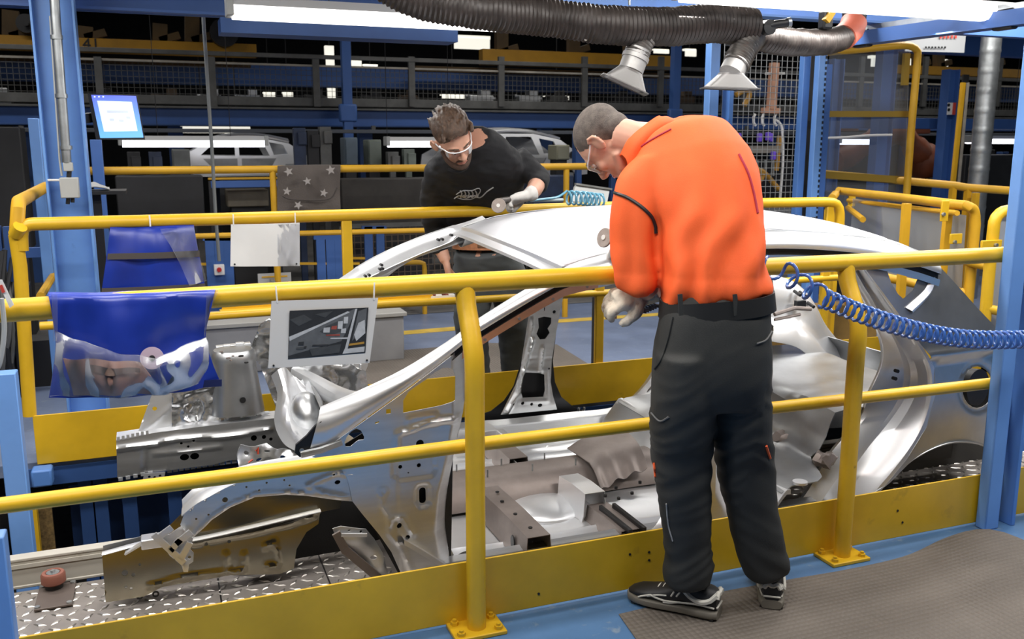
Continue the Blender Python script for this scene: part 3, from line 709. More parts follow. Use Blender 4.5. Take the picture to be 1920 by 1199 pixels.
# strut tower: domed top, tapering body
tc_ = at(437, 655, 4.36); bc = at(445, 770, 4.36); sx = .085
ux, uy, uz = V((1, 0, 0)), V((0, 1, 0)), V((0, 0, 1))
mb = MB().rings([(bc, ux, uy, .125, .11, 2.6), (tc_.lerp(bc, .55), ux, uy, .108, .10, 2.6), (tc_.lerp(bc, .22), ux, uy, .098, .092, 2.5), (tc_.lerp(bc, .17), ux, uy, .104, .098, 2.3), (tc_.lerp(bc, .05), ux, uy, .100, .094), (tc_, ux, uy, .088, .084), (tc_ + uz * .004, ux, uy, .05, .05)], 30); tw = cp(mb, 'strut_tower', STLD)
for px, py, r_ in ((428, 672, .010), (437, 668, .006), (433, 676, .006), (452, 668, .012), (462, 680, .009), (415, 660, .008)):
    q = at(px, py, Z=tc_.z + .006); MB().disc(q, r_, (0, 0, 1), .005, 10).build('hole', HOT if px < 440 else BLK, tw)
MB().disc(at(455, 750, 4.255), .014, (0, 1, 0), .02, 12).build('bolt_hole', BLK, tw)
mb = MB().beam(at(405, 655, 4.46), at(470, 648, 4.46), .04, .03).box(at(425, 652, 4.44), (.03, .03, .03)).box(at(450, 648, 4.44), (.04, .03, .03)); cp(mb, 'upper_apron', STLW, bevel=.003)
# bulkhead with its deep press-work, cowl and lower windscreen panel
bo = tr([(470, 665), (488, 610), (505, 598), (560, 640), (680, 690), (690, 740), (640, 770), (600, 790), (600, 850), (540, 842), (520, 850), (512, 800), (520, 770), (505, 730), (490, 690)], 4.30)
def bul(x, z):
    n_ = .05 * noise.noise(V((x * 7, z * 5, 4))) + .012 * noise.noise(V((x * 24, z * 24, 9)))
    return V((x + .0, 4.34 + n_ - .25 * max(0, (x - .5)), z))
mb = MB().plate(bo, [hole(470, 643, .0, 4.3)] if 0 else [], bul, (0, .004, 0), .014); cp(mb, 'bulkhead', STLB, smooth=80)
s1 = [at(508, 705, 4.1), at(520, 740, 4.05), at(514, 790, 3.95), at(530, 830, 3.8), at(560, 850, 3.5)]
s2 = [at(536, 690, 4.1), at(545, 740, 4.0), at(546, 785, 3.85), at(562, 815, 3.65), at(585, 838, 3.4)]
s3 = [at(562, 715, 4.15), at(590, 750, 4.1), at(592, 790, 3.95), at(590, 810, 3.75), at(598, 820, 3.5)]
mb = MB().strip([s1, [p.lerp(q, .5) + V((0, -.03, .02)) for p, q in zip(s1, s2)], s2, [p.lerp(q, .5) + V((0, .06, -.01)) for p, q in zip(s2, s3)], s3], 26, 4, .003, (0, 1, 0)); cp(mb, 'front_bulkhead', STLW)
mb = MB().strip([s3, [p + V((.04, .06, .0)) for p in s3], [at(602, 765, 3.4), at(605, 780, 3.3), at(603, 800, 3.2), at(600, 815, 3.1), at(596, 825, 3.05)]], 20, 3, .003, (0, 1, 0)); cp(mb, 'bulkhead_side', STLD)
mb = MB().ell(at(575, 778, 3.9), (.07, .12, .10), None, 18, 12); cp(mb, 'heater_dome', STL)
c1 = [at(545, 695, 4.30), at(580, 715, 4.1), at(620, 738, 3.8), at(655, 752, 3.5), at(690, 762, 3.15)]
c2 = [at(560, 688, 4.36), at(600, 706, 4.16), at(640, 726, 3.85), at(676, 735, 3.5), at(720, 722, 3.12)]
mb = MB().strip([[p - uz * .05 for p in c1], c1, [p.lerp(q, .5) + uz * .012 for p, q in zip(c1, c2)], c2, [p - uz * .03 for p in c2]], 26, 2, .003, (0, 0, -1)); cp(mb, 'cowl_panel', STLW)
c3 = [at(570, 660, 4.42), at(610, 672, 4.40), at(650, 690, 4.38), at(668, 742, 4.36)]
cw = tr([(540, 690), (565, 650), (600, 640), (690, 640), (690, 685), (672, 730), (672, 738), (640, 722), (600, 705), (560, 692)], 4.44)
mb = MB().plate(cw, [tr([(597, 694), (606, 686), (632, 686), (640, 690), (640, 708), (630, 712), (618, 706), (605, 702)], 4.44), hole(648, 697, .006, 4.44, n=8)], lambda x, z: V((x, 4.44, z)), (0, .004, 0), .02); cp(mb, 'far_hinge_pillar', STLW)
mb = MB().beam(at(667, 680, 4.42), at(656, 748, 4.42), .035, .03).beam(at(676, 682, 4.43), at(668, 735, 4.43), .012, .03); cp(mb, 'far_pillar_post', STLW, bevel=.004)
mb = MB().ell(at(622, 700, 4.40), (.012, .02, .03), None, 10, 8); cp(mb, 'door_check', HOT)
# white brackets on the near side of the bay
mb = MB()
rnd = random.Random(3)
bp_ = tr([(445, 858), (452, 836), (500, 832), (520, 842), (560, 848), (585, 862), (560, 878), (500, 885), (450, 890)], 3.75)
mb.plate(bp_, [hole(462, 850, .009, 3.75), hole(500, 845, .012, 3.75, .006), hole(485, 862, .012, 3.75, .007), hole(530, 858, .010, 3.75, .006), hole(515, 872, .006, 3.75)], lambda x, z: V((x, 3.75 + .05 * noise.noise(V((x * 15, z * 15, 7))), z)), (0, .004, 0), .012)
cp(mb, 'battery_tray', STLW, smooth=60)
mb = MB().tube([at(480, 846, 3.70), at(484, 840, 3.70), at(484, 852, 3.70)], .004, 6).tube([at(466, 868, 3.70), at(474, 862, 3.70)], .004, 6); cp(mb, 'red_clip', mat('red_plastic', (.6, .08, .04), .4))
# --- far A pillar
fu = [at(600, 552, 4.42), at(630, 528, 4.42), at(700, 484, 4.41), at(780, 448, 4.40), at(850, 424, 4.38), at(880, 415, 4.36), at(905, 405, 4.34)]
fm = [p + V((.01, -.02, -.028)) for p in fu]
fin = [at(640, 556, 4.36), at(672, 530, 4.36), at(730, 501, 4.35), at(790, 474, 4.34), at(845, 452, 4.33), at(868, 434, 4.31), at(884, 426, 4.30)]
fi2 = [at(700, 560, 4.40), at(716, 530, 4.40), at(752, 500, 4.39), at(795, 478, 4.38), at(850, 461, 4.37), at(890, 447, 4.36), at(920, 436, 4.34)]
mb = MB().strip([[p + V((0, .03, -.01)) for p in fu], fu, fm, fin], 30, 2, .003, (0, 1, 0)); cp(mb, 'a_pillar', STLW)
mb = MB().strip([[p + V((0, -.002, -.004)) for p in fin], [p.lerp(q, .5) + V((0, .015, -.01)) for p, q in zip(fin, fi2)], fi2], 30, 3, .003, (0, 1, 0)); fp = cp(mb, 'pillar_inner', STL)
for px, py in ((715, 497), (712, 505), (717, 504), (685, 518), (692, 516), (822, 450), (829, 449), (846, 441)):
    MB().disc(at(px, py, 4.325), .007, (0, 1, 0), .03, 8).build('hole', BLK, fp)
# far cantrail
fc = [roof_pt(x, 1) for x in xs[::5]]
mb = MB().strip([[p + V((0, .0, .003)) for p in fc], [p + V((0, .03, -.02)) for p in fc], [p + V((0, .09, -.09)) for p in fc], [p + V((0, .02, -.10)) for p in fc], [p + V((0, -.03, -.05)) for p in fc]], 30, 2, .003, (0, 1, 0)); cp(mb, 'cantrail', STL)
# --- far B pillar
BPY = 4.50
def bpy_(z): return BPY + .04 - .10 * max(0, (z - .35))
bo = tr([(1003, 520), (1060, 505), (1056, 560), (1047, 620), (1040, 680), (1038, 720), (1042, 745), (1050, 772), (944, 782), (955, 760), (972, 725), (982, 690), (988, 640), (996, 570)], BPY)
bh = [tr([(1011, 598), (1022, 595), (1036, 597), (1036, 608), (1030, 618), (1034, 626), (1026, 638), (1016, 639), (1009, 628), (1013, 616)], BPY), tr([(985, 708), (990, 702), (1015, 703), (1026, 706), (1027, 735), (1024, 748), (985, 750), (982, 740)], BPY), hole(1041, 586, .010, BPY), hole(1000, 650, .006, BPY, n=8), hole(985, 760, .010, BPY), hole(1002, 762, .009, BPY), hole(1018, 764, .014, BPY, .010), hole(967, 762, .008, BPY), hole(1035, 695, .006, BPY, n=8), hole(1030, 556, .005, BPY, n=6), hole(1022, 580, .003, BPY, .014, n=6)]
br1 = tr([(1000, 640), (985, 700), (975, 740), (955, 775)], BPY); br2 = tr([(1022, 655), (1018, 700)], BPY); br3 = tr([(1000, 600), (996, 660)], BPY); br4 = tr([(990, 676), (1040, 676)], BPY); rim2 = tr([(980, 698), (1030, 698), (1032, 755), (978, 757)], BPY)
def brel(x, z):
    p = (x, z); y = bpy_(z)
    for L, a, w_ in ((br1, .020, .012), (br2, .016, .008), (br3, .012, .008), (br4, -.004, .003)): y -= a * math.exp(-(dpoly(p, L) / w_) ** 2)
    y -= .006 * math.exp(-(dpoly(p, rim2, True) / .008) ** 2)
    return V((x, y, z))
mb = MB().plate(bo, bh, brel, (0, .004, 0), .0105); cp(mb, 'b_pillar', STL, smooth=55)
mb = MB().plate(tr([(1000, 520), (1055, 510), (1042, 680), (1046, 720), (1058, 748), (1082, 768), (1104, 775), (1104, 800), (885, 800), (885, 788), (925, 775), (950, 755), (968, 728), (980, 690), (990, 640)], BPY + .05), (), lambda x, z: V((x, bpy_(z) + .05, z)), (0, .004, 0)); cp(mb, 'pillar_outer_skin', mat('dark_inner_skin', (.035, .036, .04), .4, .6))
# --- far sill and rear arch of the far door opening
sl = [at(700, 812, 4.46), at(870, 792, 4.46), at(950, 786, 4.46), at(1060, 774, 4.46), at(1140, 766, 4.46), at(1180, 750, 4.46), at(1210, 722, 4.46), at(1232, 690, 4.46), at(1260, 640, 4.46)]
sl2 = [at(700, 822, 4.40), at(870, 803, 4.40), at(950, 797, 4.40), at(1060, 786, 4.40), at(1140, 776, 4.40), at(1190, 758, 4.40), at(1222, 735, 4.40), at(1250, 700, 4.40), at(1280, 650, 4.40)]
sl3 = [at(700, 846, 4.36), at(870, 822, 4.36), at(1000, 808, 4.36), at(1100, 797, 4.36), at(1180, 790, 4.36), at(1240, 770, 4.36), at(1300, 700, 4.36)]
mb = MB().strip([[p + V((0, .05, -.03)) for p in sl], sl, sl2, [p - uz * .012 for p in sl2], [p.lerp(q, .4) + uz * .01 for p, q in zip(cr(sl2, 12), cr(sl3, 12))], sl3, [p - uz * .05 for p in sl3]], 44, 1, .003, (0, 1, -.5)); se = cp(mb, 'sill', STL)
for px, py in ((1085, 768), (1095, 767), (1080, 789), (960, 800), (1010, 792)): MB().disc(at(px, py, 4.42), .007, (0, -.5, 1), .02, 8).build('hole', BLK, se)
mb = MB().disc(at(1190, 777, 4.35), .06, (0, .9, .5), .02, 20); cp(mb, 'belt_opening', HOT)
mb = MB().plate(tr([(1196, 765), (1240, 690), (1262, 660), (1300, 640), (1330, 690), (1300, 790), (1200, 800)], 4.42), [circ(*tr([(1192, 790)], 4.42)[0], .03)] if 0 else [], lambda x, z: V((x, 4.42 + .03 * noise.noise(V((x * 8, z * 8, 0))), z)), (0, .004, 0), .02); cp(mb, 'rear_arch_inner', STL, smooth=70)
# --- floor pan with beads, tunnel and cross members
def fz(x, y):
    z = .0
    for yy in (3.02, 3.12, 4.02, 4.12, 4.24):
        z += .016 * math.exp(-((y - yy) / .012) ** 2) * (1 if .9 < x < 2.0 else 0)
    if x > 2.20: z += min(.14, (x - 2.20) * 1.2)
    if x < .95: z += min(.30, (.95 - x) * .8)
    return z + .012 * noise.noise(V((x * 4, y * 4, 0)))
rows = [[V((x, y, fz(x, y))) for y in [2.90 + 1.47 * j / 72 for j in range(73)]] for x in [.72 + 1.62 * i / 80 for i in range(81)]]
mb = MB(); g = mb.grid(rows); g2 = mb.grid([[p - uz * .02 for p in r] for r in rows])
for i in range(80):
    for j in (0, 72): mb.f((g[i][j], g[i + 1][j], g2[i + 1][j], g2[i][j]))
cp(mb, 'floor_pan', STLW, smooth=60)
TY = 3.62
t0 = [(-.16, .01), (-.13, .06), (-.085, .105), (0, .115), (.085, .105), (.13, .06), (.16, .01)]
mb = MB().strip([[V((x, TY + a * (1 + .25 * max(0, 1.15 - x) * 2), b + .05 * max(0, 1.05 - x))) for x in (.75, .95, 1.1, 1.3, 1.5, 1.7, 1.95, 2.1)] for a, b in t0], 30, 2, .004, (0, 0, -1)); tn = cp(mb, 'tunnel', HOT)
mb = MB()
for k in range(9): mb.tube([V((1.05 + k * .105, TY - .06 + .11 * (k % 2), .112)), V((1.05 + k * .105, TY - .06 + .11 * (k % 2), .145))], .0035, 6)
mb.build('weld_stud', GALV, tn, kind='stuff')
def xmember(x0_, x1_, y0, y1, h, m, name='cross_member', skew=0):
    mb = MB()
    prof = [(-.06, 0), (-.052, h * .2), (-.045, h), (.045, h), (.052, h * .2), (.06, 0)]
    mb.strip([[V((x0_ + a + skew * t, y0 + (y1 - y0) * t, b * (1 if t < .95 else .9) + .004)) for t in (0, .5, 1)] for a, b in prof], 12, 1, .003, (0, 0, -1), smooth=False)
    return cp(mb, name, m)
c = xmember(1.225, 1.2, 2.90, 3.46, .115, HOT)
MB().plate(circ(1.175, .055, .018, .028, 14), (), lambda a, b: V((1.166, 3.02 + (a - 1.175), b)), (.004, 0, 0)).build('access_hole', BLK, c)
for y in (2.98, 3.12, 3.26, 3.36):
    MB().disc((1.225 + .01 * sin(y * 40), y, .121), .008, (0, 0, 1), .004, 10).build('hole', BLK, c)
xmember(1.02, 1.0, 3.80, 4.32, .07, HOT)
c = xmember(1.50, 1.5, 3.80, 4.36, .085, HOT)
MB().box((1.47, 4.20, .11), (.10, .14, .03)).box((1.53, 4.1, .10), (.04, .10, .05)).build('seat_bracket', STLW, c, bevel=.004)
c = xmember(1.62, 1.63, 2.92, 3.22, .07, HOT)
MB().box((1.60, 3.02, .075), (.016, .26, .03)).box((1.66, 3.02, .075), (.016, .26, .03)).build('seat_rail', BLK, c, bevel=.003)
c = xmember(1.60, 1.61, 3.2, 3.46, .12, STLW, 'tunnel_bracket')
mb = MB().strip([[V((1.72, 3.38, .05)), V((1.82, 3.42, .07)), V((1.98, 3.44, .10))], [V((1.72, 3.50, .13)), V((1.84, 3.54, .15)), V((2.0, 3.56, .17))], [V((1.72, 3.74, .13)), V((1.84, 3.78, .16)), V((2.04, 3.80, .18))]], 18, 4, .004, (0, 0, -1), fn=lambda p: p + uz * (.010 * sin(p.x * 70) if p.y < 3.5 else 0)); tb = cp(mb, 'tunnel_bridge', HOT)
for px, py in ((1160, 935), (1185, 925), (1155, 915), (1200, 905), (1135, 930)): MB().disc(at(px, py, Z=.165), .007, (0, 0, 1), .01, 8).build('hole', BLK, tb)
MB().ell((1.46, 3.40, .0), (.16, .16, .042), None, 28, 16).build('gearbox_dome', STLW, CAR)
for p, r_ in ((at(1093, 859, Z=.01), .022), (at(1128, 833, Z=.01), .012)): MB().disc(p, r_, (0, 0, 1), .012, 16).build('drain_hole', BLK, CAR)
mb = MB().disc(at(885, 1046, Z=.012), .055, (0, 0, 1), .006, 24); cp(mb, 'grommet', BLK)
# --- rear floor, seat step, wheelhouse inside
mb = MB()
prof = [(2.30, .13), (2.34, .15), (2.5, .165), (2.62, .17), (2.68, .22), (2.72, .33), (2.76, .37), (3.0, .375), (3.45, .37)]
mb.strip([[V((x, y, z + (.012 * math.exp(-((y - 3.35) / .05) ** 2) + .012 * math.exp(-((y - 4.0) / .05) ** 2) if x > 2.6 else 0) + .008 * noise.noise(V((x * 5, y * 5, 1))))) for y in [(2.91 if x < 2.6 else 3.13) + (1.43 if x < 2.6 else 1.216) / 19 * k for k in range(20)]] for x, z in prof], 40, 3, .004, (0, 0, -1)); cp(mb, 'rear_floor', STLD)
for p, r_ in ((at(1475, 822, Z=.18), .07), (at(1545, 862, Z=.18), .055)):
    mb = MB().ell(p, (r_, r_ * .8, .035), None, 12, 8)
    for v in mb.b.verts: v.co += V((noise.noise(v.co * 40), noise.noise(v.co * 40 + V((5, 0, 0))), noise.noise(v.co * 40 + V((0, 5, 0))))) * .02
    cp(mb, 'anchor_bracket', HOT)
mb = MB().disc(at(1500, 905, Z=.17), .03, (0, 0, 1), .01, 16); cp(mb, 'drain_cup', STLW)
mb = MB().box(at(1515, 700, 3.9), (.10, .10, .05)).box(at(1500, 715, 3.85), (.16, .08, .02)); cp(mb, 'seat_catch', BLK)
# far rear quarter: wheelhouse, inner panel, parcel side
q1 = [at(1445, 515, 4.36), at(1490, 530, 4.36), at(1522, 560, 4.34), at(1545, 605, 4.32), at(1580, 645, 4.30), at(1625, 668, 4.30), at(1680, 690, 4.3)]
q2 = [at(1445, 600, 4.24), at(1490, 600, 4.24), at(1520, 620, 4.22), at(1545, 655, 4.20), at(1580, 690, 4.18), at(1620, 712, 4.18), at(1680, 730, 4.18)]
q3 = [at(1445, 640, 4.10), at(1490, 650, 4.10), at(1520, 670, 4.08), at(1560, 700, 4.06), at(1600, 740, 4.04), at(1640, 760, 4.04), at(1690, 780, 4.04)]
mb = MB().strip([[p + V((0, .06, 0)) for p in q1], q1, [p.lerp(q, .3) + V((0, -.03, 0)) for p, q in zip(q1, q2)], q2, [p.lerp(q, .5) + V((0, -.03, .02)) for p, q in zip(q2, q3)], q3], 36, 2, .004, (0, 1, 0)); ql = cp(mb, 'quarter_inner', STLW)
for px, py in ((1495, 550), (1505, 552), (1520, 572), (1566, 674), (1575, 676)): MB().disc(at(px, py, 4.25), .010, (0, 1, .3), .06, 8).build('hole', BLK, ql)
MB().box(at(1500, 572, 4.22), (.06, .03, .05)).build('belt_slot', BLK, ql)
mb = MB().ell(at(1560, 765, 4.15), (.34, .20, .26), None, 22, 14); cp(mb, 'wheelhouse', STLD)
mb = MB().tube([at(1452, 590, 4.1), at(1490, 578, 4.1), at(1520, 580, 4.1)], .012, 8).tube([at(1452, 600, 4.1), at(1500, 590, 4.1)], .009, 8); cp(mb, 'cable_tube', HOT)
# --- near rear quarter: outer skin, wheel arch, filler hole, quarter window, door jamb
QY = 2.93
def qy(x, z):
    """body side curvature: leans in above the waist, bulges at the arch"""
    y = QY + (.10 * max(0, z - .66) ** 1.2 * 2.2 if z > .66 else 0)
    y += .05 * max(0, x - 3.0) ** 1.5 * 2
    y -= .012 * math.exp(-((z - .64) / .02) ** 2)
    if z < .62: y += .016
    return y
def trq(px):
    o = []
    for p in px:
        y = QY
        for _ in range(4):
            q = at(p[0], p[1], y); y = qy(q.x, q.z)
        o.append((q.x, q.z))
    return o
qo = trq([(1700, 470), (1735, 480), (1760, 498), (1790, 530), (1830, 575), (1868, 615), (1890, 640), (1893, 700), (1888, 770), (1880, 850), (1853, 838), (1827, 829), (1787, 829), (1747, 842), (1707, 866), (1667, 906), (1632, 928), (1600, 990), (1570, 1030), (1640, 935), (1700, 862), (1737, 802), (1754, 742), (1752, 690), (1722, 640), (1693, 600), (1664, 560), (1616, 500), (1600, 470)])
qo = trq([(1600, 475), (1700, 470), (1735, 478), (1760, 498), (1790, 530), (1830, 575), (1868, 615), (1895, 645), (1896, 700), (1890, 770), (1884, 860), (1853, 839), (1827, 830), (1787, 830), (1747, 843), (1707, 867), (1667, 907), (1632, 929), (1575, 1030), (1530, 1060), (1640, 935), (1700, 862), (1737, 802), (1754, 742), (1752, 690), (1722, 640), (1693, 600), (1664, 560), (1640, 528)])
qh = [trq([(1660, 498), (1690, 490), (1716, 496), (1722, 508), (1721, 524), (1712, 545), (1694, 561), (1684, 552), (1671, 531)]), trq(circ(1834, 727, 29, 39, 20))]
blade = trq([(1748, 508), (1746, 525), (1734, 548), (1698, 582), (1690, 577)])
wl = trq([(1757, 675), (1800, 670), (1840, 664), (1872, 655)])
fr_ = trq(circ(1834, 727, 33, 43, 18))
def qrel(x, z):
    p = (x, z); y = qy(x, z)
    y -= .014 * math.exp(-(dpoly(p, wl) / .012) ** 2)
    y += .010 * math.exp(-(dpoly(p, fr_, True) / .010) ** 2)
    return V((x, y, z))
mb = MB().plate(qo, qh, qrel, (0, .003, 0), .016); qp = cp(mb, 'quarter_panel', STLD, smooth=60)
fq = trq([(1834, 727)])[0]
mb = MB().rings([((fq[0], qy(*fq) + d, fq[1]), (1, 0, 0), (0, 0, 1), r_ * .066, r_ * .085) for d, r_ in ((.0, 1.0), (.05, .92), (.07, .3))], 24, caps=True); cp(mb, 'filler_bowl', BLK, qp)
mb = MB().strip([[V((q.x, qy(q.x, q.z) - .004, q.z)) for q in (at(a, b, QY + .05) for a, b in ((1738, 500), (1744, 510), (1741, 526), (1728, 545), (1690, 575)))], [V((q.x, qy(q.x, q.z) - .016, q.z)) for q in (at(a, b, QY + .05) for a, b in ((1744, 503), (1750, 514), (1747, 530), (1735, 551), (1699, 582)))], [V((q.x, qy(q.x, q.z) + .004, q.z)) for q in (at(a, b, QY + .05) for a, b in ((1752, 508), (1756, 520), (1752, 535), (1738, 556), (1703, 586)))]], 20, 2, .003, (0, 1, 0)); cp(mb, 'window_bead', STLW, qp)
# wheel arch lip, and wheelhouse with the arch's shade put into its dark colour
al = [at(*q, QY + .016) for q in ((1600, 960), (1632, 929), (1667, 907), (1707, 867), (1747, 843), (1787, 830), (1827, 830), (1853, 839), (1884, 860))]
mb = MB().strip([al, [p + V((.01, .015, -.012)) for p in al], [p + V((.02, .05, -.01)) for p in al]], 26, 1, .003, (0, 1, 1)); cp(mb, 'wheel_arch_lip', STLD, qp)
wa = [(3.02 + .27 * (1 - cos(pi * k / 12)), .14 + .17 * sin(pi * k / 12)) for k in range(13)]
mb = MB().strip([[V((x, 3.01, z)) for x, z in wa], [V((x, 3.12, z)) for x, z in wa], [V((3.26 + (x - 3.26) * .9, 3.20, z * .96)) for x, z in wa], [V((3.26 + (x - 3.26) * .95, 3.22, .02)) for x, z in wa]], 24, 1, .003, (0, 0, 1)); cp(mb, 'rear_wheelhouse', mat('wheelhouse_shade', (.06, .06, .06), .6, .3))
MB().box((3.5, 3.30, .12), (1.1, .01, .34)).build('wheelhouse_wall', MT['wheelhouse_shade'], CAR)  # dark wall added to fill the arch with shade
# door jamb of the rear opening: stepped bands from the sill up to the C pillar
def jam(px, dy): return [V((q.x, q.y, q.z)) for q in (at(a, b, 2.93 + dy + (.22 * max(0, (c - .66)) if c else 0)) for a, b, c in px)]
def J(pts, dy):
    o = []
    for a, b in pts:
        y = QY + dy
        for _ in range(4):
            q = at(a, b, y); y = qy(q.x, q.z) + dy
        o.append(q)
    return o
j = [J([(1600, 475), (1640, 528), (1664, 560), (1693, 600), (1722, 640), (1752, 690), (1754, 742), (1737, 802), (1700, 862), (1640, 935), (1560, 1030)], .0),
     J([(1599, 476), (1638, 530), (1661, 562), (1690, 602), (1718, 642), (1745, 692), (1746, 742), (1729, 800), (1692, 860), (1630, 935), (1552, 1030)], .006),
     J([(1598, 477), (1637, 532), (1659, 564), (1687, 604), (1714, 645), (1738, 694), (1738, 742), (1721, 798), (1685, 858), (1622, 935), (1545, 1030)], .022),
     J([(1594, 477), (1626, 530), (1646, 560), (1670, 600), (1695, 645), (1718, 690), (1718, 735), (1690, 790), (1640, 850), (1598, 915), (1520, 1030)], .100),
     J([(1591, 478), (1620, 531), (1638, 560), (1660, 600), (1686, 645), (1706, 690), (1702, 735), (1672, 785), (1624, 845), (1578, 912), (1500, 1030)], .125),
     J([(1588, 478), (1616, 531), (1634, 560), (1655, 600), (1680, 645), (1694, 690), (1690, 735), (1662, 785), (1612, 845), (1560, 912), (1482, 1030)], .118),
     J([(1584, 478), (1610, 531), (1630, 565), (1648, 605), (1665, 650), (1664, 690), (1652, 733), (1622, 785), (1572, 850), (1528, 920), (1450, 1030)], .150),
     J([(1580, 479), (1604, 532), (1624, 568), (1643, 610), (1656, 652), (1652, 690), (1632, 735), (1612, 785), (1558, 850), (1510, 928), (1430, 1030)], .165),
     J([(1578, 480), (1602, 533), (1622, 569), (1641, 612), (1652, 654), (1648, 691), (1628, 735), (1608, 786), (1554, 850), (1506, 928), (1426, 1030)], .19)]
mb = MB().strip(j, 56, 1, .003, (0, 1, 0)); dj = cp(mb, 'door_jamb', STLW, smooth=28)
for px, py in ((1681, 696), (1677, 710)): MB().disc(at(px, py, 3.03), .008, (0, 1, 0), .02, 10).build('striker_hole', BLK, dj)
# near sill and near B pillar
sx_ = [(2.90, -.03), (2.91, .03), (2.93, .06), (2.97, .062), (2.98, .03)]
mb = MB().strip([[V((x, y, z)) for x in (.80, 1.4, 2.0, 2.50)] for y, z in sx_], 16, 1, .003, (0, 1, 0)); cp(mb, 'sill', STL)
bn = [[at(1322, 560, 2.99), at(1326, 700, 2.95), at(1330, 850, 2.93), at(1324, 930, 2.92), at(1300, 985, 2.91)], [at(1345, 560, 2.98), at(1348, 700, 2.94), at(1347, 850, 2.92), at(1350, 930, 2.91), at(1372, 985, 2.90)], [at(1352, 560, 3.01), at(1354, 700, 2.97), at(1353, 850, 2.95), at(1357, 930, 2.94), at(1382, 985, 2.93)]]
mb = MB().strip([bn[0], [p.lerp(q, .5) + V((0, -.015, 0)) for p, q in zip(bn[0], bn[1])], bn[1], bn[2]], 20, 1, .004, (0, 1, 0)); cp(mb, 'b_pillar', STL)
mb = MB().strip([[at(1242, 965, 2.95), at(1225, 990, 2.93), at(1195, 1010, 2.92)], [at(1260, 960, 2.93), at(1245, 995, 2.91), at(1225, 1015, 2.90)]], 10, 1, .004, (0, 1, 0)); cp(mb, 'pillar_gusset', STLW)
# rear cross panel and parcel rail to close the tail
mb = MB().strip([[roof_pt(3.10, v) - V((-.004, 0, .004)) for v in (0, .2, .5, .8, 1)], [roof_pt(3.10, v) - V((.0, 0, .03)) for v in (0, .2, .5, .8, 1)], [roof_pt(3.06, v) - V((0, 0, .05)) for v in (0, .2, .5, .8, 1)]], 14, 2, .004, (0, 0, -1)); cp(mb, 'tailgate_header', STLD)
mb = MB().strip([[V((3.62, y, .42)) for y in (2.98, 3.4, 4.0, 4.42)], [V((3.70, y, .30)) for y in (2.98, 3.4, 4.0, 4.42)], [V((3.68, y, .10)) for y in (2.98, 3.4, 4.0, 4.42)]], 14, 2, .004, (1, 0, 0)); cp(mb, 'rear_panel', STLD)
fq2 = [[V((2.62, 4.36, 1.05)), V((2.9, 4.38, .92)), V((3.05, 4.40, .70))], [V((3.1, 4.34, 1.10)), V((3.3, 4.38, .95)), V((3.45, 4.40, .70))]]
mb = MB().strip([[V((2.80, 4.34, 1.08)), V((3.08, 4.38, .92)), V((3.2, 4.42, .70)), V((3.2, 4.45, .40))], [V((3.08, 4.32, 1.08)), V((3.28, 4.38, .88)), V((3.42, 4.42, .70)), V((3.46, 4.45, .40))]], 14, 1, .004, (0, 1, 0)); cp(mb, 'd_pillar', STLD)
# ------------------------------------------------------------------ people
SKIN = mat('skin', (.62, .34, .24), .5, var=.06, vs=14, spec=.4)
SKIN.node_tree.nodes['Principled BSDF'].inputs['Subsurface Weight'].default_value = .08
SKIN.node_tree.nodes['Principled BSDF'].inputs['Subsurface Radius'].default_value = (.02, .008, .004)
ORG = mat('orange_cloth', (.86, .115, .018), .75, var=.05, vs=10, bump=.12, bs=300)
ORGD = mat('crimson_cloth', (.42, .03, .06), .75)
BLKC = mat('black_cloth', (.012, .0125, .015), .85, bump=.15, bs=250)
TRS = mat('charcoal_workwear', (.021, .022, .021), .72, var=.12, vs=5, bump=.12, bs=320)
TRS2 = mat('grey_workwear', (.075, .082, .085), .78, var=.08, vs=5, bump=.12, bs=320)
BELT = mat('black_belt', (.012, .012, .012), .5)
GLV = mat('white_glove_knit', (.74, .72, .69), .85, bump=.3, bs=260)
GLVD = mat('soiled_glove_knit', (.62, .55, .45), .85, var=.2, vs=16, bump=.3, bs=260, dirt=(.34, .22, .16), dv=.54, ds=26)
HAIRG = mat('cropped_grey_hair', (.115, .092, .078), .7, var=.35, vs=60, bump=.5, bs=420)
HAIRB = mat('brown_hair', (.075, .042, .025), .5, var=.5, vs=50, bump=.4, bs=200)
STUB = mat('stubble', (.085, .048, .032), .7, var=.3, vs=120)
CLEAR = mat('clear_plastic_edge', (.85, .86, .88), .15, spec=.8)
def film(name, tint, a, rough=.08, ior=1.35):
    m = bpy.data.materials.new(name); m.use_nodes = True; nt = m.node_tree; N = nt.nodes; L = nt.links
    for n in list(N): N.remove(n)
    o = N.new('ShaderNodeOutputMaterial'); t = N.new('ShaderNodeBsdfTransparent'); t.inputs[0].default_value = (*tint, 1)
    g = N.new('ShaderNodeBsdfPrincipled'); g.inputs['Base Color'].default_value = (.75, .76, .78, 1); g.inputs['Roughness'].default_value = rough
    fr = N.new('ShaderNodeFresnel'); fr.inputs[0].default_value = ior
    ad = N.new('ShaderNodeMath'); ad.operation = 'ADD'; ad.use_clamp = True; ad.inputs[1].default_value = a; L.new(fr.outputs[0], ad.inputs[0])
    mx = N.new('ShaderNodeMixShader'); L.new(ad.outputs[0], mx.inputs[0]); L.new(t.outputs[0], mx.inputs[1]); L.new(g.outputs[0], mx.inputs[2]); L.new(mx.outputs[0], o.inputs[0])
    MT[name] = m; return m
LENS = film('safety_lens', (.975, .975, .98), .0, .05, 1.12)
FWH = V((FW.x, FW.y, 0)).normalized()
def W3(r, d, u): return (RT * r + FWH * d + V((0, 0, 1)) * u)
def sc(p): return FPX / ((p - EYE).dot(FW))
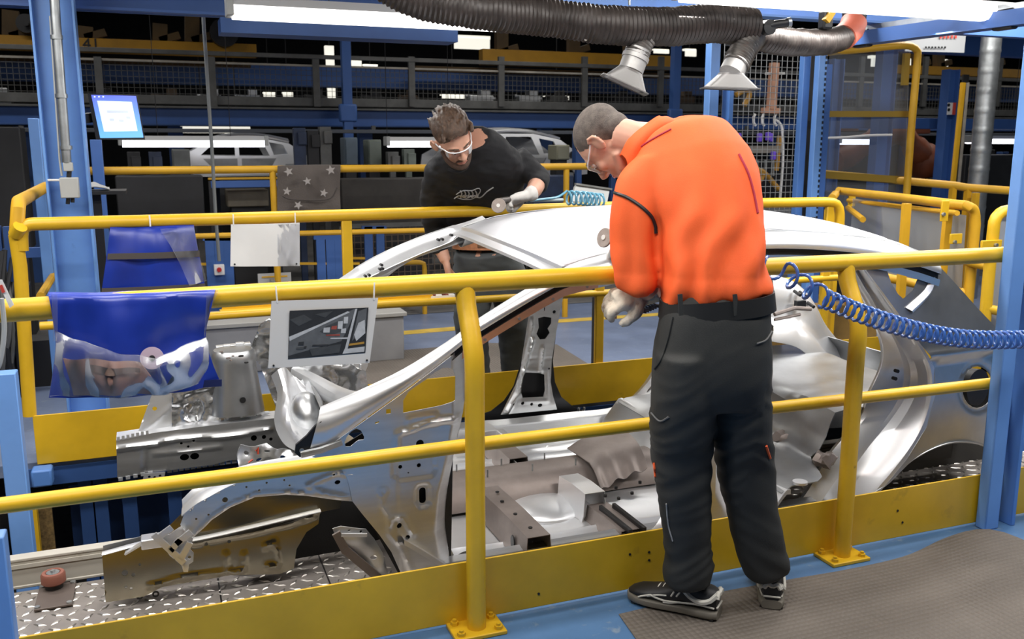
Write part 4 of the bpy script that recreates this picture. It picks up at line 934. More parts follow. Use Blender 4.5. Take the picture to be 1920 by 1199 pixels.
def sec(px, py, hw, Y, db, pw=2.2, u=None, v=None):
    c = at(px, py, Y); return (c, u or RT, v or FWH, hw / sc(c), db, pw)
def lofted(mb, secs, n=28, sub=4, tilt=True):
    """smooth loft through sections (interpolated), rings square to the path"""
    cs = cr([s[0] for s in secs], (len(secs) - 1) * sub + 1)
    m = len(cs); out = []
    # parametrise sections by nearest arc position
    L = [0]
    for a, b in zip(cs, cs[1:]): L.append(L[-1] + (b - a).length)
    ks = [min(range(m), key=lambda i: (cs[i] - s[0]).length) for s in secs]; ks[0] = 0; ks[-1] = m - 1
    pos = [L[k] for k in ks]
    for i in range(m):
        a = float(np.interp(L[i], pos, [s[3] for s in secs])); b = float(np.interp(L[i], pos, [s[4] for s in secs])); p = float(np.interp(L[i], pos, [s[5] for s in secs]))
        u = V(secs[0][1]); v = V(secs[0][2])
        t = (cs[min(m - 1, i + 1)] - cs[max(0, i - 1)]).normalized()
        if tilt:
            u = (u - t * u.dot(t) * .8).normalized(); v = t.cross(u)
            if v.dot(FWH) < 0: v = -v
        out.append((cs[i], u, v, a, b, p))
    mb.rings(out, n)
    return mb
def wrinkle(o, amp, f, zs=1, dirn=None, keep=None, seed=0):
    def g(p):
        n_ = noise.noise(V((p.x * f, p.y * f, p.z * f * zs)) + V((seed, 0, 0))) + .5 * noise.noise(V((p.x * f * 2.1, p.y * f * 2.1, p.z * f * 2.1 * zs)) + V((seed, 3, 0)))
        return n_ * amp * (1 if keep is None else keep(p))
    push(o, g)
def push(o, g):
    me = o.data; n = len(me.vertices); co = np.zeros(n * 3, 'f'); no = np.zeros(n * 3, 'f')
    me.vertices.foreach_get('co', co); me.vertex_normals.foreach_get('vector', no)
    d = np.array([g(V(co[3 * i:3 * i + 3])) for i in range(n)], 'f')
    me.vertices.foreach_set('co', co + no * np.repeat(d, 3)); me.update()
def hand(mb, wrist, dirn, palm_n, side, k=1.0, curl=.5, spread=1.0, thumb_out=.6, fat=1.0):
    """palm and five unequal bent fingers; palm_n is where the palm faces, side (+1/-1) the thumb side along cross(dirn, palm_n)"""
    d = V(dirn).normalized(); pn = V(palm_n); pn = (pn - d * pn.dot(d)).normalized(); s = d.cross(pn) * side
    w_ = V(wrist)
    mb.rings([(w_ + d * t * k, s, pn, a * k * (fat * .5 + .5), b * k * fat, 2.4) for t, a, b in ((-.02, .028, .021), (0, .029, .020), (.03, .038, .019), (.065, .043, .017), (.085, .042, .015), (.098, .036, .011))], 16)
    for i, (off, ln, r_) in enumerate(((.031, .072, .0095), (.011, .080, .0098), (-.010, .074, .0095), (-.030, .058, .0085))):
        b0 = w_ + (d * .078 + s * off) * k; a = .12; P = [b0]
        dr = (d + s * off * 2.2 * spread).normalized()
        for j, f_ in enumerate((.48, .30, .22)):
            a += curl * (.55 + .5 * j) if j else curl * .5
            P.append(P[-1] + (dr * cos(a) + pn * sin(a)) * ln * f_ * k)
        mb.tube(cr(P, 9), [r_ * k * fat * q for q in (1.08, 1.05, 1, 1.02, .98, .95, .92, .86, .62)], 10)
    P = [w_ + (d * .020 + s * .026) * k]; P.append(P[-1] + (d * .55 + s * thumb_out + pn * .35).normalized() * .042 * k); P.append(P[-1] + (d * .8 + s * .25 + pn * .45).normalized() * .032 * k); P.append(P[-1] + (d * .85 - s * .05 + pn * .6).normalized() * .026 * k)
    mb.tube(cr(P, 9), [q * k * fat for q in (.015, .0145, .0135, .0125, .012, .0118, .0112, .010, .007)], 10)
    return mb
def head_parts(o, l, f, u, k, mb):
    """adds cranium, face, jaw, nose, brow, lips and ears to mb; o is the point between the ears"""
    m = Matrix((l, f, u)).transposed(); P = lambda a, b, c: o + (l * a + f * b + u * c) * k
    mb.ell(P(0, -.012, .045), (.076 * k, .098 * k, .082 * k), m, 24, 16)
    mb.ell(P(0, .022, .02), (.070 * k, .074 * k, .085 * k), m, 22, 14)
    mb.ell(P(0, .030, -.035), (.058 * k, .062 * k, .070 * k), m, 20, 14)
    mb.ell(P(0, .052, -.088), (.034 * k, .034 * k, .026 * k), m, 16, 10)
    mb.tube([P(-.052, .0, -.06), P(-.03, .045, -.088), P(0, .066, -.095), P(.03, .045, -.088), P(.052, .0, -.06)], [.016 * k, .018 * k, .017 * k, .018 * k, .016 * k], 10)
    mb.tube([P(0, .090, .02), P(0, .104, -.005), P(0, .116, -.030), P(0, .104, -.040)], [.009 * k, .011 * k, .0145 * k, .010 * k], 10)
    for s in (-1, 1):
        mb.ell(P(s * .014, .098, -.034), (.010 * k, .012 * k, .009 * k), m, 10, 8)
        mb.tube([P(s * .012, .094, .022), P(s * .032, .088, .027), P(s * .052, .068, .020)], [.008 * k, .009 * k, .007 * k], 8)
        mb.ell(P(s * .038, .064, -.028), (.024 * k, .022 * k, .022 * k), m, 12, 8)
        em = m @ Matrix.Rotation(s * .30, 3, 'Z')
        mb.ell(P(s * .086, -.010, -.005), (.010 * k, .021 * k, .032 * k), em, 14, 10)
        mb.tube([P(s * .096, -.026, .024), P(s * .101, -.030, .0), P(s * .092, -.020, -.028)], [.006 * k] * 3, 8)
        mb.tube([P(s * .092, .008, .022), P(s * .098, -.012, .031), P(s * .100, -.028, .014)], [.006 * k] * 3, 8)
    mb.tube([P(-.022, .086, -.063), P(0, .096, -.060), P(.022, .086, -.063)], [.004 * k, .0065 * k, .004 * k], 8)
    mb.tube([P(-.020, .084, -.072), P(0, .093, -.072), P(.020, .084, -.072)], [.004 * k, .0075 * k, .004 * k], 8)
    return P, m
def face_details(P, m, k, body):
    for s in (-1, 1):
        e = MB().ell(P(s * .031, .080, .002), (.0135 * k, .012 * k, .0095 * k), m, 14, 10).build('eye', MT['eye_white'], body)
        MB().ell(P(s * .031, .0885, -.001), (.0058 * k, .0042 * k, .0058 * k), m, 10, 8).build('iris', MT['iris'], e)
        MB().tube([P(s * .016, .0935, .002), P(s * .031, .0945, .0085), P(s * .047, .082, .003)], [.003 * k] * 3, 6).build('eyelid', SKIN, e)
        MB().tube([P(s * .013, .100, .023), P(s * .032, .096, .029), P(s * .053, .074, .022)], [.0035 * k, .0045 * k, .002 * k], 8).build('eyebrow', HAIRB, body)
    MB().tube([P(-.021, .091, -.0665), P(0, .1005, -.066), P(.021, .091, -.0665)], [.0025 * k, .0042 * k, .0025 * k], 8).build('lips', MT['lip'], body)
mat('eye_white', (.8, .78, .75), .2); mat('iris', (.05, .03, .02), .15); mat('lip', (.50, .20, .16), .45)
def glasses(P, k, body):
    g = MB()
    top = [P(s, b, .016) for s, b in ((-.066, .062), (-.058, .084), (-.035, .104), (0, .112), (.035, .104), (.058, .084), (.066, .062))]
    g.tube(cr(top, 25), .0028 * k, 8)
    for s in (-1, 1): g.tube(cr([P(s * .066, .062, .016), P(s * .080, .03, .016), P(s * .088, -.004, .020), P(s * .090, -.03, .012)], 14), [.0032 * k] * 14, 8)
    fr = g.build('safety_glasses', CLEAR, body)
    low = [p + (P(0, 0, -.045) - P(0, 0, 0)) for p in top]
    mb = MB()
    for a, b in ((0, 12), (13, 25)):
        T_ = cr(top, 25)[a:b]; B_ = cr([P(s, b_ - .006, .016 - (.040 if abs(s) > .05 else .044 if abs(s) > .02 else .02)) for s, b_ in ((-.064, .062), (-.058, .084), (-.035, .104), (0, .112), (.035, .104), (.058, .084), (.064, .062))], 25)[a:b]
        mb.strip([T_, B_], 12, 3, .0015, (0, 0, -1))
    mb.build('lens', LENS, fr)
def shoe(heel, dirn, k, body, left=True):
    d = V(dirn).normalized(); s = V((-d.y, d.x, 0)); z = V((0, 0, 1)); h = V(heel)
    prof = [(0, .026, .085, -.0), (.02, .034, .092, 0), (.06, .037, .098, 0), (.10, .036, .100, 0), (.14, .040, .078, .0), (.18, .045, .062, .003), (.215, .046, .052, .004), (.25, .040, .046, .003), (.275, .026, .036, 0), (.285, .008, .028, 0)]
    up = MB().rings([(h + d * t * k + z * (.026 + (hh - .026) / 2) * k, s, z, a * k, (hh - .02) / 2 * k, 2.5) for t, a, hh, _ in prof], 22).build('shoe', MT['shoe_black'], body)
    sl = MB().rings([(h + d * (t * 1.02 - .004) * k + z * .015 * k, s, z, (a + .005) * k, .014 * k, 4) for t, a, hh, _ in prof], 22).build('sole', MT['shoe_sole'], up)
    tr_ = MB()
    for j in range(9): tr_.box(h + d * (.012 + j * .031) * k + z * .004 * k, (.012 * k, .07 * k, .010 * k), Matrix((d, s, z)).transposed())
    tr_.build('tread', BLK, sl, kind='stuff')
    st = MB()
    w_ = lambda t: float(np.interp(t, [p[0] for p in prof], [p[1] for p in prof]))
    hz = lambda t: float(np.interp(t, [p[0] for p in prof], [p[2] for p in prof]))
    for sd in (-1, 1):
        q = lambda t, zz, e=.001: h + (d * t + s * sd * (w_(t) * (1 - .45 * max(0, (zz - .05) / .06) ** 2) + e) + z * zz) * k
        for L_, r_ in (([(.0, .082), (.02, .062), (.05, .055), (.08, .066), (.10, .082)], .0085), ([(.005, .040), (.05, .046), (.10, .040), (.16, .036), (.2, .046)], .0032), ([(.11, .040), (.135, .033), (.16, .03)], .003), ([(.2, .046), (.225, .036), (.24, .028)], .003), ([(.15, .054), (.18, .05), (.21, .04)], .0025), ([(.11, .072), (.12, .056)], .003), ([(.128, .070), (.136, .054)], .003)):
            st.tube(cr([q(a, b) for a, b in L_], 10), r_ * k, 6)
    for t in (.0,):
        st.tube(cr([h + (d * (-.0015) + s * a + z * b) * k for a, b in ((-.026, .070), (-.015, .084), (0, .078), (.015, .084), (.026, .070))], 10), .0085 * k, 6)
        st.tube([h + (d * (-.003) + s * a + z * .042) * k for a in (-.026, 0, .026)], .0032 * k, 6)
    st.build('trim', MT['shoe_trim'], up)
    lc = MB()
    for j in range(4):
        t = .135 + j * .017
        lc.tube([h + (d * t + s * a + z * (hz(t) - .001 + .003 * (1 - abs(a) / .02))) * k for a in (-.018, 0, .018)], .0028 * k, 6)
    lc.build('laces', MT['shoe_trim'], up)
    return up
mat('shoe_black', (.012, .012, .014), .55); mat('shoe_sole', (.16, .145, .12), .7, var=.2); mat('shoe_trim', (.62, .60, .54), .6)
def sander(name, label, c, ax, body_to, handle_to, r=.034):
    ax = V(ax).normalized(); c = V(c)
    t = thing(name, label, 'sander', c)
    MB().rings([(c + ax * h, ax.orthogonal().normalized(), ax.cross(ax.orthogonal()).normalized(), q, q) for h, q in ((-.006, r * .8), (-.002, r), (.003, r), (.005, r * .95))], 28).build('disc', mat(name + '_disc', (.33, .28, .25), .85, var=.15, vs=40), t)
    MB().disc(c + ax * .006, r * .26, ax, .006, 16).build('hub', mat(name + '_hub', (.7, .68, .64), .5), t)
    MB().tube([c - ax * .004, c - ax * .03, V(body_to)], [.008, .011, .013], 12).tube([V(body_to), V(body_to).lerp(V(handle_to), .5), V(handle_to)], [.016, .018, .016], 14).build('body', mat(name + '_body', (.10, .09, .085), .4, .5), t)
    return t

# ===== the man in orange
M1 = thing('person', 'person in an orange polo shirt and charcoal trousers bending over the near railing', 'person', at(1370, 1120, Z=0))
pel = [sec(1343, 568, 98, 2.37, .125, 2.6), sec(1340, 600, 102, 2.36, .130, 2.6), sec(1336, 650, 108, 2.36, .14, 2.6), sec(1333, 700, 109, 2.36, .14, 2.5), sec(1332, 745, 104, 2.37, .12, 2.4)]
ll = [sec(1282, 660, 56, 2.37, .125), sec(1281, 740, 58, 2.37, .12), sec(1279, 800, 57, 2.385, .105), sec(1279, 850, 55, 2.40, .092), sec(1281, 900, 50, 2.40, .085), sec(1286, 960, 46, 2.40, .08), sec(1289, 1020, 43, 2.405, .075), sec(1292, 1070, 45, 2.41, .078), sec(1293, 1090, 44, 2.41, .078)]
rl = [sec(1388, 660, 55, 2.36, .125), sec(1388, 740, 55, 2.355, .12), sec(1389, 800, 52, 2.36, .105), sec(1395, 850, 52, 2.37, .092), sec(1400, 900, 51, 2.375, .085), sec(1411, 960, 46, 2.375, .08), sec(1424, 1020, 44, 2.37, .074), sec(1435, 1062, 41, 2.365, .072), sec(1437, 1074, 38, 2.365, .068)]
mb = MB()
for s_ in (pel, ll, rl): lofted(mb, s_)
tz = mb.build('trousers', TRS, M1); voxel(tz, .009, 10)
kneez = at(1280, 870, 2.4).z
def tfold(p):
    d = .0035 * noise.noise(V((p.x * 7, p.y * 7, p.z * 9)))
    k = .15 + math.exp(-((p.z - kneez - .02) / .17) ** 2) + 1.1 * math.exp(-((p.z - .13) / .13) ** 2) + .5 * math.exp(-((p.z - .72) / .1) ** 2)
    sgn = 1 if p.x > 1.68 else -1
    q = p.z * 1.0 + sgn * p.x * .55 + .05 * noise.noise(p * 5)
    r_ = noise.noise(V((q * 17, p.x * 2.5, p.y * 4)))
    return d + k * .0085 * (1 - abs(r_) * 2.2) * .8
push(tz, tfold)
# pockets, seam, piping, belt
def onsurf(o, px, py, d=.003):
    """point on mesh o under a line of sight (to lay trim on the cloth), lifted by d"""
    dr = (at(px, py, Y=2.0) - EYE).normalized(); h_, loc, n_, _ = o.ray_cast(EYE, dr)
    return (loc + n_ * d) if h_ else None
def trim(name, o, pts, r, m, parent, n=24, d=.002):
    P = [onsurf(o, *p, d) for p in [(q.x, q.y) for q in cr([V((a, b, 0)) for a, b in pts], n)]]
    P = [p for p in P if p is not None]
    if len(P) < 3: return None
    return MB().tube(cr(P, n), r, 6).build(name, m, parent)
bpy.context.view_layer.update()
PKT = mat('pocket_dark', (.008, .008, .009), .8)
pk = [onsurf(tz, *p, .003) for p in ((1232, 592), (1222, 630), (1221, 665), (1228, 690), (1240, 668), (1254, 625), (1262, 592))]
if all(p is not None for p in pk):
    mb = MB(); mb.strip([pk[0:4], [a_.lerp(b_, .5) + W3(-.012, -.004, 0) for a_, b_ in zip(pk[0:4], [pk[6], pk[5], pk[4], pk[3]])], [pk[6], pk[5], pk[4], pk[3]]], 14, 4, .006, FWH); mb.build('pocket', PKT, tz)
trim('seam', tz, [(1262, 595), (1252, 640), (1240, 675), (1228, 692)], .003, TRS, tz)
trim('pocket_edge', tz, [(1418, 645), (1435, 638), (1446, 622)], .003, mat('seam_grey', (.10, .10, .10), .7), tz)
trim('pocket_edge', tz, [(1222, 775), (1238, 790), (1255, 782)], .003, MT['seam_grey'], tz)
trim('piping', tz, [(1227, 868), (1229, 885), (1230, 895)], .004, mat('orange_piping', (.85, .12, .03), .6), tz)
trim('piping', tz, [(1436, 836), (1440, 850), (1443, 860)], .004, MT['orange_piping'], tz)
trim('piping', tz, [(1250, 945), (1254, 985), (1262, 1015)], .0025, mat('grey_piping', (.3, .3, .3), .6), tz)
bs = [sec(1343, 553, 101, 2.37, .131, 2.6), sec(1343, 586, 104, 2.37, .136, 2.6)]
rows = []
for c, u, v, a, b, p in bs:
    rows.append([V(c) + u * (a * math.copysign(abs(cos(t)) ** (2 / p), cos(t))) + v * (b * math.copysign(abs(sin(t)) ** (2 / p), sin(t))) + V((0, 0, .018 * cos(t))) for t in [2 * pi * k / 48 for k in range(48)]])
mb = MB(); mb.grid(rows, cv=True); be = mb.build('belt', BELT, M1); so = be.modifiers.new('t', 'SOLIDIFY'); so.thickness = .005; so.offset = 1
for px in (1275, 1378, 1398):
    a = at(px, 556, 2.24); q = [onsurf(be, px, 553, .006), onsurf(be, px, 586, .008)]
    a0 = at(px, 552, 2.235); b0 = at(px + 2, 592, 2.232)
    k = 0
    MB().beam(a0, b0, .014, .004, (0, 1, 0)).build('belt_loop', TRS, tz)
# shirt: back, shoulders, sleeves
sh = [sec(1341, 558, 96, 2.372, .122, 2.6), sec(1338, 535, 98, 2.375, .129, 2.6), sec(1336, 500, 99, 2.39, .135, 2.5), sec(1329, 430, 99, 2.43, .140, 2.5), sec(1312, 365, 111, 2.49, .142, 2.5), sec(1295, 312, 112, 2.55, .135, 2.5), sec(1280, 275, 98, 2.60, .115, 2.4), sec(1262, 256, 66, 2.64, .085, 2.3), sec(1248, 248, 40, 2.66, .065, 2.1)]
sl_l = [sec(1222, 318, 40, 2.56, .085, 2), sec(1203, 352, 50, 2.545, .085, 2), sec(1192, 400, 44, 2.53, .080, 2), sec(1190, 460, 44, 2.52, .075, 2), sec(1191, 510, 46, 2.515, .075, 2.2), sec(1192, 537, 45, 2.52, .072, 2.2)]
sl_r = [sec(1370, 290, 38, 2.56, .08), sec(1384, 340, 40, 2.62, .075), sec(1376, 400, 36, 2.68, .07), sec(1350, 452, 34, 2.74, .066)]
mb = MB()
for s_ in (sh, sl_l, sl_r): lofted(mb, s_)
shirt = mb.build('shirt', ORG, M1); voxel(shirt, .009, 9)
zb = at(1340, 560, 2.37).z
def folds(o):
    O_ = at(1290, 330, 2.5)
    def g(p):
        rel = p - O_
        a = rel.dot(RT) ; h = p.z - zb
        # long folds that fan from the shoulder blade to the belt
        w_ = max(0, min(1, (.42 - h) / .3)); s = sin((a - .25 * h) * 58 + 3.2 * noise.noise(p * 5)) * .0105 * w_
        s += noise.noise(V((p.x * 8, p.y * 8, p.z * 5))) * .008 + .010 * w_ * noise.noise(V((p.x * 20, p.y * 20, p.z * 6)))
        if h < .07: s += .006 * math.exp(-((h - .035) / .03) ** 2)
        return s
    push(o, g)
folds(shirt)
bpy.context.view_layer.update()
trim('piping', shirt, [(1153, 362), (1175, 370), (1200, 386), (1220, 405), (1228, 422), (1230, 438)], .0055, BELT, shirt)
cb_ = [at(*q) for q in ((1182, 322, 2.62), (1196, 296, 2.585), (1220, 273, 2.57), (1248, 257, 2.575), (1276, 244, 2.61), (1282, 246, 2.68))]
ct_ = [at(*q) for q in ((1174, 300, 2.66), (1190, 270, 2.63), (1214, 249, 2.615), (1245, 229, 2.62), (1268, 236, 2.65), (1274, 246, 2.70))]
cb_ = [p + W3(-.006, -.016, .004) for p in cb_]; ct_ = [p + W3(-.014, -.022, .016) for p in ct_]
mb = MB().strip([[p + W3(0, .012, -.014) for p in cb_], [p.lerp(q, .5) + W3(.004, -.012, .006) for p, q in zip(cb_, ct_)], ct_, [p + W3(-.006, .012, -.004) for p in ct_]], 26, 3, .004, -FWH)
cl_ = mb.build('collar', ORG, shirt)
a = [onsurf(shirt, *p, .004) for p in ((1183, 300), (1200, 275), (1225, 255), (1255, 240), (1262, 232))]
trim('collar_seam', shirt, [(1186, 292), (1205, 274), (1230, 258), (1258, 243)], .0028, ORGD, shirt)
trim('side_stripe', shirt, [(1385, 290), (1402, 325), (1412, 360), (1420, 400)], .004, ORGD, shirt)
# body: head, neck, arms and trunk as one skin
l1 = W3(-.52, -.81, -.145).normalized(); f1 = W3(-.30, .30, -.90); f1 = (f1 - l1 * f1.dot(l1)).normalized(); u1 = f1.cross(l1)
if u1.dot(RT) > 0: u1 = -u1
l1 = u1.cross(f1)
HO = at(1140, 266, 2.74); K1 = .98
mb = MB(); P1, m1 = head_parts(HO, l1, f1, u1, K1, mb)
mb.tube([P1(0, -.035, -.03), P1(0, -.045, -.085), at(1236, 268, 2.66), at(1262, 300, 2.60)], [.060, .060, .068, .085], 18)
lofted(mb, [(c, u, v, a * .86, b * .84, p) for c, u, v, a, b, p in sh]); lofted(mb, [(c, u, v, a * .7, b * .7, p) for c, u, v, a, b, p in sl_l]); lofted(mb, [(c, u, v, a * .72, b * .72, p) for c, u, v, a, b, p in sl_r])
lofted(mb, [(c, u, v, a * .9, b * .9, p) for c, u, v, a, b, p in pel]); lofted(mb, [(c, u, v, a * .8, b * .8, p) for c, u, v, a, b, p in ll]); lofted(mb, [(c, u, v, a * .8, b * .8, p) for c, u, v, a, b, p in rl])
wl1 = at(1208, 553, 2.575); wr1 = at(1190, 462, 2.95)
mb.tube([at(1191, 505, 2.50), at(1215, 542, 2.535), wl1], [.042, .036, .030], 14)
mb.tube([at(1352, 448, 2.74), at(1290, 470, 2.82), wr1], [.042, .038, .029], 14)
hand(mb, wl1, (-.92, .12, -.12), (.1, .5, -1), 1, 1.0, .75)
hand(mb, wr1, at(1150, 470, 3.0) - at(1185, 462, 2.95), (0, .35, -1), -1, .95, .7)
bd = mb.build('body', SKIN, M1); voxel(bd, .0055, 3)
glasses(P1, K1, bd); face_details(P1, m1, K1, bd)
# cropped hair, thin on the crown
mb = MB(); mb.ell(P1(0, -.013, .047), (.0775 * K1, .0995 * K1, .083 * K1), m1, 40, 26)
mb.ell(P1(0, -.055, .0), (.060 * K1, .050 * K1, .055 * K1), m1, 24, 16)
hz_ = mb.build('hair', HAIRG, bd); voxel(hz_, .005, 2)
bm_ = bmesh.new(); bm_.from_mesh(hz_.data)
Li = m1.transposed()
kill = []
for v in bm_.verts:
    q = Li @ (v.co - HO) / K1
    line = -.075 if q.y < -.045 else (-.075 + (q.y + .045) * 2.4 if q.y < -.018 else (.028 if q.y < .03 else .028 + (q.y - .03) * 1.15))
    if abs(q.x) < .05 and q.y > .05: line = .085
    if q.z < line + .006 * noise.noise(v.co * 60): kill.append(v)
bmesh.ops.delete(bm_, geom=kill, context='VERTS'); bm_.to_mesh(hz_.data); bm_.free()
nt = HAIRG.node_tree; N = nt.nodes; L = nt.links
# gloves and the things held
mb = MB(); hand(mb, wl1, (-.92, .12, -.12), (.1, .5, -1), 1, 1.10, .75, fat=1.32); mb.tube([wl1 + V((.035, -.03, .02)), wl1 + V((.015, -.012, .008)), wl1], [.040, .037, .034], 16)
g1_ = mb.build('work_glove', GLVD, bd); voxel(g1_, .005, 3); wrinkle(g1_, .005, 26)
mb = MB()
for k in range(7):
    c = wl1 + V((.050, -.036, .018)) + V((-.007 * k, .004 * k, -.004 * k))
    mb.tube([c + W3(.05 * cos(t), .03, .045 * sin(t) - .012) for t in [pi * .2 + 1.3 * pi * q / 10 for q in range(11)]], .0035, 6)
mb.build('knit_cuff', mat('striped_cuff', (.16, .13, .13), .85, var=.6, vs=60), g1_, kind='stuff')
mb = MB(); hand(mb, wr1, at(1150, 470, 3.0) - at(1185, 462, 2.95), (0, .35, -1), -1, .95, .7, fat=1.3); mb.tube([wr1 + V((.06, -.02, 0)), wr1], [.040, .034], 14)
g2_ = mb.build('work_glove', GLV, bd); voxel(g2_, .005, 3); wrinkle(g2_, .003, 26)
# shoes
shoe(at(1346, 1158, Z=.006), at(1182, 1122, Z=0) - at(1341, 1160, Z=0), 1.08, M1)
shoe(at(1446, 1142, Z=.006), V((.57, .82, 0)), 1.06, M1)
sander('angle_sander', 'small dark angle sander with a tan disc held by the man in orange', at(1134, 446, 2.97), W3(-.75, -.62, .25), at(1150, 438, 3.0), at(1185, 452, 3.0), .036)

# ===== the man in black
M2 = thing('person', 'person with brown hair and black sweatshirt leaning over the car roof with a sander', 'person', at(930, 640, Y=5.1) * 1)
M2.location.z = 0
pel2 = [sec(908, 462, 55, 5.02, .12, 2.5), sec(912, 485, 62, 5.05, .125, 2.5), sec(918, 520, 70, 5.07, .13, 2.5), sec(922, 560, 70, 5.07, .13, 2.5)]
l2a = [sec(890, 540, 36, 5.07, .11), sec(884, 600, 33, 5.05, .10), sec(890, 660, 27, 5.05, .08), sec(897, 720, 25, 5.06, .075), sec(900, 770, 24, 5.07, .07)]
l2b = [sec(955, 540, 36, 5.09, .11), sec(962, 600, 32, 5.10, .10), sec(964, 660, 27, 5.12, .08), sec(966, 710, 25, 5.14, .075), sec(966, 745, 24, 5.15, .07)]
mb = MB()
for s_ in (pel2, l2a, l2b): lofted(mb, s_)
t2 = mb.build('trousers', TRS2, M2); voxel(t2, .010, 8); wrinkle(t2, .006, 10, 2)
sh2 = [sec(906, 460, 55, 5.05, .118, 2.5), sec(903, 438, 61, 5.05, .125, 2.5), sec(897, 405, 78, 5.00, .135, 2.4), sec(893, 365, 89, 4.91, .130, 2.4), sec(893, 325, 93, 4.75, .128, 2.4), sec(895, 298, 82, 4.62, .105, 2.3), sec(891, 274, 56, 4.56, .085, 2.2), sec(883, 259, 40, 4.51, .080, 2)]
a_r = [sec(826, 312, 27, 4.76, .075), sec(815, 350, 25, 4.87, .072), sec(812, 400, 23, 4.98, .066), sec(818, 445, 19, 4.98, .055), sec(826, 474, 16, 4.97, .048)]
a_l = [sec(958, 296, 30, 4.66, .08), sec(985, 314, 27, 4.64, .07), sec(1008, 334, 22, 4.60, .06), sec(1006, 350, 20, 4.53, .055)]
mb = MB()
for s_ in (sh2, a_r, a_l): lofted(mb, s_, 24)
sw2 = mb.build('sweatshirt', BLKC, M2); voxel(sw2, .009, 8); wrinkle(sw2, .008, 9, 1.5); wrinkle(sw2, .004, 18, 2, seed=2)
bpy.context.view_layer.update()
# unreadable white chest print
rnd = random.Random(11); PR = mat('white_print', (.55, .55, .56), .7)
def trimw(pts, r, n=14): return trim('chest_print', sw2, pts, r, PR, sw2, n, .003)
trimw([(852, 372), (862, 366), (874, 371), (888, 366), (900, 370), (914, 358), (925, 351)], .0035, 24)
trimw([(856, 364), (868, 357), (885, 357), (898, 352), (900, 360), (886, 372), (868, 373), (858, 370)], .003, 24)
for px in (863, 870, 877, 884, 891): trimw([(px, 357), (px + 3, 363), (px, 370), (px + 6, 366)], .0035)
# belt
bs = [sec(908, 447, 58, 5.05, .127, 2.5), sec(908, 465, 58, 5.05, .129, 2.5)]
rows = [[V(c) + u * (a * math.copysign(abs(cos(t)) ** (2 / p), cos(t))) + v * (b * math.copysign(abs(sin(t)) ** (2 / p), sin(t))) for t in [2 * pi * k / 40 for k in range(40)]] for c, u, v, a, b, p in bs]
mb = MB(); mb.grid(rows, cv=True); b2 = mb.build('belt', mat('tan_belt', (.48, .20, .09), .6, var=.2, vs=40), M2); so = b2.modifiers.new('t', 'SOLIDIFY'); so.thickness = .006; so.offset = 1
c0 = bs[0][0] - FWH * .136
MB().box(c0 + W3(-.01, 0, -.02), (.05, .006, .045), Matrix((RT, FWH, V((0, 0, 1)))).transposed()).build('buckle', mat('belt_buckle', (.20, .10, .05), .5, .3), b2, bevel=.003)
for dx in (-.10, -.06, .05, .09): MB().box(c0 + W3(dx, .02 + dx * dx, -.02), (.014, .006, .055), Matrix((RT, FWH, V((0, 0, 1)))).transposed()).build('belt_loop', TRS2, t2)
# body
l2 = W3(.86, .28, .36).normalized(); f2 = W3(.30, -.70, -.62); f2 = (f2 - l2 * f2.dot(l2)).normalized(); u2 = f2.cross(l2)
if u2.z < 0: u2 = -u2
l2 = u2.cross(f2)
HO2 = at(849, 262, 4.42); K2 = 1.07
mb = MB(); P2_, m2 = head_parts(HO2, l2, f2, u2, K2, mb)
mb.tube([P2_(0, -.03, -.03), P2_(0, -.04, -.09), at(888, 284, 4.58), at(892, 310, 4.66)], [.060, .058, .056, .07], 18)
shr = lambda S_, k: [(c, u, v, a * k, b * k, p) for c, u, v, a, b, p in S_]
for s_, k in ((sh2, .84), (a_r, .7), (a_l[1:], .72), (pel2, .9), (l2a, .8), (l2b, .8)): lofted(mb, shr(s_, k), 20)
wr2 = at(836, 490, 4.93); wl2 = at(990, 366, 4.42)
mb.tube([at(824, 462, 4.975), at(831, 478, 4.95), wr2], [.042, .036, .030], 14)
mb.tube([at(1007, 344, 4.56), at(1002, 356, 4.48), wl2], [.048, .042, .032], 14)
hand(mb, wr2, W3(.22, -.1, -1), W3(.9, .2, 0), -1, 1.0, 1.15)
hand(mb, wl2, W3(-1, -.15, -.30), W3(0, -.3, -1), -1, 1.04, .9)
bd2 = mb.build('body', SKIN, M2); voxel(bd2, .0055, 3)
glasses(P2_, K2, bd2); face_details(P2_, m2, K2, bd2)
MB().tube(cr([P2_(a, b, c) for a, b, c in ((-.055, .02, -.145), (-.03, .05, -.150), (0, .058, -.152), (.03, .05, -.150), (.055, .02, -.145))], 14), .007, 8).build('collar', BLKC, sw2)
# beard and hair
mb = MB()
mb.tube(cr([P2_(a, b, c) for a, b, c in ((-.066, .01, -.025), (-.055, .035, -.070), (-.030, .062, -.098), (0, .078, -.105), (.030, .062, -.098), (.055, .035, -.070), (.066, .01, -.025))], 20), [.010 + .010 * sin(pi * k / 19) for k in range(20)], 10)
mb.tube(cr([P2_(a, b, c) for a, b, c in ((-.030, .072, -.080), (-.026, .086, -.058), (0, .098, -.053), (.026, .086, -.058), (.030, .072, -.080))], 14), .0052, 8)
bb = mb.build('beard', STUB, bd2); voxel(bb, .004, 4)
mb = MB(); mb.ell(P2_(0, -.018, .056), (.082 * K2, .102 * K2, .086 * K2), m2, 36, 24); mb.ell(P2_(0, .045, .095), (.060 * K2, .050 * K2, .042 * K2), m2, 20, 14); mb.ell(P2_(.0, -.06, .0), (.062 * K2, .05 * K2, .06 * K2), m2, 20, 14)
rnd = random.Random(5)
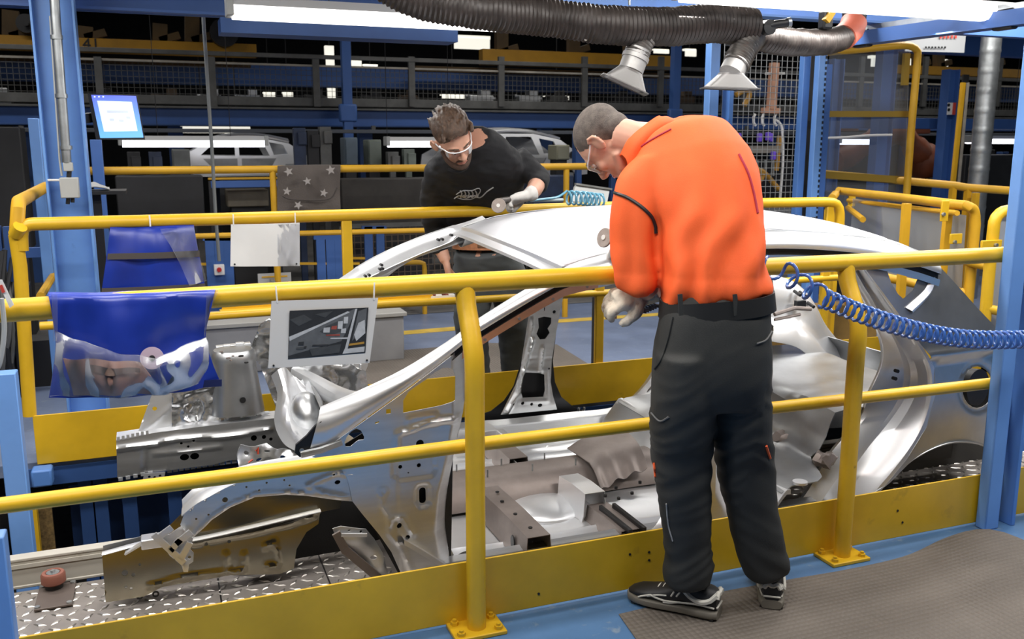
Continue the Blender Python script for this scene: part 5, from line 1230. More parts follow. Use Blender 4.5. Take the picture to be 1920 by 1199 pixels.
for k in range(170):
    t = rnd.uniform(-1, 1); b = rnd.uniform(-.9, 1)
    x, y = .076 * t, .085 * b; z = .056 + .084 * sqrt(max(.02, 1 - t * t * .9 - (b * b) * .7))
    if b > .6: z += .012
    L3 = rnd.uniform(.04, .065)
    pts = [P2_(x, y + .006, z - .014), P2_(x * 1.02 + .008, y - L3 * .3, z + .010), P2_(x * 1.04 + .014, y - L3 * .75, z + .008), P2_(x * 1.05 + .012, y - L3, z - .006)]
    mb.tube(cr(pts, 7), [.0062, .0068, .0066, .006, .005, .0036, .0015], 5)
h2 = mb.build('hair', HAIRB, bd2); voxel(h2, .0042, 1)
bm_ = bmesh.new(); bm_.from_mesh(h2.data); Li = m2.transposed(); kill = []
for v in bm_.verts:
    q = Li @ (v.co - HO2) / K2
    line = -.085 if q.y < -.045 else (-.085 + (q.y + .045) * 3 if q.y < -.012 else (.015 if q.y < .035 else .015 + (q.y - .035) * 1.3))
    if q.z < line + .006 * noise.noise(v.co * 70): kill.append(v)
bmesh.ops.delete(bm_, geom=kill, context='VERTS'); bm_.to_mesh(h2.data); bm_.free()
mb = MB(); hand(mb, wl2, W3(-1, -.15, -.30), W3(0, -.3, -1), -1, 1.04, .9, fat=1.4); mb.tube([wl2 + W3(.030, .02, .012), wl2 + W3(.01, .005, .004), wl2], [.041, .039, .036], 16)
g3 = mb.build('work_glove', GLV, bd2); voxel(g3, .005, 3); wrinkle(g3, .003, 26)
shoe(at(902, 775, 5.16) * V((1, 1, 0)) if 0 else V((at(900, 770, 5.17).x, 5.20, 0)), V((.0, -1, 0)), 1.0, M2)
shoe(V((at(966, 745, 5.22).x, 5.27, 0)), V((.15, -1, 0)), 1.0, M2)
sander('angle_sander', 'small angle sander with a grey disc held on the roof by the man in black', at(935, 386, 4.30), W3(-.25, -.9, .25), at(930, 378, 4.38), at(962, 374, 4.42), .037)
# ------------------------------------------------------------------ the hall behind: conveyor gantry, machines, cage, gates
GB = 11.0
def bar(mb, p, q, w_, h, Y=None, up=(0, 0, 1)):
    a = at(*p, Y) if Y else V(p); b = at(*q, Y) if Y else V(q)
    return mb.beam(a, b, w_, h, up)
ga = thing('overhead_conveyor', 'long dark blue overhead conveyor gantry with grey mesh guard crossing the hall behind', 'conveyor', (4, GB, 0))
def hz(y, px=640): return at(px, y, GB).z
xl, xr = at(-150, 220, GB).x, at(2050, 220, GB).x
def hbeam(name, y0, y1, Y, m, d=.12, x0=None, x1=None, px=640, parent=None):
    za, zb_ = at(px, y0, Y).z, at(px, y1, Y).z
    x0 = xl if x0 is None else at(x0, y0, Y).x; x1 = xr if x1 is None else at(x1, y0, Y).x
    return MB().box(((x0 + x1) / 2, Y + d / 2, (za + zb_) / 2), (x1 - x0, d, za - zb_)).build(name, m, parent or ga, bevel=.004)
BLUM = mat('mid_blue_paint', (.045, .12, .36), .5, var=.15, vs=1.5)
hbeam('lower_beam', 206, 236, GB, BLUM, .2)
hbeam('beam_flange', 203, 207, GB - .08, GAL2, .3); hbeam('beam_flange', 235, 238, GB - .06, BLUD, .3)
hbeam('tray_edge', 184, 200, GB + .05, GAL2, .05)
hbeam('upper_beam', 126, 164, 12.2, BLUM, .2)
hbeam('guard_rail', 104, 112, GB, GAL2, .04); hbeam('guard_rail', 123, 127, GB + .02, mat('pale_strip', (.36, .33, .28), .6, var=.4, vs=3), .02)
for px in (-40, 182, 396, 592, 772, 941, 1098, 1242, 1400, 1620, 1740, 1880):
    a, b = at(px, 106, GB), at(px, 200, GB)
    MB().box((a.x, GB + .03, (a.z + b.z) / 2), (.075, .05, a.z - b.z)).build('guard_post', GAL2, ga)
mb = MB(); za, zb_ = hz(126), hz(200)
x = xl
while x < xr: mb.box((x, GB + .06, (za + zb_) / 2), (.005, .005, za - zb_)); x += .058
z = zb_
while z < za: mb.box(((xl + xr) / 2, GB + .06, z), (xr - xl, .005, .005)); z += .058
mb.build('guard_mesh', mat('mesh_wire', (.10, .10, .095), .6), ga, kind='stuff')
for px in (30, 330, 700, 1050, 1300, 1500, 1750):
    a = at(px, 236, GB); MB().box((a.x, GB + .5, a.z / 2), (.16, .16, a.z)).build('gantry_leg', BLUD, ga)
YB = mat('orange_yellow_beam', (.50, .25, .012), .55, var=.2, vs=2)
hg = thing('hanger_conveyor', 'mustard yellow hanger conveyor track running above the blue gantry', 'conveyor', (3, 11.8, 0))
hbeam('track', 74, 100, 11.6, YB, .15, -100, 480, 240, hg); hbeam('track', 98, 126, 11.6, YB, .15, 905, 1260, 1080, hg); hbeam('track', 126, 142, 11.6, YB, .15, 1680, 2000, 1800, hg)
hbeam('lower_track', 110, 120, 11.8, mat('brown_track', (.10, .06, .02), .7, var=.4, vs=2), .1, -100, 470, 240, hg); hbeam('lower_track', 130, 140, 11.8, MT['brown_track'], .1, 780, 1260, 1000, hg)
for px, y0, y1 in ((20, 20, 78), (95, 30, 78), (160, 50, 80), (360, 30, 85), (300, 45, 85), (1075, 70, 105), (940, 50, 105), (1180, 70, 112), (1720, 90, 130), (1760, 95, 130), (1860, 90, 130)):
    a, b = at(px, y0, 11.7), at(px, y1, 11.7)
    MB().beam(a, b, .16, .10, (0, 1, 0)).beam(b + V((0, 0, .05)), b + V((.22, 0, .12)), .10, .08).build('hanger', MT['brown_track'], hg)
for px, y, r_ in ((420, 62, .16), (50, 45, .10)):
    MB().disc(at(px, y, 11.55), r_, (0, 1, 0), .14, 20).disc(at(px, y, 11.45), r_ * .25, (0, 1, 0), .1, 12).build('pulley', BLK, hg)
fc_ = bpy.data.curves.new('track_number', 'FONT'); fc_.body = '41'; fc_.size = .18; fc_.extrude = .002; fc_.align_x = 'CENTER'; fc_.align_y = 'CENTER'
fo_ = bpy.data.objects.new('track_number', fc_); C.objects.link(fo_); fc_.materials.append(BLK); fo_.parent = hg; fo_.matrix_parent_inverse = Matrix.Translation(hg.location).inverted(); fo_.location = at(171, 84, 11.595); fo_.rotation_euler = (R(90), 0, 0)
bpy.context.view_layer.update(); me_ = bpy.data.meshes.new_from_object(fo_.evaluated_get(bpy.context.evaluated_depsgraph_get())); nf_ = bpy.data.objects.new('track_numeral', me_); C.objects.link(nf_); nf_.parent = hg; nf_.matrix_parent_inverse = fo_.matrix_parent_inverse.copy(); nf_.location = fo_.location; nf_.rotation_euler = fo_.rotation_euler; nf_['kind'] = 'thing'; bpy.data.objects.remove(fo_)
# blue uprights standing before the gantry
for px, y0, y1, lab in ((646, 40, 236, 'slim dark blue upright behind the bearded man'), (1269, 60, 240, 'slim dark blue upright behind the man in orange')):
    a, b = at(px, y0, 10.6), at(px, y1, 10.6)
    t = thing('steel_upright', lab, 'upright', (a.x, 10.6, 0))
    MB().box((a.x, 10.6, (a.z) / 2 + .3), (.10, .10, a.z + .6)).build('shaft', BLUM, t)
    MB().box((a.x, 10.58, b.z + .14), (.20, .08, .20)).build('gusset', BLUM, t, bevel=.02)
# things riding on the tray behind the mesh
rnd = random.Random(21)
ORD = 'first second third fourth fifth sixth seventh eighth ninth tenth eleventh twelfth thirteenth fourteenth fifteenth sixteenth'.split()
TRAYM = [STLD, GAL2, DARK, mat('tray_brown', (.12, .08, .05), .7), STL]
for i, px in enumerate(range(10, 1260, 96)):
    q = at(px + rnd.uniform(-25, 25), 192, GB + .5); w_ = rnd.uniform(.2, .36)
    o = MB().box(q + V((0, 0, .03)), (w_, .2, .10)).box(q + V((w_ * .2, 0, .11)), (w_ * .4, .14, .08)).beam(q + V((-w_ * .6, 0, .08)), q + V((w_ * .7, 0, .05)), .04, .03).build('conveyor_pallet', TRAYM[i % 5], smooth=0, bevel=.006)
    tag(o, ORD[i] + ' carrier pallet from the left on the tray behind the grey mesh guard', 'pallet', 'carrier pallets on the gantry tray')
# far fluorescent fittings
def tubelight(name, label, p, q, Y, w_=.12, h=.07, m=None, group=None, housing=True, ends=True, Yq=None):
    a, b = at(*p, Y), at(*q, Y if Yq is None else Yq)
    b = V((b.x, b.y, a.z))
    t = thing(name, label, 'light', (a + b) / 2, group)
    d = (b - a).normalized(); s_ = V((0, 0, 1)).cross(d); n = 10
    def prof(c, k=1.0):
        return [c + s_ * (w_ / 2 * k * x_) + V((0, 0, h * k * z_)) for x_, z_ in ((-1, .28), (-.92, -.10), (-.65, -.42), (-.2, -.5), (.2, -.5), (.65, -.42), (.92, -.10), (1, .28))]
    g = MB(); g.grid([prof(a + d * .03), prof(b - d * .03)]); g.build('diffuser', m or TUBE, t)
    g = MB().strip([[a + s_ * (-w_ / 2) + V((0, 0, h * .28)), b + s_ * (-w_ / 2) + V((0, 0, h * .28))], [a + s_ * (-w_ * .40) + V((0, 0, h * .75)), b + s_ * (-w_ * .40) + V((0, 0, h * .75))], [a + s_ * (w_ * .40) + V((0, 0, h * .75)), b + s_ * (w_ * .40) + V((0, 0, h * .75))], [a + s_ * (w_ / 2) + V((0, 0, h * .28)), b + s_ * (w_ / 2) + V((0, 0, h * .28))]], 2, 1, .003, (0, 0, 1), smooth=False)
    g.build('housing', mat(name + '_housing', (.62, .62, .62), .5) if 'h_' + name not in MT else MT['h_' + name], t)
    for c, sg in ((a, 1), (b, -1)):
        MB().box(c + d * .016 * sg + V((0, 0, .02)), (w_ * 1.06, .035, h * 1.15), Matrix((s_, d, V((0, 0, 1)))).transposed()).build('end_cap', GREY, t, bevel=.006)
    return t
FARL = [((222, 268), (502, 271), 8.6, 'far fluorescent tube light under the gantry below the monitor'), ((722, 269), (845, 270), 8.6, 'far fluorescent tube light partly hidden by the bearded man'), ((1567, 265), (1635, 266), 8.5, 'short far fluorescent tube light behind the tall yellow gate'), ((1812, 264), (1912, 266), 8.6, 'far fluorescent tube light beside the galvanised duct')]
for p, q, Y, lab in FARL: tubelight('tube_light', lab, p, q, Y, .13, .075, TUBEF)
# distant bare body shells
def far_shell(name, label, px, py, k, Y, flip=1):
    c = at(px, py, Y); t = thing(name, label, 'car body', (c.x, Y, 0))
    X = lambda x, y, z: c + V((x * k * flip, y * k, z * k))
    mb = MB().strip([[X(-.9, .7, .30), X(-.3, .7, .46), X(.5, .7, .46), X(1.1, .7, .34)], [X(-.95, 0, .34), X(-.3, 0, .50), X(.5, 0, .50), X(1.15, 0, .38)], [X(-.9, -.65, .27), X(-.3, -.65, .43), X(.5, -.65, .43), X(1.1, -.65, .31)]], 16, 3, .02, (0, 0, 1)); mb.build('roof_panel', STLW, t)
    mb = MB().plate([(-1.5, -.35), (-1.45, 0), (-.9, .28), (-.3, .42), (.5, .42), (1.1, .30), (1.5, .02), (1.7, -.1), (1.7, -.4), (1.45, -.42), (1.3, -.2), (1.0, -.2), (.85, -.45), (-.7, -.45), (-.85, -.22), (-1.2, -.22), (-1.35, -.4)], [[(-1.0, .02), (-.75, .24), (-.2, .36), (-.2, .0)], [(-.1, 0), (-.1, .36), (.45, .36), (.62, 0)], [(.72, .02), (.62, .33), (.95, .27), (1.05, .05)], [(-.95, -.06), (-.15, -.06), (-.15, -.38), (-.65, -.38)], [(-.05, -.06), (-.05, -.38), (.6, -.38), (.78, -.06)]], lambda a, b: X(a, -.72 + .12 * max(0, b), b), (0, .03, 0), .0); mb.build('side_panel', STLW, t)
    mb = MB().plate([(-1.5, -.35), (-1.45, 0), (-.9, .28), (-.3, .42), (.5, .42), (1.1, .30), (1.5, .02), (1.7, -.1), (1.7, -.4), (.85, -.45), (-.85, -.42)], [[(-1.0, .02), (-.75, .24), (.45, .36), (.62, 0)]], lambda a, b: X(a, .72, b), (0, .03, 0), .0); mb.build('far_side_panel', STLD, t)
    MB().box(X(.1, 0, -.42), (2.6 * k, 1.4 * k, .06)).build('floor_pan', STLD, t)
    MB().disc(X(1.35, -.74, .0), .07 * k, (0, 1, 0), .03, 12).build('filler_hole', BLK, t)
    MB().box((c.x, Y, (c.z - .5 * k) / 2), (.5, .5, c.z - .5 * k)).build('stand', BLK, t)
far_shell('car_body', 'distant silver car body shell behind the shoulder of the bearded man', 935, 290, .56, 10.2)
far_shell('car_body', 'distant silver car body shell behind the fluorescent light below the gantry', 452, 292, .42, 10.2, 1)
# machines and cabinets in the dark
def cabinet(name, label, px0, py0, px1, py1, Y, m, d=.32, cat='cabinet', door=True):
    a, b = at(px0, py0, Y), at(px1, py1, Y); x0, x1 = sorted((a.x, b.x)); z1 = at((px0 + px1) / 2, py0, Y).z; z0 = at((px0 + px1) / 2, py1, Y).z
    t = thing(name, label, cat, ((x0 + x1) / 2, Y, 0))
    MB().box(((x0 + x1) / 2, Y + d / 2, (z0 + z1) / 2), (x1 - x0, d, z1 - z0)).build('casing', m, t, bevel=.01)
    if door: MB().box(((x0 + x1) / 2, Y - .008, (z0 + z1) / 2), ((x1 - x0) * .86, .016, (z1 - z0) * .88)).build('door', m, t, bevel=.004)
    if z0 > .05: MB().box(((x0 + x1) / 2, Y + d / 2, z0 / 2), ((x1 - x0) * .8, d * .7, z0)).build('base', DARK, t)
    return t
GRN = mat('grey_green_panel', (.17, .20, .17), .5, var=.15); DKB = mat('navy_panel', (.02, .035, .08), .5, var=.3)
cabinet('control_cabinet', 'grey green control cabinet below the gantry at the back', 690, 262, 716, 312, 9.4, GRN, .25)
cabinet('control_cabinet', 'blue grey control cabinet below the gantry at the back', 646, 258, 672, 312, 9.4, mat('blue_grey_panel', (.10, .14, .18), .5, var=.2), .25)
cabinet('control_cabinet', 'pale grey cabinet below the long far tube light', 322, 280, 358, 318, 9.4, mat('pale_grey_panel', (.16, .17, .165), .55, var=.2), .25)
cabinet('control_cabinet', 'cream coloured cabinet behind the man in orange', 1044, 272, 1068, 300, 9.3, mat('cream_panel', (.32, .31, .22), .55), .25)
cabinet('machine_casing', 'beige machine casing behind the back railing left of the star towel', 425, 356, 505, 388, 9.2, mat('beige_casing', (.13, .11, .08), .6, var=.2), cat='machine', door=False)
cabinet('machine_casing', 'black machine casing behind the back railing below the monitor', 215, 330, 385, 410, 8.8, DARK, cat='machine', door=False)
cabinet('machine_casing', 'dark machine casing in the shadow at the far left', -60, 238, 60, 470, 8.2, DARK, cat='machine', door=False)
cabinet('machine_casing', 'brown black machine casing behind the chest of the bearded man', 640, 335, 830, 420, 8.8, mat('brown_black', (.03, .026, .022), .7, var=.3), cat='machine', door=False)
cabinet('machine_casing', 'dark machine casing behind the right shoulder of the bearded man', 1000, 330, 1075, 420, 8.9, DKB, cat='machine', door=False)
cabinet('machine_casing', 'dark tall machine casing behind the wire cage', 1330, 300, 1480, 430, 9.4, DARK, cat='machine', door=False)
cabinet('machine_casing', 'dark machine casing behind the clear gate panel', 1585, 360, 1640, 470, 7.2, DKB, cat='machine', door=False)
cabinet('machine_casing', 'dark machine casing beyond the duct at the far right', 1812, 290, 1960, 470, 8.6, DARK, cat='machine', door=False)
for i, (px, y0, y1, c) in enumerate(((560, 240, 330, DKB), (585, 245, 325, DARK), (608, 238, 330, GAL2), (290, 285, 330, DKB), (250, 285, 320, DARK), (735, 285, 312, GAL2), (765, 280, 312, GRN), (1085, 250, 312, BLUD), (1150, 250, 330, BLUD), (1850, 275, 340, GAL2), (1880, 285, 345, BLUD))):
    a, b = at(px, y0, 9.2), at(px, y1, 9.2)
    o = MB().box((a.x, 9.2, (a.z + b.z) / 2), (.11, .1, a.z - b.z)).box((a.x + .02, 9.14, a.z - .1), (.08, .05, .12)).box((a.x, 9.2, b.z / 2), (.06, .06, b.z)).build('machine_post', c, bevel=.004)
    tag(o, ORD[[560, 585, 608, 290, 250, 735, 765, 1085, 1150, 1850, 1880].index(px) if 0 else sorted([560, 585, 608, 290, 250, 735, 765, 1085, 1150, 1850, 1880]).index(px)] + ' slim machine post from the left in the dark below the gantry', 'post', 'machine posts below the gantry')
bb_ = thing('service_bar', 'long grey service bar below the gantry', 'bar', (4, 9.9, 1.5)); hbeam('rail', 243, 250, 9.9, mat('slate_bar', (.09, .10, .12), .6), .06, parent=bb_)
for px in (40, 700, 1400): MB().beam(at(px, 236, 9.95), at(px, 250, 9.95), .04, .04, (0, 1, 0)).build('hanger', GAL2, bb_)
bb_ = thing('service_bar', 'teal blue low beam behind the back railing near the star towel', 'bar', (3, 9.0, 1.2)); hbeam('rail', 339, 352, 9.0, BLUM, .06, 395, 520, 450, bb_); hbeam('cap_rail', 333, 337, 9.0, YELD, .05, 390, 520, 450, bb_)
for px in (396, 518): MB().box((at(px, 340, 9.0).x, 9.03, at(px, 340, 9.0).z / 2), (.05, .05, at(px, 340, 9.0).z)).build('leg', DARK, bb_)
# glowing spots: lamps far behind seen through the gantry
LMP = ((660, 118, .30, .10, 15), (695, 127, .22, .07, 15), (1045, 184, .40, .05, 14), (850, 182, .36, .05, 14), (745, 70, .9, .16, 17), (885, 82, .7, .2, 17), (1650, 117, .36, .15, 13), (1715, 120, .2, .12, 13), (1770, 121, .16, .12, 13), (620, 145, .12, .6, 14), (1295, 100, .2, .1, 14), (505, 178, .16, .05, 14), (540, 178, .14, .05, 14), (1240, 97, .3, .06, 15), (380, 240, .5, .12, 11.8), (445, 241, .3, .12, 11.8))
for i, (px, py, w_, h, Y) in enumerate(LMP):
    q = at(px, py, Y); o = MB().box(q, (w_, .04, h)).box(q + V((0, .05, h * .6)), (w_ * 1.05, .10, h * .3)).build('hall_lamp', [mat('far_lamp', (1, .97, .85), .5, emit=.75)] if i == 0 else [MT['far_lamp']])
    MB().box((q.x, q.y + .05, (q.z + 8.42) / 2), (.012, .012, 8.42 - q.z)).build('hanger_wire', BLK, o)
    tag(o, ORD[sorted(q_[0] for q_ in LMP).index(px)] + ' small bright lamp from the left among the distant hall lamps beyond the gantry', 'lamp', 'distant lamps in the hall')
# blue slatted panels low behind the railings
def slats(label, pxs, y0, y1, Y, m=BLU):
    t = thing('slatted_guard', label, 'guard', at(pxs[0], y1, Y))
    for px in pxs:
        a, b = at(px, y0, Y), at(px, y1, Y); MB().box((a.x, Y, a.z / 2), (.075, .03, a.z)).build('slat', m, t)
    a, b = at(pxs[0] - 12, y0 + 4, Y), at(pxs[-1] + 12, y0 + 4, Y); MB().beam(a, b, .03, .05).build('rail', m, t)
    a, b = at(pxs[0] - 40, (y0 + y1) / 2 + 2, Y), at(pxs[-1] + 40, (y0 + y1) / 2 + 2, Y); MB().beam(a, b, .02, .02).build('chain_rail', YELD, t)
    return t
slats('blue slatted guard between the upper blue cloth and the blank white sheet', (392, 409, 426), 442, 545, 8.2, BLUM)
slats('blue slatted guard right of the blank white sheet', (600, 618, 634), 440, 545, 8.2, BLUM)
slats('dark blue guard frame behind the far windscreen pillar', (690, 712), 425, 540, 8.4, BLUD)
sw_ = thing('switch_box', 'small white switch box with a red button on the blue slatted guard', 'switch', at(411, 506, 8.1))
MB().box(at(411, 506, 8.16), (.085, .06, .09)).build('box', WHT, sw_, bevel=.006); MB().disc(at(411, 506, 8.125), .02, (0, 1, 0), .03, 14).build('button', mat('red_button', (.5, .02, .02), .4), sw_)
sh_ = thing('notice', 'small pale notice behind the near rail below the blank sheet', 'notice', at(515, 525, 7.5)); MB().box(at(515, 525, 7.5), (.26, .006, .11)).build('sheet', mat('pale_notice', (.42, .42, .42), .6), sh_); MB().box((at(511, 525, 7.43).x, 7.44, at(515, 525, 7.5).z), (.03, .12, .02)).build('clip', GALV, sh_); MB().box(at(515, 519, 7.495), (.20, .004, .012)).build('printed_bar', YELD, sh_)
yp = thing('bent_pipe', 'thin yellow bent pipe behind the far windscreen pillar', 'pipe', at(790, 520, 8.0)); MB().tube(cr([at(740, 494, 8.0), at(775, 492, 8.0), at(793, 494, 8.0), at(796, 505, 8.0), at(796, 560, 8.0), V((at(796, 560, 8.0).x, 8.0, 0))], 20), .022, 10).build('pipe', YELD, yp)
# dark mesh guards low in the background
mm = MB(); a = at(640, 425, 8.6); b = at(870, 560, 8.6)
x = a.x
while x < b.x: mm.box((x, 8.6, (a.z + b.z) / 2), (.006, .006, a.z - b.z)); x += .06
z = b.z
while z < a.z: mm.box(((a.x + b.x) / 2, 8.6, z), (b.x - a.x, .006, .006)); z += .06
t = thing('mesh_guard', 'dark brown wire mesh guard behind the bearded man at rail height', 'guard', (a.x, 8.6, 0)); mm.build('wires', mat('brown_wire', (.12, .085, .06), .6), t, kind='stuff'); MB().beam(V((a.x, 8.6, a.z)), V((b.x, 8.6, a.z)), .04, .04).build('top_bar', GAL2, t)
for xx in (a.x, b.x): MB().box((xx, 8.6, a.z / 2), (.04, .04, a.z)).build('post', GAL2, t)
# --- wire cage with handling robot
CY = 6.6
cg = thing('wire_cage', 'tall galvanised wire mesh cage panel between the blue posts', 'cage', at(1420, 300, CY))
a, b = at(1357, 92, CY), at(1500, 420, CY); xa, xb = at(1352, 250, CY).x, at(1515, 250, CY).x; z0, z1 = at(1430, 430, CY).z, at(1430, 85, CY).z
mb = MB(); x = xa
while x < xb: mb.tube([(x, CY, z0), (x, CY, z1)], .0028, 5); x += .052
z = z0
while z < z1: mb.tube([(xa, CY, z), (xb, CY, z)], .0028, 5); z += .052
mb.build('wires', mat('bright_wire', (.42, .43, .42), .4, .7), cg, kind='stuff')
MB().beam(V((xa, CY, z1)), V((xb, CY, z1)), .03, .03).build('top_bar', BLK, cg); MB().box((xb, CY, (z0 + z1) / 2), (.06, .03, z1 - z0)).build('side_bar', BLK, cg); MB().box(((xa + xb) / 2, CY + .03, z0 / 2), (.05, .04, z0)).build('foot', BLK, cg)
rb = thing('handling_robot', 'yellow and brown handling robot arm with hoses inside the wire cage', 'robot', at(1440, 400, 7.6))
RY = 7.6
MB().beam(at(1452, 118, RY), at(1446, 205, RY), .07, .07, (0, 1, 0)).build('mast', mat('copper_mast', (.52, .27, .17), .5, var=.2), rb)
MB().beam(at(1436, 138, RY), at(1470, 138, RY), .03, .02).build('cross_arm', WHT, rb); MB().beam(at(1430, 207, RY), at(1460, 208, RY), .06, .05).build('head', MT['copper_mast'], rb)
for px in (1413, 1429, 1452): MB().tube([at(px + 3, 214, RY), at(px, 220, RY), at(px, 230, RY), at(px + 4, 236, RY)], .012, 8).build('gripper', WHT, rb)
MB().beam(at(1340, 281, RY), at(1466, 280, RY), .05, .07).build('beam', mat('taupe_beam', (.22, .20, .17), .6), rb)
VIO = mat('violet_lamp', (.16, .08, .62), .4)  # blue-violet lamps, their glow put into the base colour
for px, py in ((1358, 257), (1385, 258), (1424, 258), (1440, 256), (1450, 292), (1445, 258)): MB().box(at(px, py, RY - .05), (.035, .05, .08)).build('lamp_box', VIO, rb, bevel=.008)
for P_ in ([(1400, 345), (1425, 320), (1460, 355)], [(1462, 255), (1455, 320)], [(1405, 305), (1430, 330), (1408, 350)], [(1380, 178), (1400, 168), (1405, 180), (1395, 198)]): MB().tube(cr([at(*p, RY) for p in P_], 14), .026, 10).build('arm_link', mat('ochre_link', (.42, .22, .03), .5, var=.3, vs=12) if 'ochre_link' not in MT else MT['ochre_link'], rb)
MB().tube(cr([at(*p, RY - .1) for p in ((1455, 225), (1466, 240), (1468, 300), (1462, 380))], 20), .012, 8).build('hose', WHT, rb)
for px in (1420, 1435, 1450): MB().tube([at(px, 300, RY), at(px, 330, RY)], .012, 6).build('rod', GALV, rb)
MB().box(at(1430, 395, RY), (.5, .4, .14)).build('base', STLD, rb, bevel=.01); MB().box((at(1430, 395, RY).x, RY, .5), (.3, .3, 1.0)).build('pedestal', DARK, rb)
# blue posts at the cage
column('pale blue post behind the nozzles and the man in orange', 1343, 60, 1330, 430, 6.3, .085, BLUL, H=False, d=.08, z0=0)
MB().box((at(1362, 250, 6.3).x, 6.3, 1.0), (.035, .1, 2.4)).build('flange', BLU, bpy.data.objects['steel_column.005' if 'steel_column.005' in bpy.data.objects else 'steel_column'])
column('plain blue post right of the wire cage', 1513, 90, 1498, 450, 6.2, .065, BLU, H=False, d=.06, z0=0)
pc, px_, pz0, pz1 = column('perforated blue post beside the plain one at the tall yellow gate', 1545, 90, 1524, 450, 6.1, .075, BLUL, H=False, d=.06, z0=0)
mb = MB(); z = .9
while z < pz1: mb.box((px_ + .025, 6.096, z), (.012, .006, .022)); z += .042
mb.build('slots', BLK, pc, kind='stuff')
MB().box((px_ + .07, 6.16, 1.0), (.06, .1, 2.3)).build('backing', BLUM, pc)
# tall yellow gate and lower clear gates at the right
GY = 6.4
tg = thing('tall_gate', 'tall yellow tubular gate with clear pane and rounded top corner at the right', 'gate', at(1640, 420, GY))
MB().tube(cr([at(1550, 98, GY + .1), at(1620, 92, GY), at(1680, 86, GY - .1), at(1706, 86, GY - .1), at(1718, 94, GY - .1), at(1720, 112, GY - .1), at(1708, 250, GY - .1), at(1692, 480, GY - .1)], 50), .031, 12).build('frame', YELD, tg)
MB().beam(at(1548, 214, GY), at(1706, 214, GY), .03, .05).build('mid_bar', mat('olive_bar', (.30, .19, .02), .6), tg); MB().beam(at(1545, 328, GY), at(1702, 338, GY), .04, .06).build('low_bar', MT['olive_bar'], tg)
MB().beam(at(1700, 100, GY - .05), at(1696, 160, GY - .05), .06, .03, (0, 1, 0)).build('latch', MT['olive_bar'], tg)
PANE = film('clear_pane', (.86, .88, .90), .05, .05)
MB().strip([[at(1556, 100, GY + .05), at(1706, 92, GY)], [at(1545, 460, GY + .05), at(1692, 470, GY)]], 2, 1, .005, (0, 1, 0), smooth=False).build('pane', PANE, tg)
MB().tube(cr([at(1545, 259, GY - .1), at(1580, 258, GY - .1), at(1630, 254, GY - .1), at(1672, 253, GY - .1)], 14), .010, 6).build('white_tape', WHT, tg)
rl_ = thing('guard_railing', 'yellow guard railing receding to the right behind the clear gates', 'railing', at(1800, 380, 5.9))
MB().tube([at(1545, 326, 6.8), at(1700, 340, 6.35), at(1790, 348, 6.1), at(1812, 352, 6.05), at(1925, 360, 5.8)], .034, 14).build('top_rail', YELD, rl_)
for px, y, Y in ((1787, 352, 6.1), (1815, 355, 6.04), (1830, 362, 5.95)): MB().box((at(px, y, Y).x, Y, at(px, y, Y).z / 2), (.05, .04, at(px, y, Y).z)).build('post', YELD, rl_)
G = .06
g1 = thing('clear_gate', 'low yellow framed gate with a clear plastic pane and bolted brackets behind the car roof', 'gate', at(1700, 600, 5.5))
Z1 = 1.17
P_ = [at(1560, 372, Z=Z1 - .03), at(1572, 358, Z=Z1), at(1680, 370, Z=Z1), at(1785, 383, Z=Z1), at(1812, 386, Z=Z1 - .0)]
rt_ = at(1812, 386, Z=Z1); dr_ = (P_[3] - P_[1]).normalized()
Y1 = rt_.y
P_ += [at(1826, 395, Y1), at(1829, 420, Y1), at(1822, 500, Y1), at(1806, 660, Y1)]
MB().tube(cr(P_[:2], 3)[:-1] + P_[1:4] + cr(P_[4:7], 10) + P_[7:], .030, 14).build('frame', YELD, g1)
MB().tube([at(1590, 376, Y=P_[1].y - .2), at(1690, 388, Y=(P_[1].y + Y1) / 2), at(1795, 400, Y=Y1 + .02)], .016, 10).build('inner_bar', YELD, g1)
MB().tube([at(1590, 390, Z=1.05), at(1618, 412, Z=1.0)], .022, 10).build('strut', YELD, g1)
for px0, py0, px1, py1 in ((1778, 395, 1762, 560), (1700, 382, 1688, 560)):
    MB().beam(at(px0, py0, Y1 + .15), at(px1, py1, Y1 + .15), .05, .03, (0, 1, 0)).build('upright', YELD, g1)
MB().tube([at(1560, 500, Y1 + .5), at(1720, 533, Y1 + .2), at(1820, 552, Y1)], .028, 12).build('low_rail', YELD, g1)
MB().tube([at(1810, 490, Y1), at(1850, 500, Y1 - .1), at(1925, 515, Y1 - .2)], .026, 12).build('link_rail', YELD, g1)
for px, py, w_, h in ((1597, 373, .065, .12), (1771, 396, .055, .12), (1792, 448, .09, .06)):
    Yb = (P_[1].y - .12) if px < 1700 else Y1 - .03
    br = MB().box(at(px, py, Yb), (w_, .012, h)).build('bracket', YEL, g1, bevel=.003); MB().disc(at(px - 2, py + 6, Yb - .01), .011, (0, 1, 0), .016, 8).build('bolt', GALV, br)
MB().strip([[at(1600, 372, P_[1].y - .3), at(1700, 388, (P_[1].y + Y1) / 2), at(1812, 404, Y1 + .03)], [at(1590, 520, P_[1].y - .3), at(1700, 560, (P_[1].y + Y1) / 2), at(1800, 590, Y1 + .03)]], 8, 1, .005, (0, 1, 0), smooth=False).build('pane', PANE, g1)
g2 = thing('clear_gate', 'second yellow framed gate with rounded corner half hidden by the foreground blue column', 'gate', at(1870, 620, 4.9))
Y2 = Y1 - .5
MB().tube(cr([at(1842, 660, Y2), at(1852, 540, Y2), at(1863, 430, Y2), at(1868, 408, Y2), at(1884, 396, Y2), at(1905, 397, Y2), at(1960, 404, Y2)], 40), .031, 14).build('frame', YEL, g2)
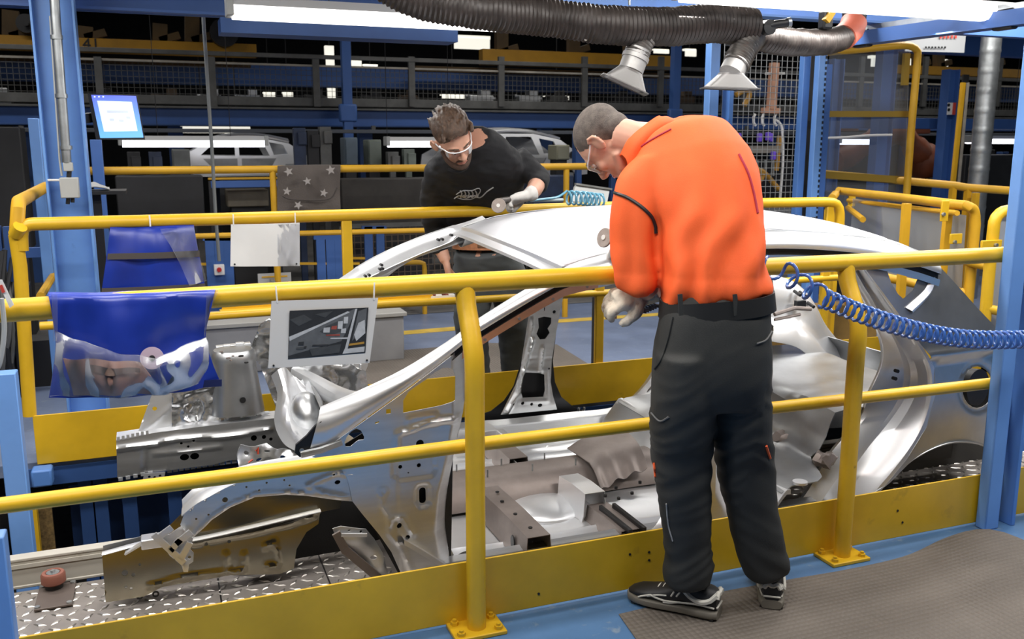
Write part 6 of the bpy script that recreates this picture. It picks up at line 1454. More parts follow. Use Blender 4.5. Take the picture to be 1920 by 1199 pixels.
br = MB().box(at(1858, 463, Y2 - .03), (.14, .014, .07)).build('bracket', YEL, g2, bevel=.003); MB().disc(at(1868, 460, Y2 - .045), .010, (0, 1, 0), .014, 8).build('bolt', GALV, br)
MB().tube([at(1846, 578, Y2), at(1925, 595, Y2 - .1)], .026, 12).build('low_rail', YEL, g2)
MB().strip([[at(1872, 405, Y2 + .02), at(1960, 410, Y2 + .02)], [at(1850, 640, Y2 + .02), at(1940, 650, Y2 + .02)]], 2, 1, .005, (0, 1, 0), smooth=False).build('pane', PANE, g2)
yb_ = thing('yellow_barrier', 'plain yellow barrier panel low behind the tail of the car body', 'barrier', at(1850, 690, 4.7)); MB().box(at(1842, 690, 4.7), (.28, .03, .26)).build('panel', YEL, yb_, bevel=.004)
MB().box((at(1842, 690, 4.7).x, 4.7, at(1842, 722, 4.7).z / 2), (.06, .03, at(1842, 722, 4.7).z)).build('leg', YEL, yb_)
yr_ = thing('yellow_post', 'square yellow post seen through the rear door opening of the car body', 'post', at(1545, 640, 4.95)); MB().box((at(1545, 560, 4.95).x, 4.95, .55), (.05, .05, 1.1)).box((at(1560, 560, 5.0).x, 5.0, .55), (.035, .04, 1.1)).build('shaft', YEL, yr_, bevel=.003)
# yellow machine guard low beyond the gates
cabinet('machine_guard', 'ochre low machine guard seen through the rear door opening', 1440, 575, 1640, 690, 5.4, mat('ochre_guard', (.22, .13, .03), .6, var=.3, vs=3), .15, 'guard', False)
# blue columns, duct, signs on the right
column('broad blue column behind the clear pane of the tall gate', 1672, 60, 1652, 380, 8.0, .20, BLUM, H=True, z0=0)
column('blue column beside the small red and white sign', 1790, 130, 1770, 400, 8.0, .15, BLUM, H=True, z0=0)
column('blue column left of the tall gate behind the perforated post', 1572, 110, 1560, 400, 7.6, .13, BLUD, H=True, z0=0)
ed_ = thing('edge_strip', 'yellow and black vertical edge strips beside the blue column', 'strip', at(1795, 260, 7.2)); MB().beam(at(1806, 155, 7.2), at(1786, 350, 7.2), .045, .03, (0, 1, 0)).build('yellow_strip', YELD, ed_); MB().beam(at(1815, 155, 7.2), at(1797, 350, 7.2), .02, .02, (0, 1, 0)).build('pale_strip', MT['pale_strip'], ed_); MB().beam(at(1811, 140, 7.22), at(1772, 560, 7.22), .075, .02, (0, 1, 0)).build('black_backing', BLK, ed_)
sg = thing('warning_sign', 'small red and white safety sign on a blue column at the right', 'sign', at(1783, 204, 7.993)); MB().box(at(1783, 204, 7.993), (.10, .01, .13)).build('plate', WHT, sg); MB().box(at(1789, 204, 7.985), (.04, .008, .13)).build('red_bar', mat('sign_red', (.6, .06, .04), .5), sg)
for py in (197, 206): MB().disc(at(1779, py, 7.985), .018, (0, 1, 0), .006, 12).build('pictogram', BLK, sg)
du = thing('ventilation_duct', 'tall galvanised spiral ventilation duct at the right', 'duct', at(1835, 350, 6.9))
a, b = at(1866, 20, 6.9), at(1826, 400, 6.9); rd_ = .092
b = V((a.x * .5 + b.x * .5, 6.9, b.z)); a.x = b.x
ps_ = []; rr_ = []
n = 120
for i in range(n): ps_.append(a.lerp(V((b.x, b.y, -.0)), i / (n - 1))); rr_.append(rd_ * (1.05 if i % 8 == 0 else 1))
MB().tube(ps_, rr_, 26).build('pipe', GALV, du)
sn = thing('hanging_sign', 'white rectangular overhead sign with red and black print at the upper right', 'sign', at(1755, 82, 7.0))
MB().strip([[at(1700, 66, 7.0), at(1811, 66, 7.0)], [at(1697, 96, 7.0), at(1808, 99, 7.0)]], 2, 1, .01, (0, 1, 0), smooth=False).build('plate', mat('sign_grey', (.36, .37, .38), .6), sn)
for k in range(5): MB().box(at(1764 + k * 7, 69, 6.985), (.022, .004, .03)).build('red_letter', MT['sign_red'], sn)
for k in range(7): MB().box(at(1736 + k * 6, 89, 6.985), (.019, .004, .018)).build('black_letter', BLK, sn)
for px in (1715, 1795): MB().tube([at(px, 66, 7.0), at(px, -40, 7.0)], .006, 6).build('hanger', GALV, sn)
oc = thing('upper_beam', 'blue roof beam above the tall gate at the right', 'beam', at(1780, 60, 8.2)); hbeam('beam', 62, 100, 8.2, BLUM, .15, 1560, 2050, 1760, oc); hbeam('beam', 222, 242, 8.3, BLUM, .15, 1560, 2050, 1760, oc)
ro_ = thing('welding_robot', 'rust orange welding robot in the dark behind the tall gate', 'robot', at(1740, 330, 9.5))
ORR = mat('rust_orange', (.22, .055, .018), .5, var=.3, vs=4)
MB().tube(cr([at(1565, 300, 9.5), at(1600, 285, 9.5), at(1640, 260, 9.5), at(1690, 250, 9.5), at(1725, 290, 9.5), at(1760, 330, 9.5)], 24), [.16, .17, .17, .16, .15, .14, .13, .12] * 3, 14).build('arm', ORR, ro_)
MB().ell(at(1735, 305, 9.5), (.22, .2, .26)).build('joint', ORR, ro_); MB().box((at(1750, 340, 9.5).x, 9.5, .55), (.5, .5, 1.1)).build('base', DARK, ro_, bevel=.03)
for px, py, w_ in ((1585, 240, .3), (1660, 248, .25), (1720, 245, .3)): MB().box(at(px, py, 9.5), (w_, .15, .08)).build('cable_tray', ORR, ro_, bevel=.01)
lp_ = thing('left_machine', 'dark pipework and hoses in the shadow at the far left', 'machine', at(30, 600, 6.0))
rnd = random.Random(9)
for k in range(9):
    px = rnd.uniform(-10, 60); MB().tube(cr([at(px, 480 + rnd.uniform(-30, 60), 6.2), at(px + rnd.uniform(-20, 30), 620, 6.1), at(px + rnd.uniform(-30, 40), 780, 6.2)], 14), rnd.uniform(.012, .03), 8).build('hose', [DARK, BLK, GAL2][k % 3], lp_)
for px in (5, 30): MB().box(at(px, 560, 6.4), (.06, .06, .9)).build('upright', BLUD, lp_)
MB().box(at(20, 475, 6.4), (.35, .05, .06)).build('crossbar', BLUM, lp_); MB().box((at(20, 700, 6.5).x, 6.5, -.2), (.5, .2, 1.0)).build('casing', DARK, lp_)
# ------------------------------------------------------------------ overhead: near fittings, beams, extraction hose
tubelight('tube_light', 'long near fluorescent light fitting at the top left above the railings', (424, 20), (985, 52), 5.13, .135, .085, TUBE)
tubelight('tube_light', 'long near fluorescent light fitting at the top right corner', (1270, -12), (1908, 18), 3.6, .115, .07, TUBE)
OBM = thing('ceiling_beam', 'blue overhead beam at the top left of the work bay', 'beam', at(250, 5, 5.75))
z0 = at(420, 30, 5.75).z
MB().box((.9, 5.75, z0 + .10), (4.6, .03, .22)).build('web', BLUM, OBM); MB().box((.9, 5.72, z0), (4.6, .12, .015)).build('flange', BLUM, OBM)
z1 = at(640, 60, 5.5).z
MB().box((at(640, 60, 5.5).x, 5.5, z1), (at(860, 60, 5.5).x - at(425, 60, 5.5).x, .20, .08)).build('shadowed_beam', BLUD, OBM)  # beam behind the tube light, its shade put in as darker blue
OB2 = thing('ceiling_beam', 'pale blue overhead beam behind the extraction hose', 'beam', at(1500, 20, 4.35))
zt = at(1500, 36, 4.35).z
MB().box((3.0, 4.35, zt + .05), (3.2, .03, .11)).build('web', BLUL, OB2); MB().box((3.0, 4.33, zt - .0), (3.2, .10, .012)).build('flange', BLU, OB2)
OB3 = thing('ceiling_beam', 'dark blue cross beam with a grey pipe at the upper right', 'beam', at(1750, 60, Z=2.1))
a, b = at(1935, 30, Z=2.13), at(1590, 76, Z=2.13)
MB().beam(a, b, .10, .075).build('beam', BLUM, OB3); MB().beam(a + V((0, 0, .055)), b + V((0, 0, .055)), .04, .03).build('pipe', GALV, OB3)
for t_ in (.12, .9): MB().box(a.lerp(b, t_) + V((0, -.0, -.0)), (.05, .12, .10)).build('clamp', BLK, OB3, bevel=.01)
MB().tube(cr([at(1612, 66, Z=2.2), at(1608, 45, Z=2.25), at(1632, 25, Z=2.3), at(1660, 42, Z=2.25)], 16), .006, 6).build('cable', GREY, OB3)
OB4 = thing('ceiling_beam', 'blue overhead beam joining the right column', 'beam', at(1800, 30, 4.9)); MB().box(at(1800, 36, 4.9), (1.7, .08, .20)).build('beam', BLUM, OB4)
def hose_mat():
    m = mat('hose_fabric', (.034, .027, .024), .45, .1, var=.35, vs=18)
    return m
HOSE = hose_mat()
EX = thing('extraction_hose', 'black ribbed extraction hose with two branches hung over the car body', 'hose', at(1200, 50, 3.9))
def ribbed(pts, r, pitch, m, name, amp=.09, n=22):
    L = sum((b - a).length for a, b in zip(cr(pts, 60), cr(pts, 60)[1:])); k = int(L / pitch) * 4
    P = cr(pts, k); rr = (r if isinstance(r, list) else [r] * 2)
    rs = [float(np.interp(i / (k - 1), np.linspace(0, 1, len(rr)), rr)) * (1 + amp * (.5 if i % 4 in (1, 3) else (1 if i % 4 == 2 else 0))) for i in range(k)]
    o = MB().tube(P, rs, n).build(name, m, EX)
    wrinkle(o, .004, 22)
    return o
HY_ = 3.9
ribbed([at(720, -30, HY_ + .1), at(790, 2, HY_ + .05), at(900, 20, HY_), at(1020, 33, HY_), at(1140, 47, HY_ - .05), at(1250, 50, HY_ - .05), at(1340, 44, HY_ - .05), at(1410, 52, HY_ - .05)], [.072, .076, .080, .084], .020, HOSE, 'hose')
ribbed([at(1400, 60, HY_), at(1450, 76, HY_), at(1520, 80, HY_ + .05), at(1570, 74, HY_ + .1), at(1597, 52, HY_ + .15), at(1604, 15, HY_ + .2)], [.058, .062, .060, .058], .018, HOSE, 'hose')
RED = mat('red_cuff', (.42, .10, .06), .6)
MB().tube([at(1582, 70, HY_ + .11), at(1596, 56, HY_ + .14), at(1601, 42, HY_ + .16)], .068, 18).build('cuff', RED, EX)
DUCTM = mat('silver_duct', (.13, .12, .11), .4, .6, var=.35, vs=20)
def nozzle(pts, top, spread, tilt, name):
    ribbed(pts, .060 if spread > .2 else .055, .014, DUCTM, 'branch', .10)
    c = pts[-1]; d = (pts[-1] - pts[-2]).normalized()
    MB().tube([c - d * .05, c + d * .052], .058, 20).tube([c - d * .02, c + d * .0], .063, 20).build('collar', mat('foil_tape', (.42, .41, .40), .45, .5, var=.1, vs=30) if 'foil_tape' not in MT else MT['foil_tape'], EX)
    ax = V((sin(tilt), 0, -cos(tilt))); ax = RT * sin(tilt) + V((0, 0, -cos(tilt))); sd = RT * cos(tilt) + V((0, 0, sin(tilt)))
    o = c + d * .05
    rows = []
    for t_, a_, b_ in ((0, .058, .058), (.12, .062, .056), (.121, .062, .056), (.92, spread / 2, .075), (.921, spread / 2, .075), (.95, spread / 2 + .014, .088), (1.02, spread / 2 + .014, .088)):
        p = 2.2 if t_ < .1 else 3 if t_ < .2 else 9
        rows.append([o + ax * (t_ * .072) + sd * (a_ * math.copysign(abs(cos(t)) ** (2 / p), cos(t))) + FWH * (b_ * math.copysign(abs(sin(t)) ** (2 / p), sin(t))) for t in [2 * pi * q / 32 for q in range(32)]])
    mb = MB(); mb.grid(rows, cv=True); h = mb.build('hood', mat('grey_hood', (.20, .195, .19), .42, .35) if 'grey_hood' not in MT else MT['grey_hood'], EX)
    so = h.modifiers.new('t', 'SOLIDIFY'); so.thickness = .003
nozzle([at(1412, 66, HY_ - .05), at(1395, 92, HY_ - .08), at(1379, 122, HY_ - .1)], 0, .235, R(-2), 'a')
nozzle([at(1208, 70, HY_ - .05), at(1198, 90, HY_ - .05), at(1190, 112, HY_ - .05)], 0, .20, R(-24), 'b')
mb = MB().tube([at(1426, 52, HY_ - .12), at(1455, 46, HY_ - .14), at(1478, 43, HY_ - .16)], .020, 14); mb.build('stub_pipe', BLK, EX)
MB().tube([at(1476, 43, HY_ - .158), at(1482, 42, HY_ - .162)], [.024, .024], 16).build('pipe_ring', GALV, EX)
MB().disc(at(1437, 52, HY_ - .12), .035, (0, 1, 0), .06, 14).build('clamp', BLK, EX)
MB().beam(at(1548, 40, HY_), at(1560, 22, HY_), .03, .03, (0, 1, 0)).build('tie', YELD, EX); MB().box(at(1548, 38, HY_ + .03), (.06, .05, .09)).build('strap', BLK, EX, bevel=.01)
MB().tube([at(1098, 64, HY_ - .06), at(1098, 76, HY_ - .06)], .006, 6).build('tag', WHT, EX)
for px in (860, 1180): MB().tube([at(px, 10, HY_), at(px, -160, HY_)], .006, 6).build('hanging_wire', GALV, EX)
t = thing('hanging_rod', 'thin grey rod hanging from the roof right of the monitor', 'rod', at(395, 470, 6.3)); MB().tube([at(378, -60, 6.3), at(381, 30, 6.3), at(398, 290, 6.3), at(404, 400, 6.3), at(411, 490, 6.3)], .011, 8).build('rod', mat('rod_grey', (.16, .17, .17), .5), t)

for o_ in [o for o in bpy.data.objects if o.name.startswith('tube_light') and o.parent is None]:
    c_ = o_.location
    for d_ in (-.3, .3): MB().tube([(c_.x + d_, c_.y, c_.z + .04), (c_.x + d_, c_.y, 8.42)], .003, 5).build('hanger_wire', BLK, o_)
# ------------------------------------------------------------------ monitor
mo = thing('monitor', 'black framed monitor with a lit window on a blue desktop beside the tall left column', 'monitor', at(218, 220, 5.6))
MY = 5.6
def q4(a, b, c, d, Y, dy=0): return [at(*p, Y + dy) for p in (a, b, c, d)]
def quad(pts, m, name, parent, t=.004, away=(0, 1, 0)):
    return MB().strip([[pts[0], pts[1]], [pts[3], pts[2]]], 2, 1, t, away, smooth=False).build(name, m, parent)
quad(q4((164, 175), (257, 177), (272, 262), (180, 262), MY), BLK, 'casing', mo, .05)
SCR = mat('screen_blue', (.12, .20, .78), .3, emit=.85)
nt = SCR.node_tree; N = nt.nodes; L = nt.links; tc = N.new('ShaderNodeTexCoord'); sx_ = N.new('ShaderNodeSeparateXYZ'); mr = N.new('ShaderNodeMapRange'); rp = N.new('ShaderNodeValToRGB')
L.new(tc.outputs['Generated'], sx_.inputs[0]); L.new(sx_.outputs['Z'], mr.inputs[0]); L.new(mr.outputs[0], rp.inputs[0]); L.new(rp.outputs[0], N['Principled BSDF'].inputs['Emission Color'])
rp.color_ramp.elements[0].color = (.17, .58, .90, 1); rp.color_ramp.elements[1].color = (.12, .13, .72, 1)
scq = quad(q4((171, 178), (255, 180), (269, 258), (188, 259), MY, -.004), SCR, 'screen', mo, .003)
quad(q4((182, 189), (247, 191), (258, 246), (195, 247), MY, -.007), mat('screen_window', (.60, .66, .80), .3, emit=.95), 'window', scq, .002)
for k in range(3): quad(q4((176 + k * 8, 180), (179 + k * 8, 180), (179 + k * 8, 183), (176 + k * 8, 183), MY, -.008), MT['screen_window'], 'icon', scq, .001)
for k, (x0, x1, y) in enumerate(((205, 214, 222), (222, 232, 224), (236, 244, 218), (200, 240, 207))): quad(q4((x0, y), (x1, y), (x1 + 1, y + 5), (x0 + 1, y + 5), MY, -.0095), mat('screen_text', (.50, .54, .70), .3, emit=.8) if k == 0 else MT['screen_text'], 'text_row', scq, .0008)
MB().beam(at(172, 220, MY + .08), at(140, 225, 5.5), .04, .05).build('arm', BLK, mo)
MB().box(at(218, 222, MY + .07), (.12, .04, .12)).build('mount', BLK, mo)
column('dark blue post behind the monitor down to the platform', 183, 262, 200, 560, 7.2, .075, BLUM, H=False, d=.07, z0=0)
mn = thing('crumpled_sheet', 'crumpled pale paper on a dark ledge below the monitor', 'paper', at(188, 347, 6.4))
mb = MB(); mb.strip([[at(152, 352, 6.2), at(178, 342, 6.2), at(205, 352, 6.2)], [at(152, 356, 6.0), at(175, 351, 6.0), at(206, 357, 6.0)]], 14, 4, .003, (0, 0, -1), fn=lambda p: p + V((0, 0, .02 * noise.noise(p * 14)))); mb.build('sheet', mat('grey_paper', (.30, .30, .30), .7), mn)
MB().box(at(180, 360, 6.1), (.34, .3, .02)).build('ledge', BLK, mn); MB().box((at(180, 360, 6.1).x, 6.1, at(180, 360, 6.1).z / 2), (.05, .05, at(180, 360, 6.1).z)).build('stand', BLK, mn)

# ------------------------------------------------------------------ cloths, pockets and papers on the rails
CLO = mat('royal_blue_vinyl', (.010, .034, .32), .34, var=.18, vs=6, spec=.6)
CLOB = mat('dark_hem', (.07, .058, .052), .6)
FILM = film('clear_film', (.95, .955, .97), .05, .20)
def sheet(edges, n, sub, amp, f, seed=0, t=.002, away=(0, 1, 0), smooth=True):
    return MB().strip(edges, n, sub, t, away, smooth=smooth, fn=lambda p: p + V((0, amp * noise.noise(V((p.x * f, p.z * f * .6, seed))), 0)))
c1 = thing('tool_cloth', 'blue vinyl pocket cloth with clear film folded over the near yellow rail at the left', 'cloth', at(250, 740, 2.6))
YF = YR
e = [[at(92, 560, YF + .045), at(240, 552, YF + .045), at(402, 546, YF + .045)], [at(90, 551, YF + .01), at(240, 548, YF + .01), at(404, 541, YF + .01)], [at(90, 556, YF - .034), at(240, 556, YF - .036), at(402, 548, YF - .034)], [at(96, 585, YF - .042), at(240, 580, YF - .046), at(396, 574, YF - .042)], [at(104, 640, YF - .03), at(240, 640, YF - .06), at(386, 630, YF - .03)], [at(100, 690, YF - .03), at(250, 695, YF - .07), at(398, 680, YF - .03)], [at(92, 745, YF - .025), at(250, 744, YF - .06), at(416, 723, YF - .025)]]
sheet(e, 46, 6, .022, 11, 1).build('cloth', CLO, c1)
q = [[at(360, 715, YF - .036), at(416, 712, YF - .032)], [at(358, 729, YF - .036), at(416, 725, YF - .032)]]
MB().strip(q, 8, 1, .002, (0, 1, 0)).build('hem', mat('navy_hem', (.012, .016, .08), .5), c1)
e = [[at(103, 622, YF - .06), at(170, 645, YF - .085), at(240, 665, YF - .10), at(300, 672, YF - .10)], [at(104, 640, YF - .075), at(170, 665, YF - .11), at(240, 685, YF - .12), at(300, 690, YF - .12)], [at(100, 690, YF - .07), at(170, 705, YF - .12), at(240, 712, YF - .13), at(312, 715, YF - .11)], [at(94, 742, YF - .05), at(170, 745, YF - .10), at(250, 745, YF - .10), at(318, 738, YF - .08)]]
fp_ = sheet(e, 34, 5, .030, 22, 4).build('film_pocket', FILM, c1)
e = [[at(292, 672, YF - .10), at(340, 650, YF - .09), at(386, 632, YF - .06)], [at(294, 690, YF - .15), at(345, 672, YF - .15), at(392, 650, YF - .09)], [at(300, 725, YF - .12), at(345, 705, YF - .14), at(390, 690, YF - .09)], [at(302, 738, YF - .08), at(345, 730, YF - .08), at(372, 718, YF - .05)]]
sheet(e, 24, 5, .025, 24, 6).build('film_flap', FILM, c1)
e = [[at(97, 552, YF - .05), at(100, 640, YF - .055)], [at(107, 553, YF - .055), at(108, 640, YF - .06)]]; MB().strip(e, 6, 1, .001, (0, 1, 0)).build('film_edge', FILM, c1)
e = [[at(388, 548, YF - .055), at(383, 632, YF - .05)], [at(410, 543, YF - .05), at(388, 600, YF - .05)]]; MB().strip(e, 6, 1, .001, (0, 1, 0)).build('film_edge', FILM, c1)
p1 = thing('folded_print', 'crumpled brown and salmon paper print inside the clear pocket of the near blue cloth', 'paper', at(200, 735, 2.56))
sheet([[at(118, 672, YF - .065), at(190, 676, YF - .09), at(262, 682, YF - .09)], [at(130, 708, YF - .07), at(200, 710, YF - .10), at(285, 708, YF - .09)], [at(138, 742, YF - .05), at(210, 742, YF - .09), at(300, 738, YF - .075)]], 24, 5, .030, 18, 9).build('paper', mat('salmon_print', (.36, .19, .14), .6, var=.25, vs=9), p1)
sheet([[at(158, 685, YF - .082), at(205, 690, YF - .108), at(262, 694, YF - .106)], [at(160, 700, YF - .086), at(205, 703, YF - .112), at(262, 702, YF - .108)]], 14, 3, .03, 18, 9).build('printed_photo', mat('dark_print', (.10, .055, .04), .6, var=.4, vs=24), p1)
ds = thing('sanding_disc', 'pale pink round disc peeping out of the pocket of the near blue cloth', 'disc', at(288, 664, YF - .07)); MB().disc(at(285, 672, YF - .078), .03, (.1, 1, -.1), .004, 26).build('disc', mat('pink_disc', (.55, .42, .50), .7), ds); MB().disc(at(285, 672, YF - .081), .008, (.1, 1, -.1), .004, 12).build('hole', DARK, ds)
dk = thing('black_pouch', 'small black folded pouch under the clear flap of the near blue cloth', 'pouch', at(330, 720, YF - .08)); sheet([[at(330, 694, YF - .075), at(352, 697, YF - .075)], [at(310, 728, YF - .075), at(345, 720, YF - .075)]], 8, 4, .01, 30, 3, .01).build('pouch', BLK, dk)
# far cloth
c2 = thing('tool_cloth', 'blue vinyl cloth with two dark bands hanging from the far yellow rail', 'cloth', at(290, 550, 4.75))
Y = FY - .04
e = [[at(206, 424, FY + .03), at(285, 421, FY + .03), at(364, 417, FY + .03)], [at(206, 432, Y), at(285, 430, Y), at(364, 426, Y)], [at(200, 480, Y - .01), at(285, 477, Y - .03), at(372, 470, Y - .01)], [at(190, 551, Y - .01), at(285, 549, Y - .04), at(385, 540, Y - .01)]]
sheet(e, 30, 6, .035, 7, 2).build('cloth', CLO, c2)
for a_, b_, c_, d_ in (((202, 476), (374, 470), (375, 482), (201, 487)), ((191, 541), (384, 532), (386, 541), (190, 551))):
    MB().strip([[at(*a_, Y - .035), at((a_[0] + b_[0]) / 2, (a_[1] + b_[1]) / 2 + 1, Y - .06), at(*b_, Y - .035)], [at(*d_, Y - .035), at((c_[0] + d_[0]) / 2, (c_[1] + d_[1]) / 2 + 1, Y - .06), at(*c_, Y - .035)]], 12, 1, .003, (0, 1, 0)).build('band', CLOB, c2)
sheet([[at(300, 430, Y - .05), at(364, 428, Y - .04)], [at(330, 480, Y - .07), at(374, 478, Y - .05)], [at(355, 535, Y - .07), at(388, 528, Y - .04)]], 16, 5, .045, 13, 5).build('film_flap', FILM, c2)
MB().tube([at(280, 404, FY - .036), at(281, 412, FY - .038), at(282, 425, FY - .036)], .004, 6).build('cable_tie', WHT, c2)
# blank sheet and printed card
def ties(parent, pts):
    for (a_, b_, Y_) in pts: MB().tube([at(*a_, Y_), at((a_[0] + b_[0]) / 2, (a_[1] + b_[1]) / 2, Y_ - .004), at(*b_, Y_)], .0022 if Y_ < 3 else .0032, 6).build('cable_tie', WHT, parent)
s1_ = thing('notice_sheet', 'blank white laminated sheet tied to the far yellow rail', 'sheet', at(497, 498, FY - .04))
sheet([[at(433, 421, FY - .035), at(497, 420, FY - .04), at(562, 418, FY - .035)], [at(432, 500, FY - .03), at(497, 500, FY - .035), at(562, 499, FY - .03)]], 16, 6, .008, 10, 3).build('sheet', WHT, s1_)
sheet([[at(520, 421, FY - .042), at(562, 419, FY - .038)], [at(521, 499, FY - .040), at(562, 498, FY - .034)]], 10, 8, .012, 60, 3, .001).build('film', FILM, s1_)
ties(s1_, (((437, 402), (438, 424), FY - .036), ((553, 399), (554, 421), FY - .036)))
for px, py in ((440, 496), (556, 495)): MB().disc(at(px, py, FY - .042), .005, (0, 1, 0), .003, 8).build('eyelet', BLK, s1_)
s2_ = thing('photo_card', 'white card with a dark printed photograph of a body shell tied to the near rail', 'card', at(605, 690, YF - .04))
YC = YF - .036
quad([at(509, 565, YC), at(709, 559, YC), at(693, 681, YC - .004), at(503, 691, YC - .004)], mat('card_white', (.66, .64, .61), .5), 'card', s2_, .003)
PM = []
for nm, c_ in (('print_dark', (.035, .036, .038)), ('print_grey', (.12, .125, .13)), ('print_pale', (.50, .51, .52)), ('print_mid', (.065, .068, .07)), ('print_red', (.35, .08, .06)), ('print_ochre', (.45, .25, .05))): PM.append(mat(nm, c_, .35, var=.15, vs=40))
ph = MB(); d_ = [YC - .004]
def pr_poly(pts, mi, lift):
    vs = [ph.v(at(p[0], p[1], YC - .0045 - lift * .0003)) for p in pts]; ph.mi = mi; ph.f(vs)
pr_poly([(543, 583), (691, 577), (685, 662), (540, 674)], 0, 0)
pr_poly([(543, 635), (640, 590), (664, 580), (668, 579), (655, 610), (640, 640), (540, 668)], 1, 1)
pr_poly([(542, 632), (600, 608), (652, 584), (656, 586), (600, 612), (543, 640)], 2, 2)
pr_poly([(543, 600), (570, 590), (585, 600), (560, 612)], 3, 2); pr_poly([(590, 590), (625, 583), (610, 596)], 3, 2)
pr_poly([(600, 622), (612, 612), (640, 600), (650, 606), (644, 620), (618, 630)], 3, 3)
for x, y, w_, h, mi in ((607, 615, 12, 9, 2), (622, 612, 10, 6, 4), (634, 603, 9, 14, 2), (645, 595, 8, 12, 2), (640, 617, 9, 8, 2), (612, 628, 26, 2, 4), (620, 634, 34, 2, 2), (560, 642, 10, 6, 0), (570, 650, 5, 4, 0), (556, 652, 14, 4, 3), (586, 647, 30, 3, 0)): pr_poly([(x, y), (x + w_, y - 1), (x + w_ - 1, y + h), (x - 1, y + h)], mi, 4)
pr_poly([(666, 580), (670, 579), (650, 662), (644, 664)], 2, 3); pr_poly([(672, 584), (688, 578), (686, 612), (660, 640)], 1, 3); pr_poly([(672, 606), (684, 600), (685, 625), (668, 640), (664, 628)], 2, 4)
pr_poly([(655, 645), (683, 641), (683, 645), (654, 649)], 5, 4); pr_poly([(646, 655), (684, 650), (683, 660), (642, 664)], 2, 4); pr_poly([(580, 655), (640, 645), (636, 662), (585, 668)], 3, 4)
ph.build('printed_photo', PM, s2_, smooth=0)
ties(s2_, (((517, 537), (520, 568), YF - .036), ((702, 530), (701, 563), YF - .036)))
for px, py in ((513, 686), (688, 676)): MB().disc(at(px, py, YC - .006), .003, (0, 1, 0), .003, 8).build('eyelet', BLK, s2_)
# star towel on the back railing
tw_ = thing('star_towel', 'grey brown towel with pale stars hung over the back railing', 'towel', at(580, 390, BY - .04))
TOW = mat('taupe_towel', (.105, .088, .078), .9, bump=.4, bs=90)
sheet([[at(521, 311, BY - .02), at(580, 309, BY - .02), at(638, 309, BY - .02)], [at(520, 318, BY - .05), at(580, 318, BY - .06), at(638, 318, BY - .05)], [at(520, 396, BY - .04), at(580, 396, BY - .07), at(638, 396, BY - .04)]], 20, 6, .05, 6, 8).build('cloth', TOW, tw_)
TOWP = mat('pale_star', (.36, .33, .31), .9)
for px, py, r_ in ((541, 322, .038), (620, 319, .040), (576, 340, .034), (538, 359, .034), (607, 362, .034), (559, 385, .036)):
    c = at(px, py, BY - .115); rot = px
    MB().plate([(c.x + r_ * (1 if k % 2 == 0 else .42) * cos(pi / 5 * k + rot), c.z + r_ * (1 if k % 2 == 0 else .42) * sin(pi / 5 * k + rot)) for k in range(10)], (), lambda a_, b_: V((a_, BY - .118, b_)), (0, .004, 0)).build('star', TOWP, tw_)
MB().tube(cr([at(*p, BY - .11) for p in ((530, 368), (545, 374), (590, 376), (620, 372), (632, 352))], 20), .006, 6).build('seam', mat('dark_seam', (.06, .05, .045), .9), tw_)
# leaflet tied at the left end of the near rail, sticker on the far rail
lf = thing('paper_strip', 'white paper strip with a red mark at the left end of the near rail', 'paper', at(10, 560, YF - .05)); quad([at(-6, 525, YF - .05), at(4, 525, YF - .05), at(26, 572, YF - .05), at(18, 578, YF - .05)], WHT, 'strip', lf, .002); quad([at(-2, 536, YF - .053), at(4, 534, YF - .053), at(10, 548, YF - .053), at(4, 550, YF - .053)], MT['sign_red'], 'red_mark', lf, .001)
MB().tube(cr([at(3, 560, YF - .06), at(8, 620, YF - .06), at(0, 680, YF - .06), at(-12, 700, YF - .06)], 18), .006, 8).build('cord', GREY, lf)
st_ = thing('rail_tray', 'yellow tray with small parts hooked on the far middle rail behind the near post', 'tray', at(760, 560, FY + .1))
MB().box(at(640, 573, FY + .08), (1.25, .14, .015)).box(at(640, 568, FY + .15), (1.25, .01, .09)).build('tray', YEL, st_, bevel=.003)
MB().box(at(828, 563, FY + .02), (.12, .004, .05)).build('label', WHT, st_)
pt = thing('parts_bag', 'small bag of red and black fixings lying on the yellow rail tray', 'bag', at(825, 555, FY + .07)); mb = MB()
for k in range(14):
    a_ = rnd.uniform(0, 6.28); mb.ell(at(826, 558, FY + .06) + V((.04 * cos(a_), .02 * sin(a_), rnd.uniform(0, .03))), (.010, .010, .008), None, 8, 6)
mb.build('fixings', mat('red_fixings', (.18, .03, .02), .4), pt, kind='stuff'); MB().box(at(832, 560, FY + .09), (.13, .03, .05)).build('bag_paper', WHT, pt, bevel=.01)
bx_ = thing('grey_box', 'grey sheet metal box with folded rim behind the pale blue coiled hose', 'box', at(1108, 372, 5.5))
MB().strip([[at(1080, 344, 5.5), at(1108, 348, 5.5), at(1144, 354, 5.5)], [at(1072, 378, 5.4), at(1104, 380, 5.4), at(1138, 384, 5.4)]], 8, 2, .04, (0, 1, 0), smooth=False).build('panel', GREY, bx_, bevel=.003); MB().beam(at(1079, 345, 5.49), at(1146, 355, 5.49), .03, .012).build('rim', GALV, bx_)
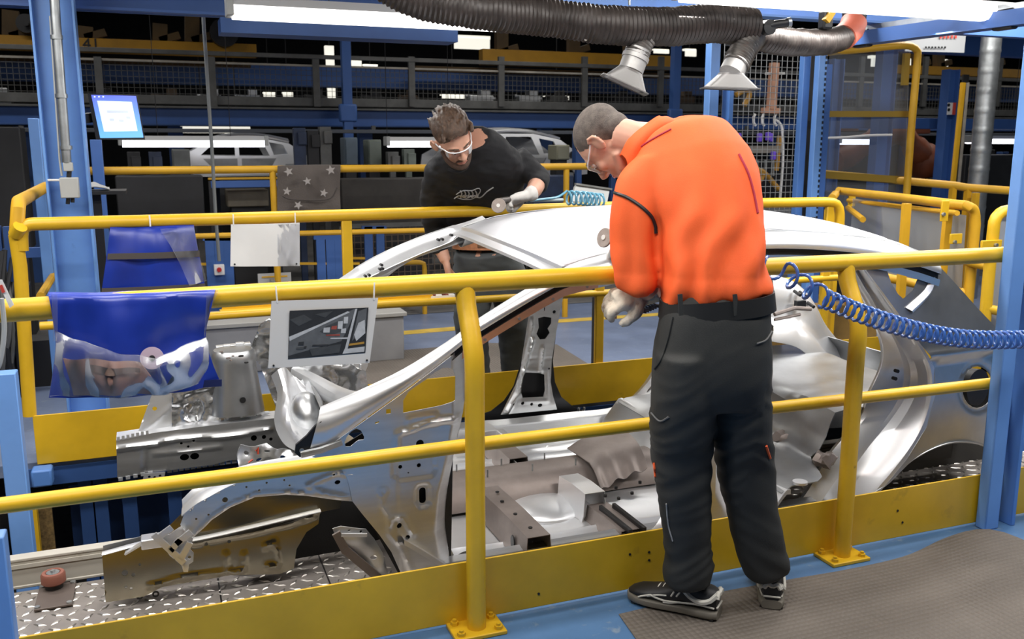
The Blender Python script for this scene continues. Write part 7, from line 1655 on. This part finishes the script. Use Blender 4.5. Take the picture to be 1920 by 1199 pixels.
MB().box((at(1126, 390, 5.5).x, 5.55, at(1108, 384, 5.5).z / 2 + .03), (.035, .035, at(1108, 384, 5.5).z + .06)).build('stand', DARK, bx_)
# ------------------------------------------------------------------ coiled air hoses
def coil(path, r, turns, tr_, name, m, parent, lead=None, tail=None):
    n = int(turns * 14); C_ = cr(path, n); P = []
    for i in range(n):
        t_ = (C_[min(n - 1, i + 1)] - C_[max(0, i - 1)]).normalized(); u_ = V((0, 0, 1)); s_ = t_.cross(u_).normalized(); u_ = s_.cross(t_)
        # loops bunch towards the far end of the path
        a_ = 2 * pi * turns * (i / (n - 1)); rr = r if not callable(r) else r(i / (n - 1))
        P.append(C_[i] + u_ * (rr * cos(a_)) + s_ * (rr * sin(a_)))
    if lead: P = cr(lead + [P[0]], 10)[:-1] + P
    if tail: P = P + cr([P[-1]] + tail, 10)[1:]
    return MB().tube(P, tr_, 8).build(name, m, parent)
h1 = thing('coiled_air_hose', 'dark blue coiled air hose stretched from the man in orange to the right column', 'hose', at(1700, 640, 2.44))
HB = mat('blue_hose', (.045, .13, .42), .22, spec=.7)
YH = 2.42
loose = [at(1436, 500, YH + .06), at(1470, 510, YH), at(1500, 532, YH), at(1550, 562, YH)]
o1 = coil(loose, .034, 3.6, .0055, 'loose_turns', HB, h1)
tight = [at(1548, 561, YH), at(1600, 583, YH), at(1660, 604, YH), at(1720, 621, YH), at(1790, 634, YH), at(1860, 638, YH), at(1940, 636, YH)]
coil(tight, .0300, 31, .0055, 'coil', HB, h1)
h2_ = thing('coiled_air_hose', 'pale blue coiled air hose lying beyond the car roof by the grey box', 'hose', at(1085, 372, 4.6))
HB2 = mat('pale_blue_hose', (.16, .42, .58), .22, spec=.7)
coil([at(1062, 371, 4.62), at(1090, 372, 4.64), at(1130, 377, 4.70)], .036, 8, .0065, 'coil', HB2, h2_, lead=[at(992, 377, 4.45), at(1015, 374, 4.50), at(1045, 370, 4.58)])
MB().tube(cr([at(985, 377, 4.45), at(1010, 376, 4.52), at(1055, 375, 4.6)], 12), .009, 8).build('clear_lead', mat('clear_lead', (.42, .52, .55), .3), h2_)
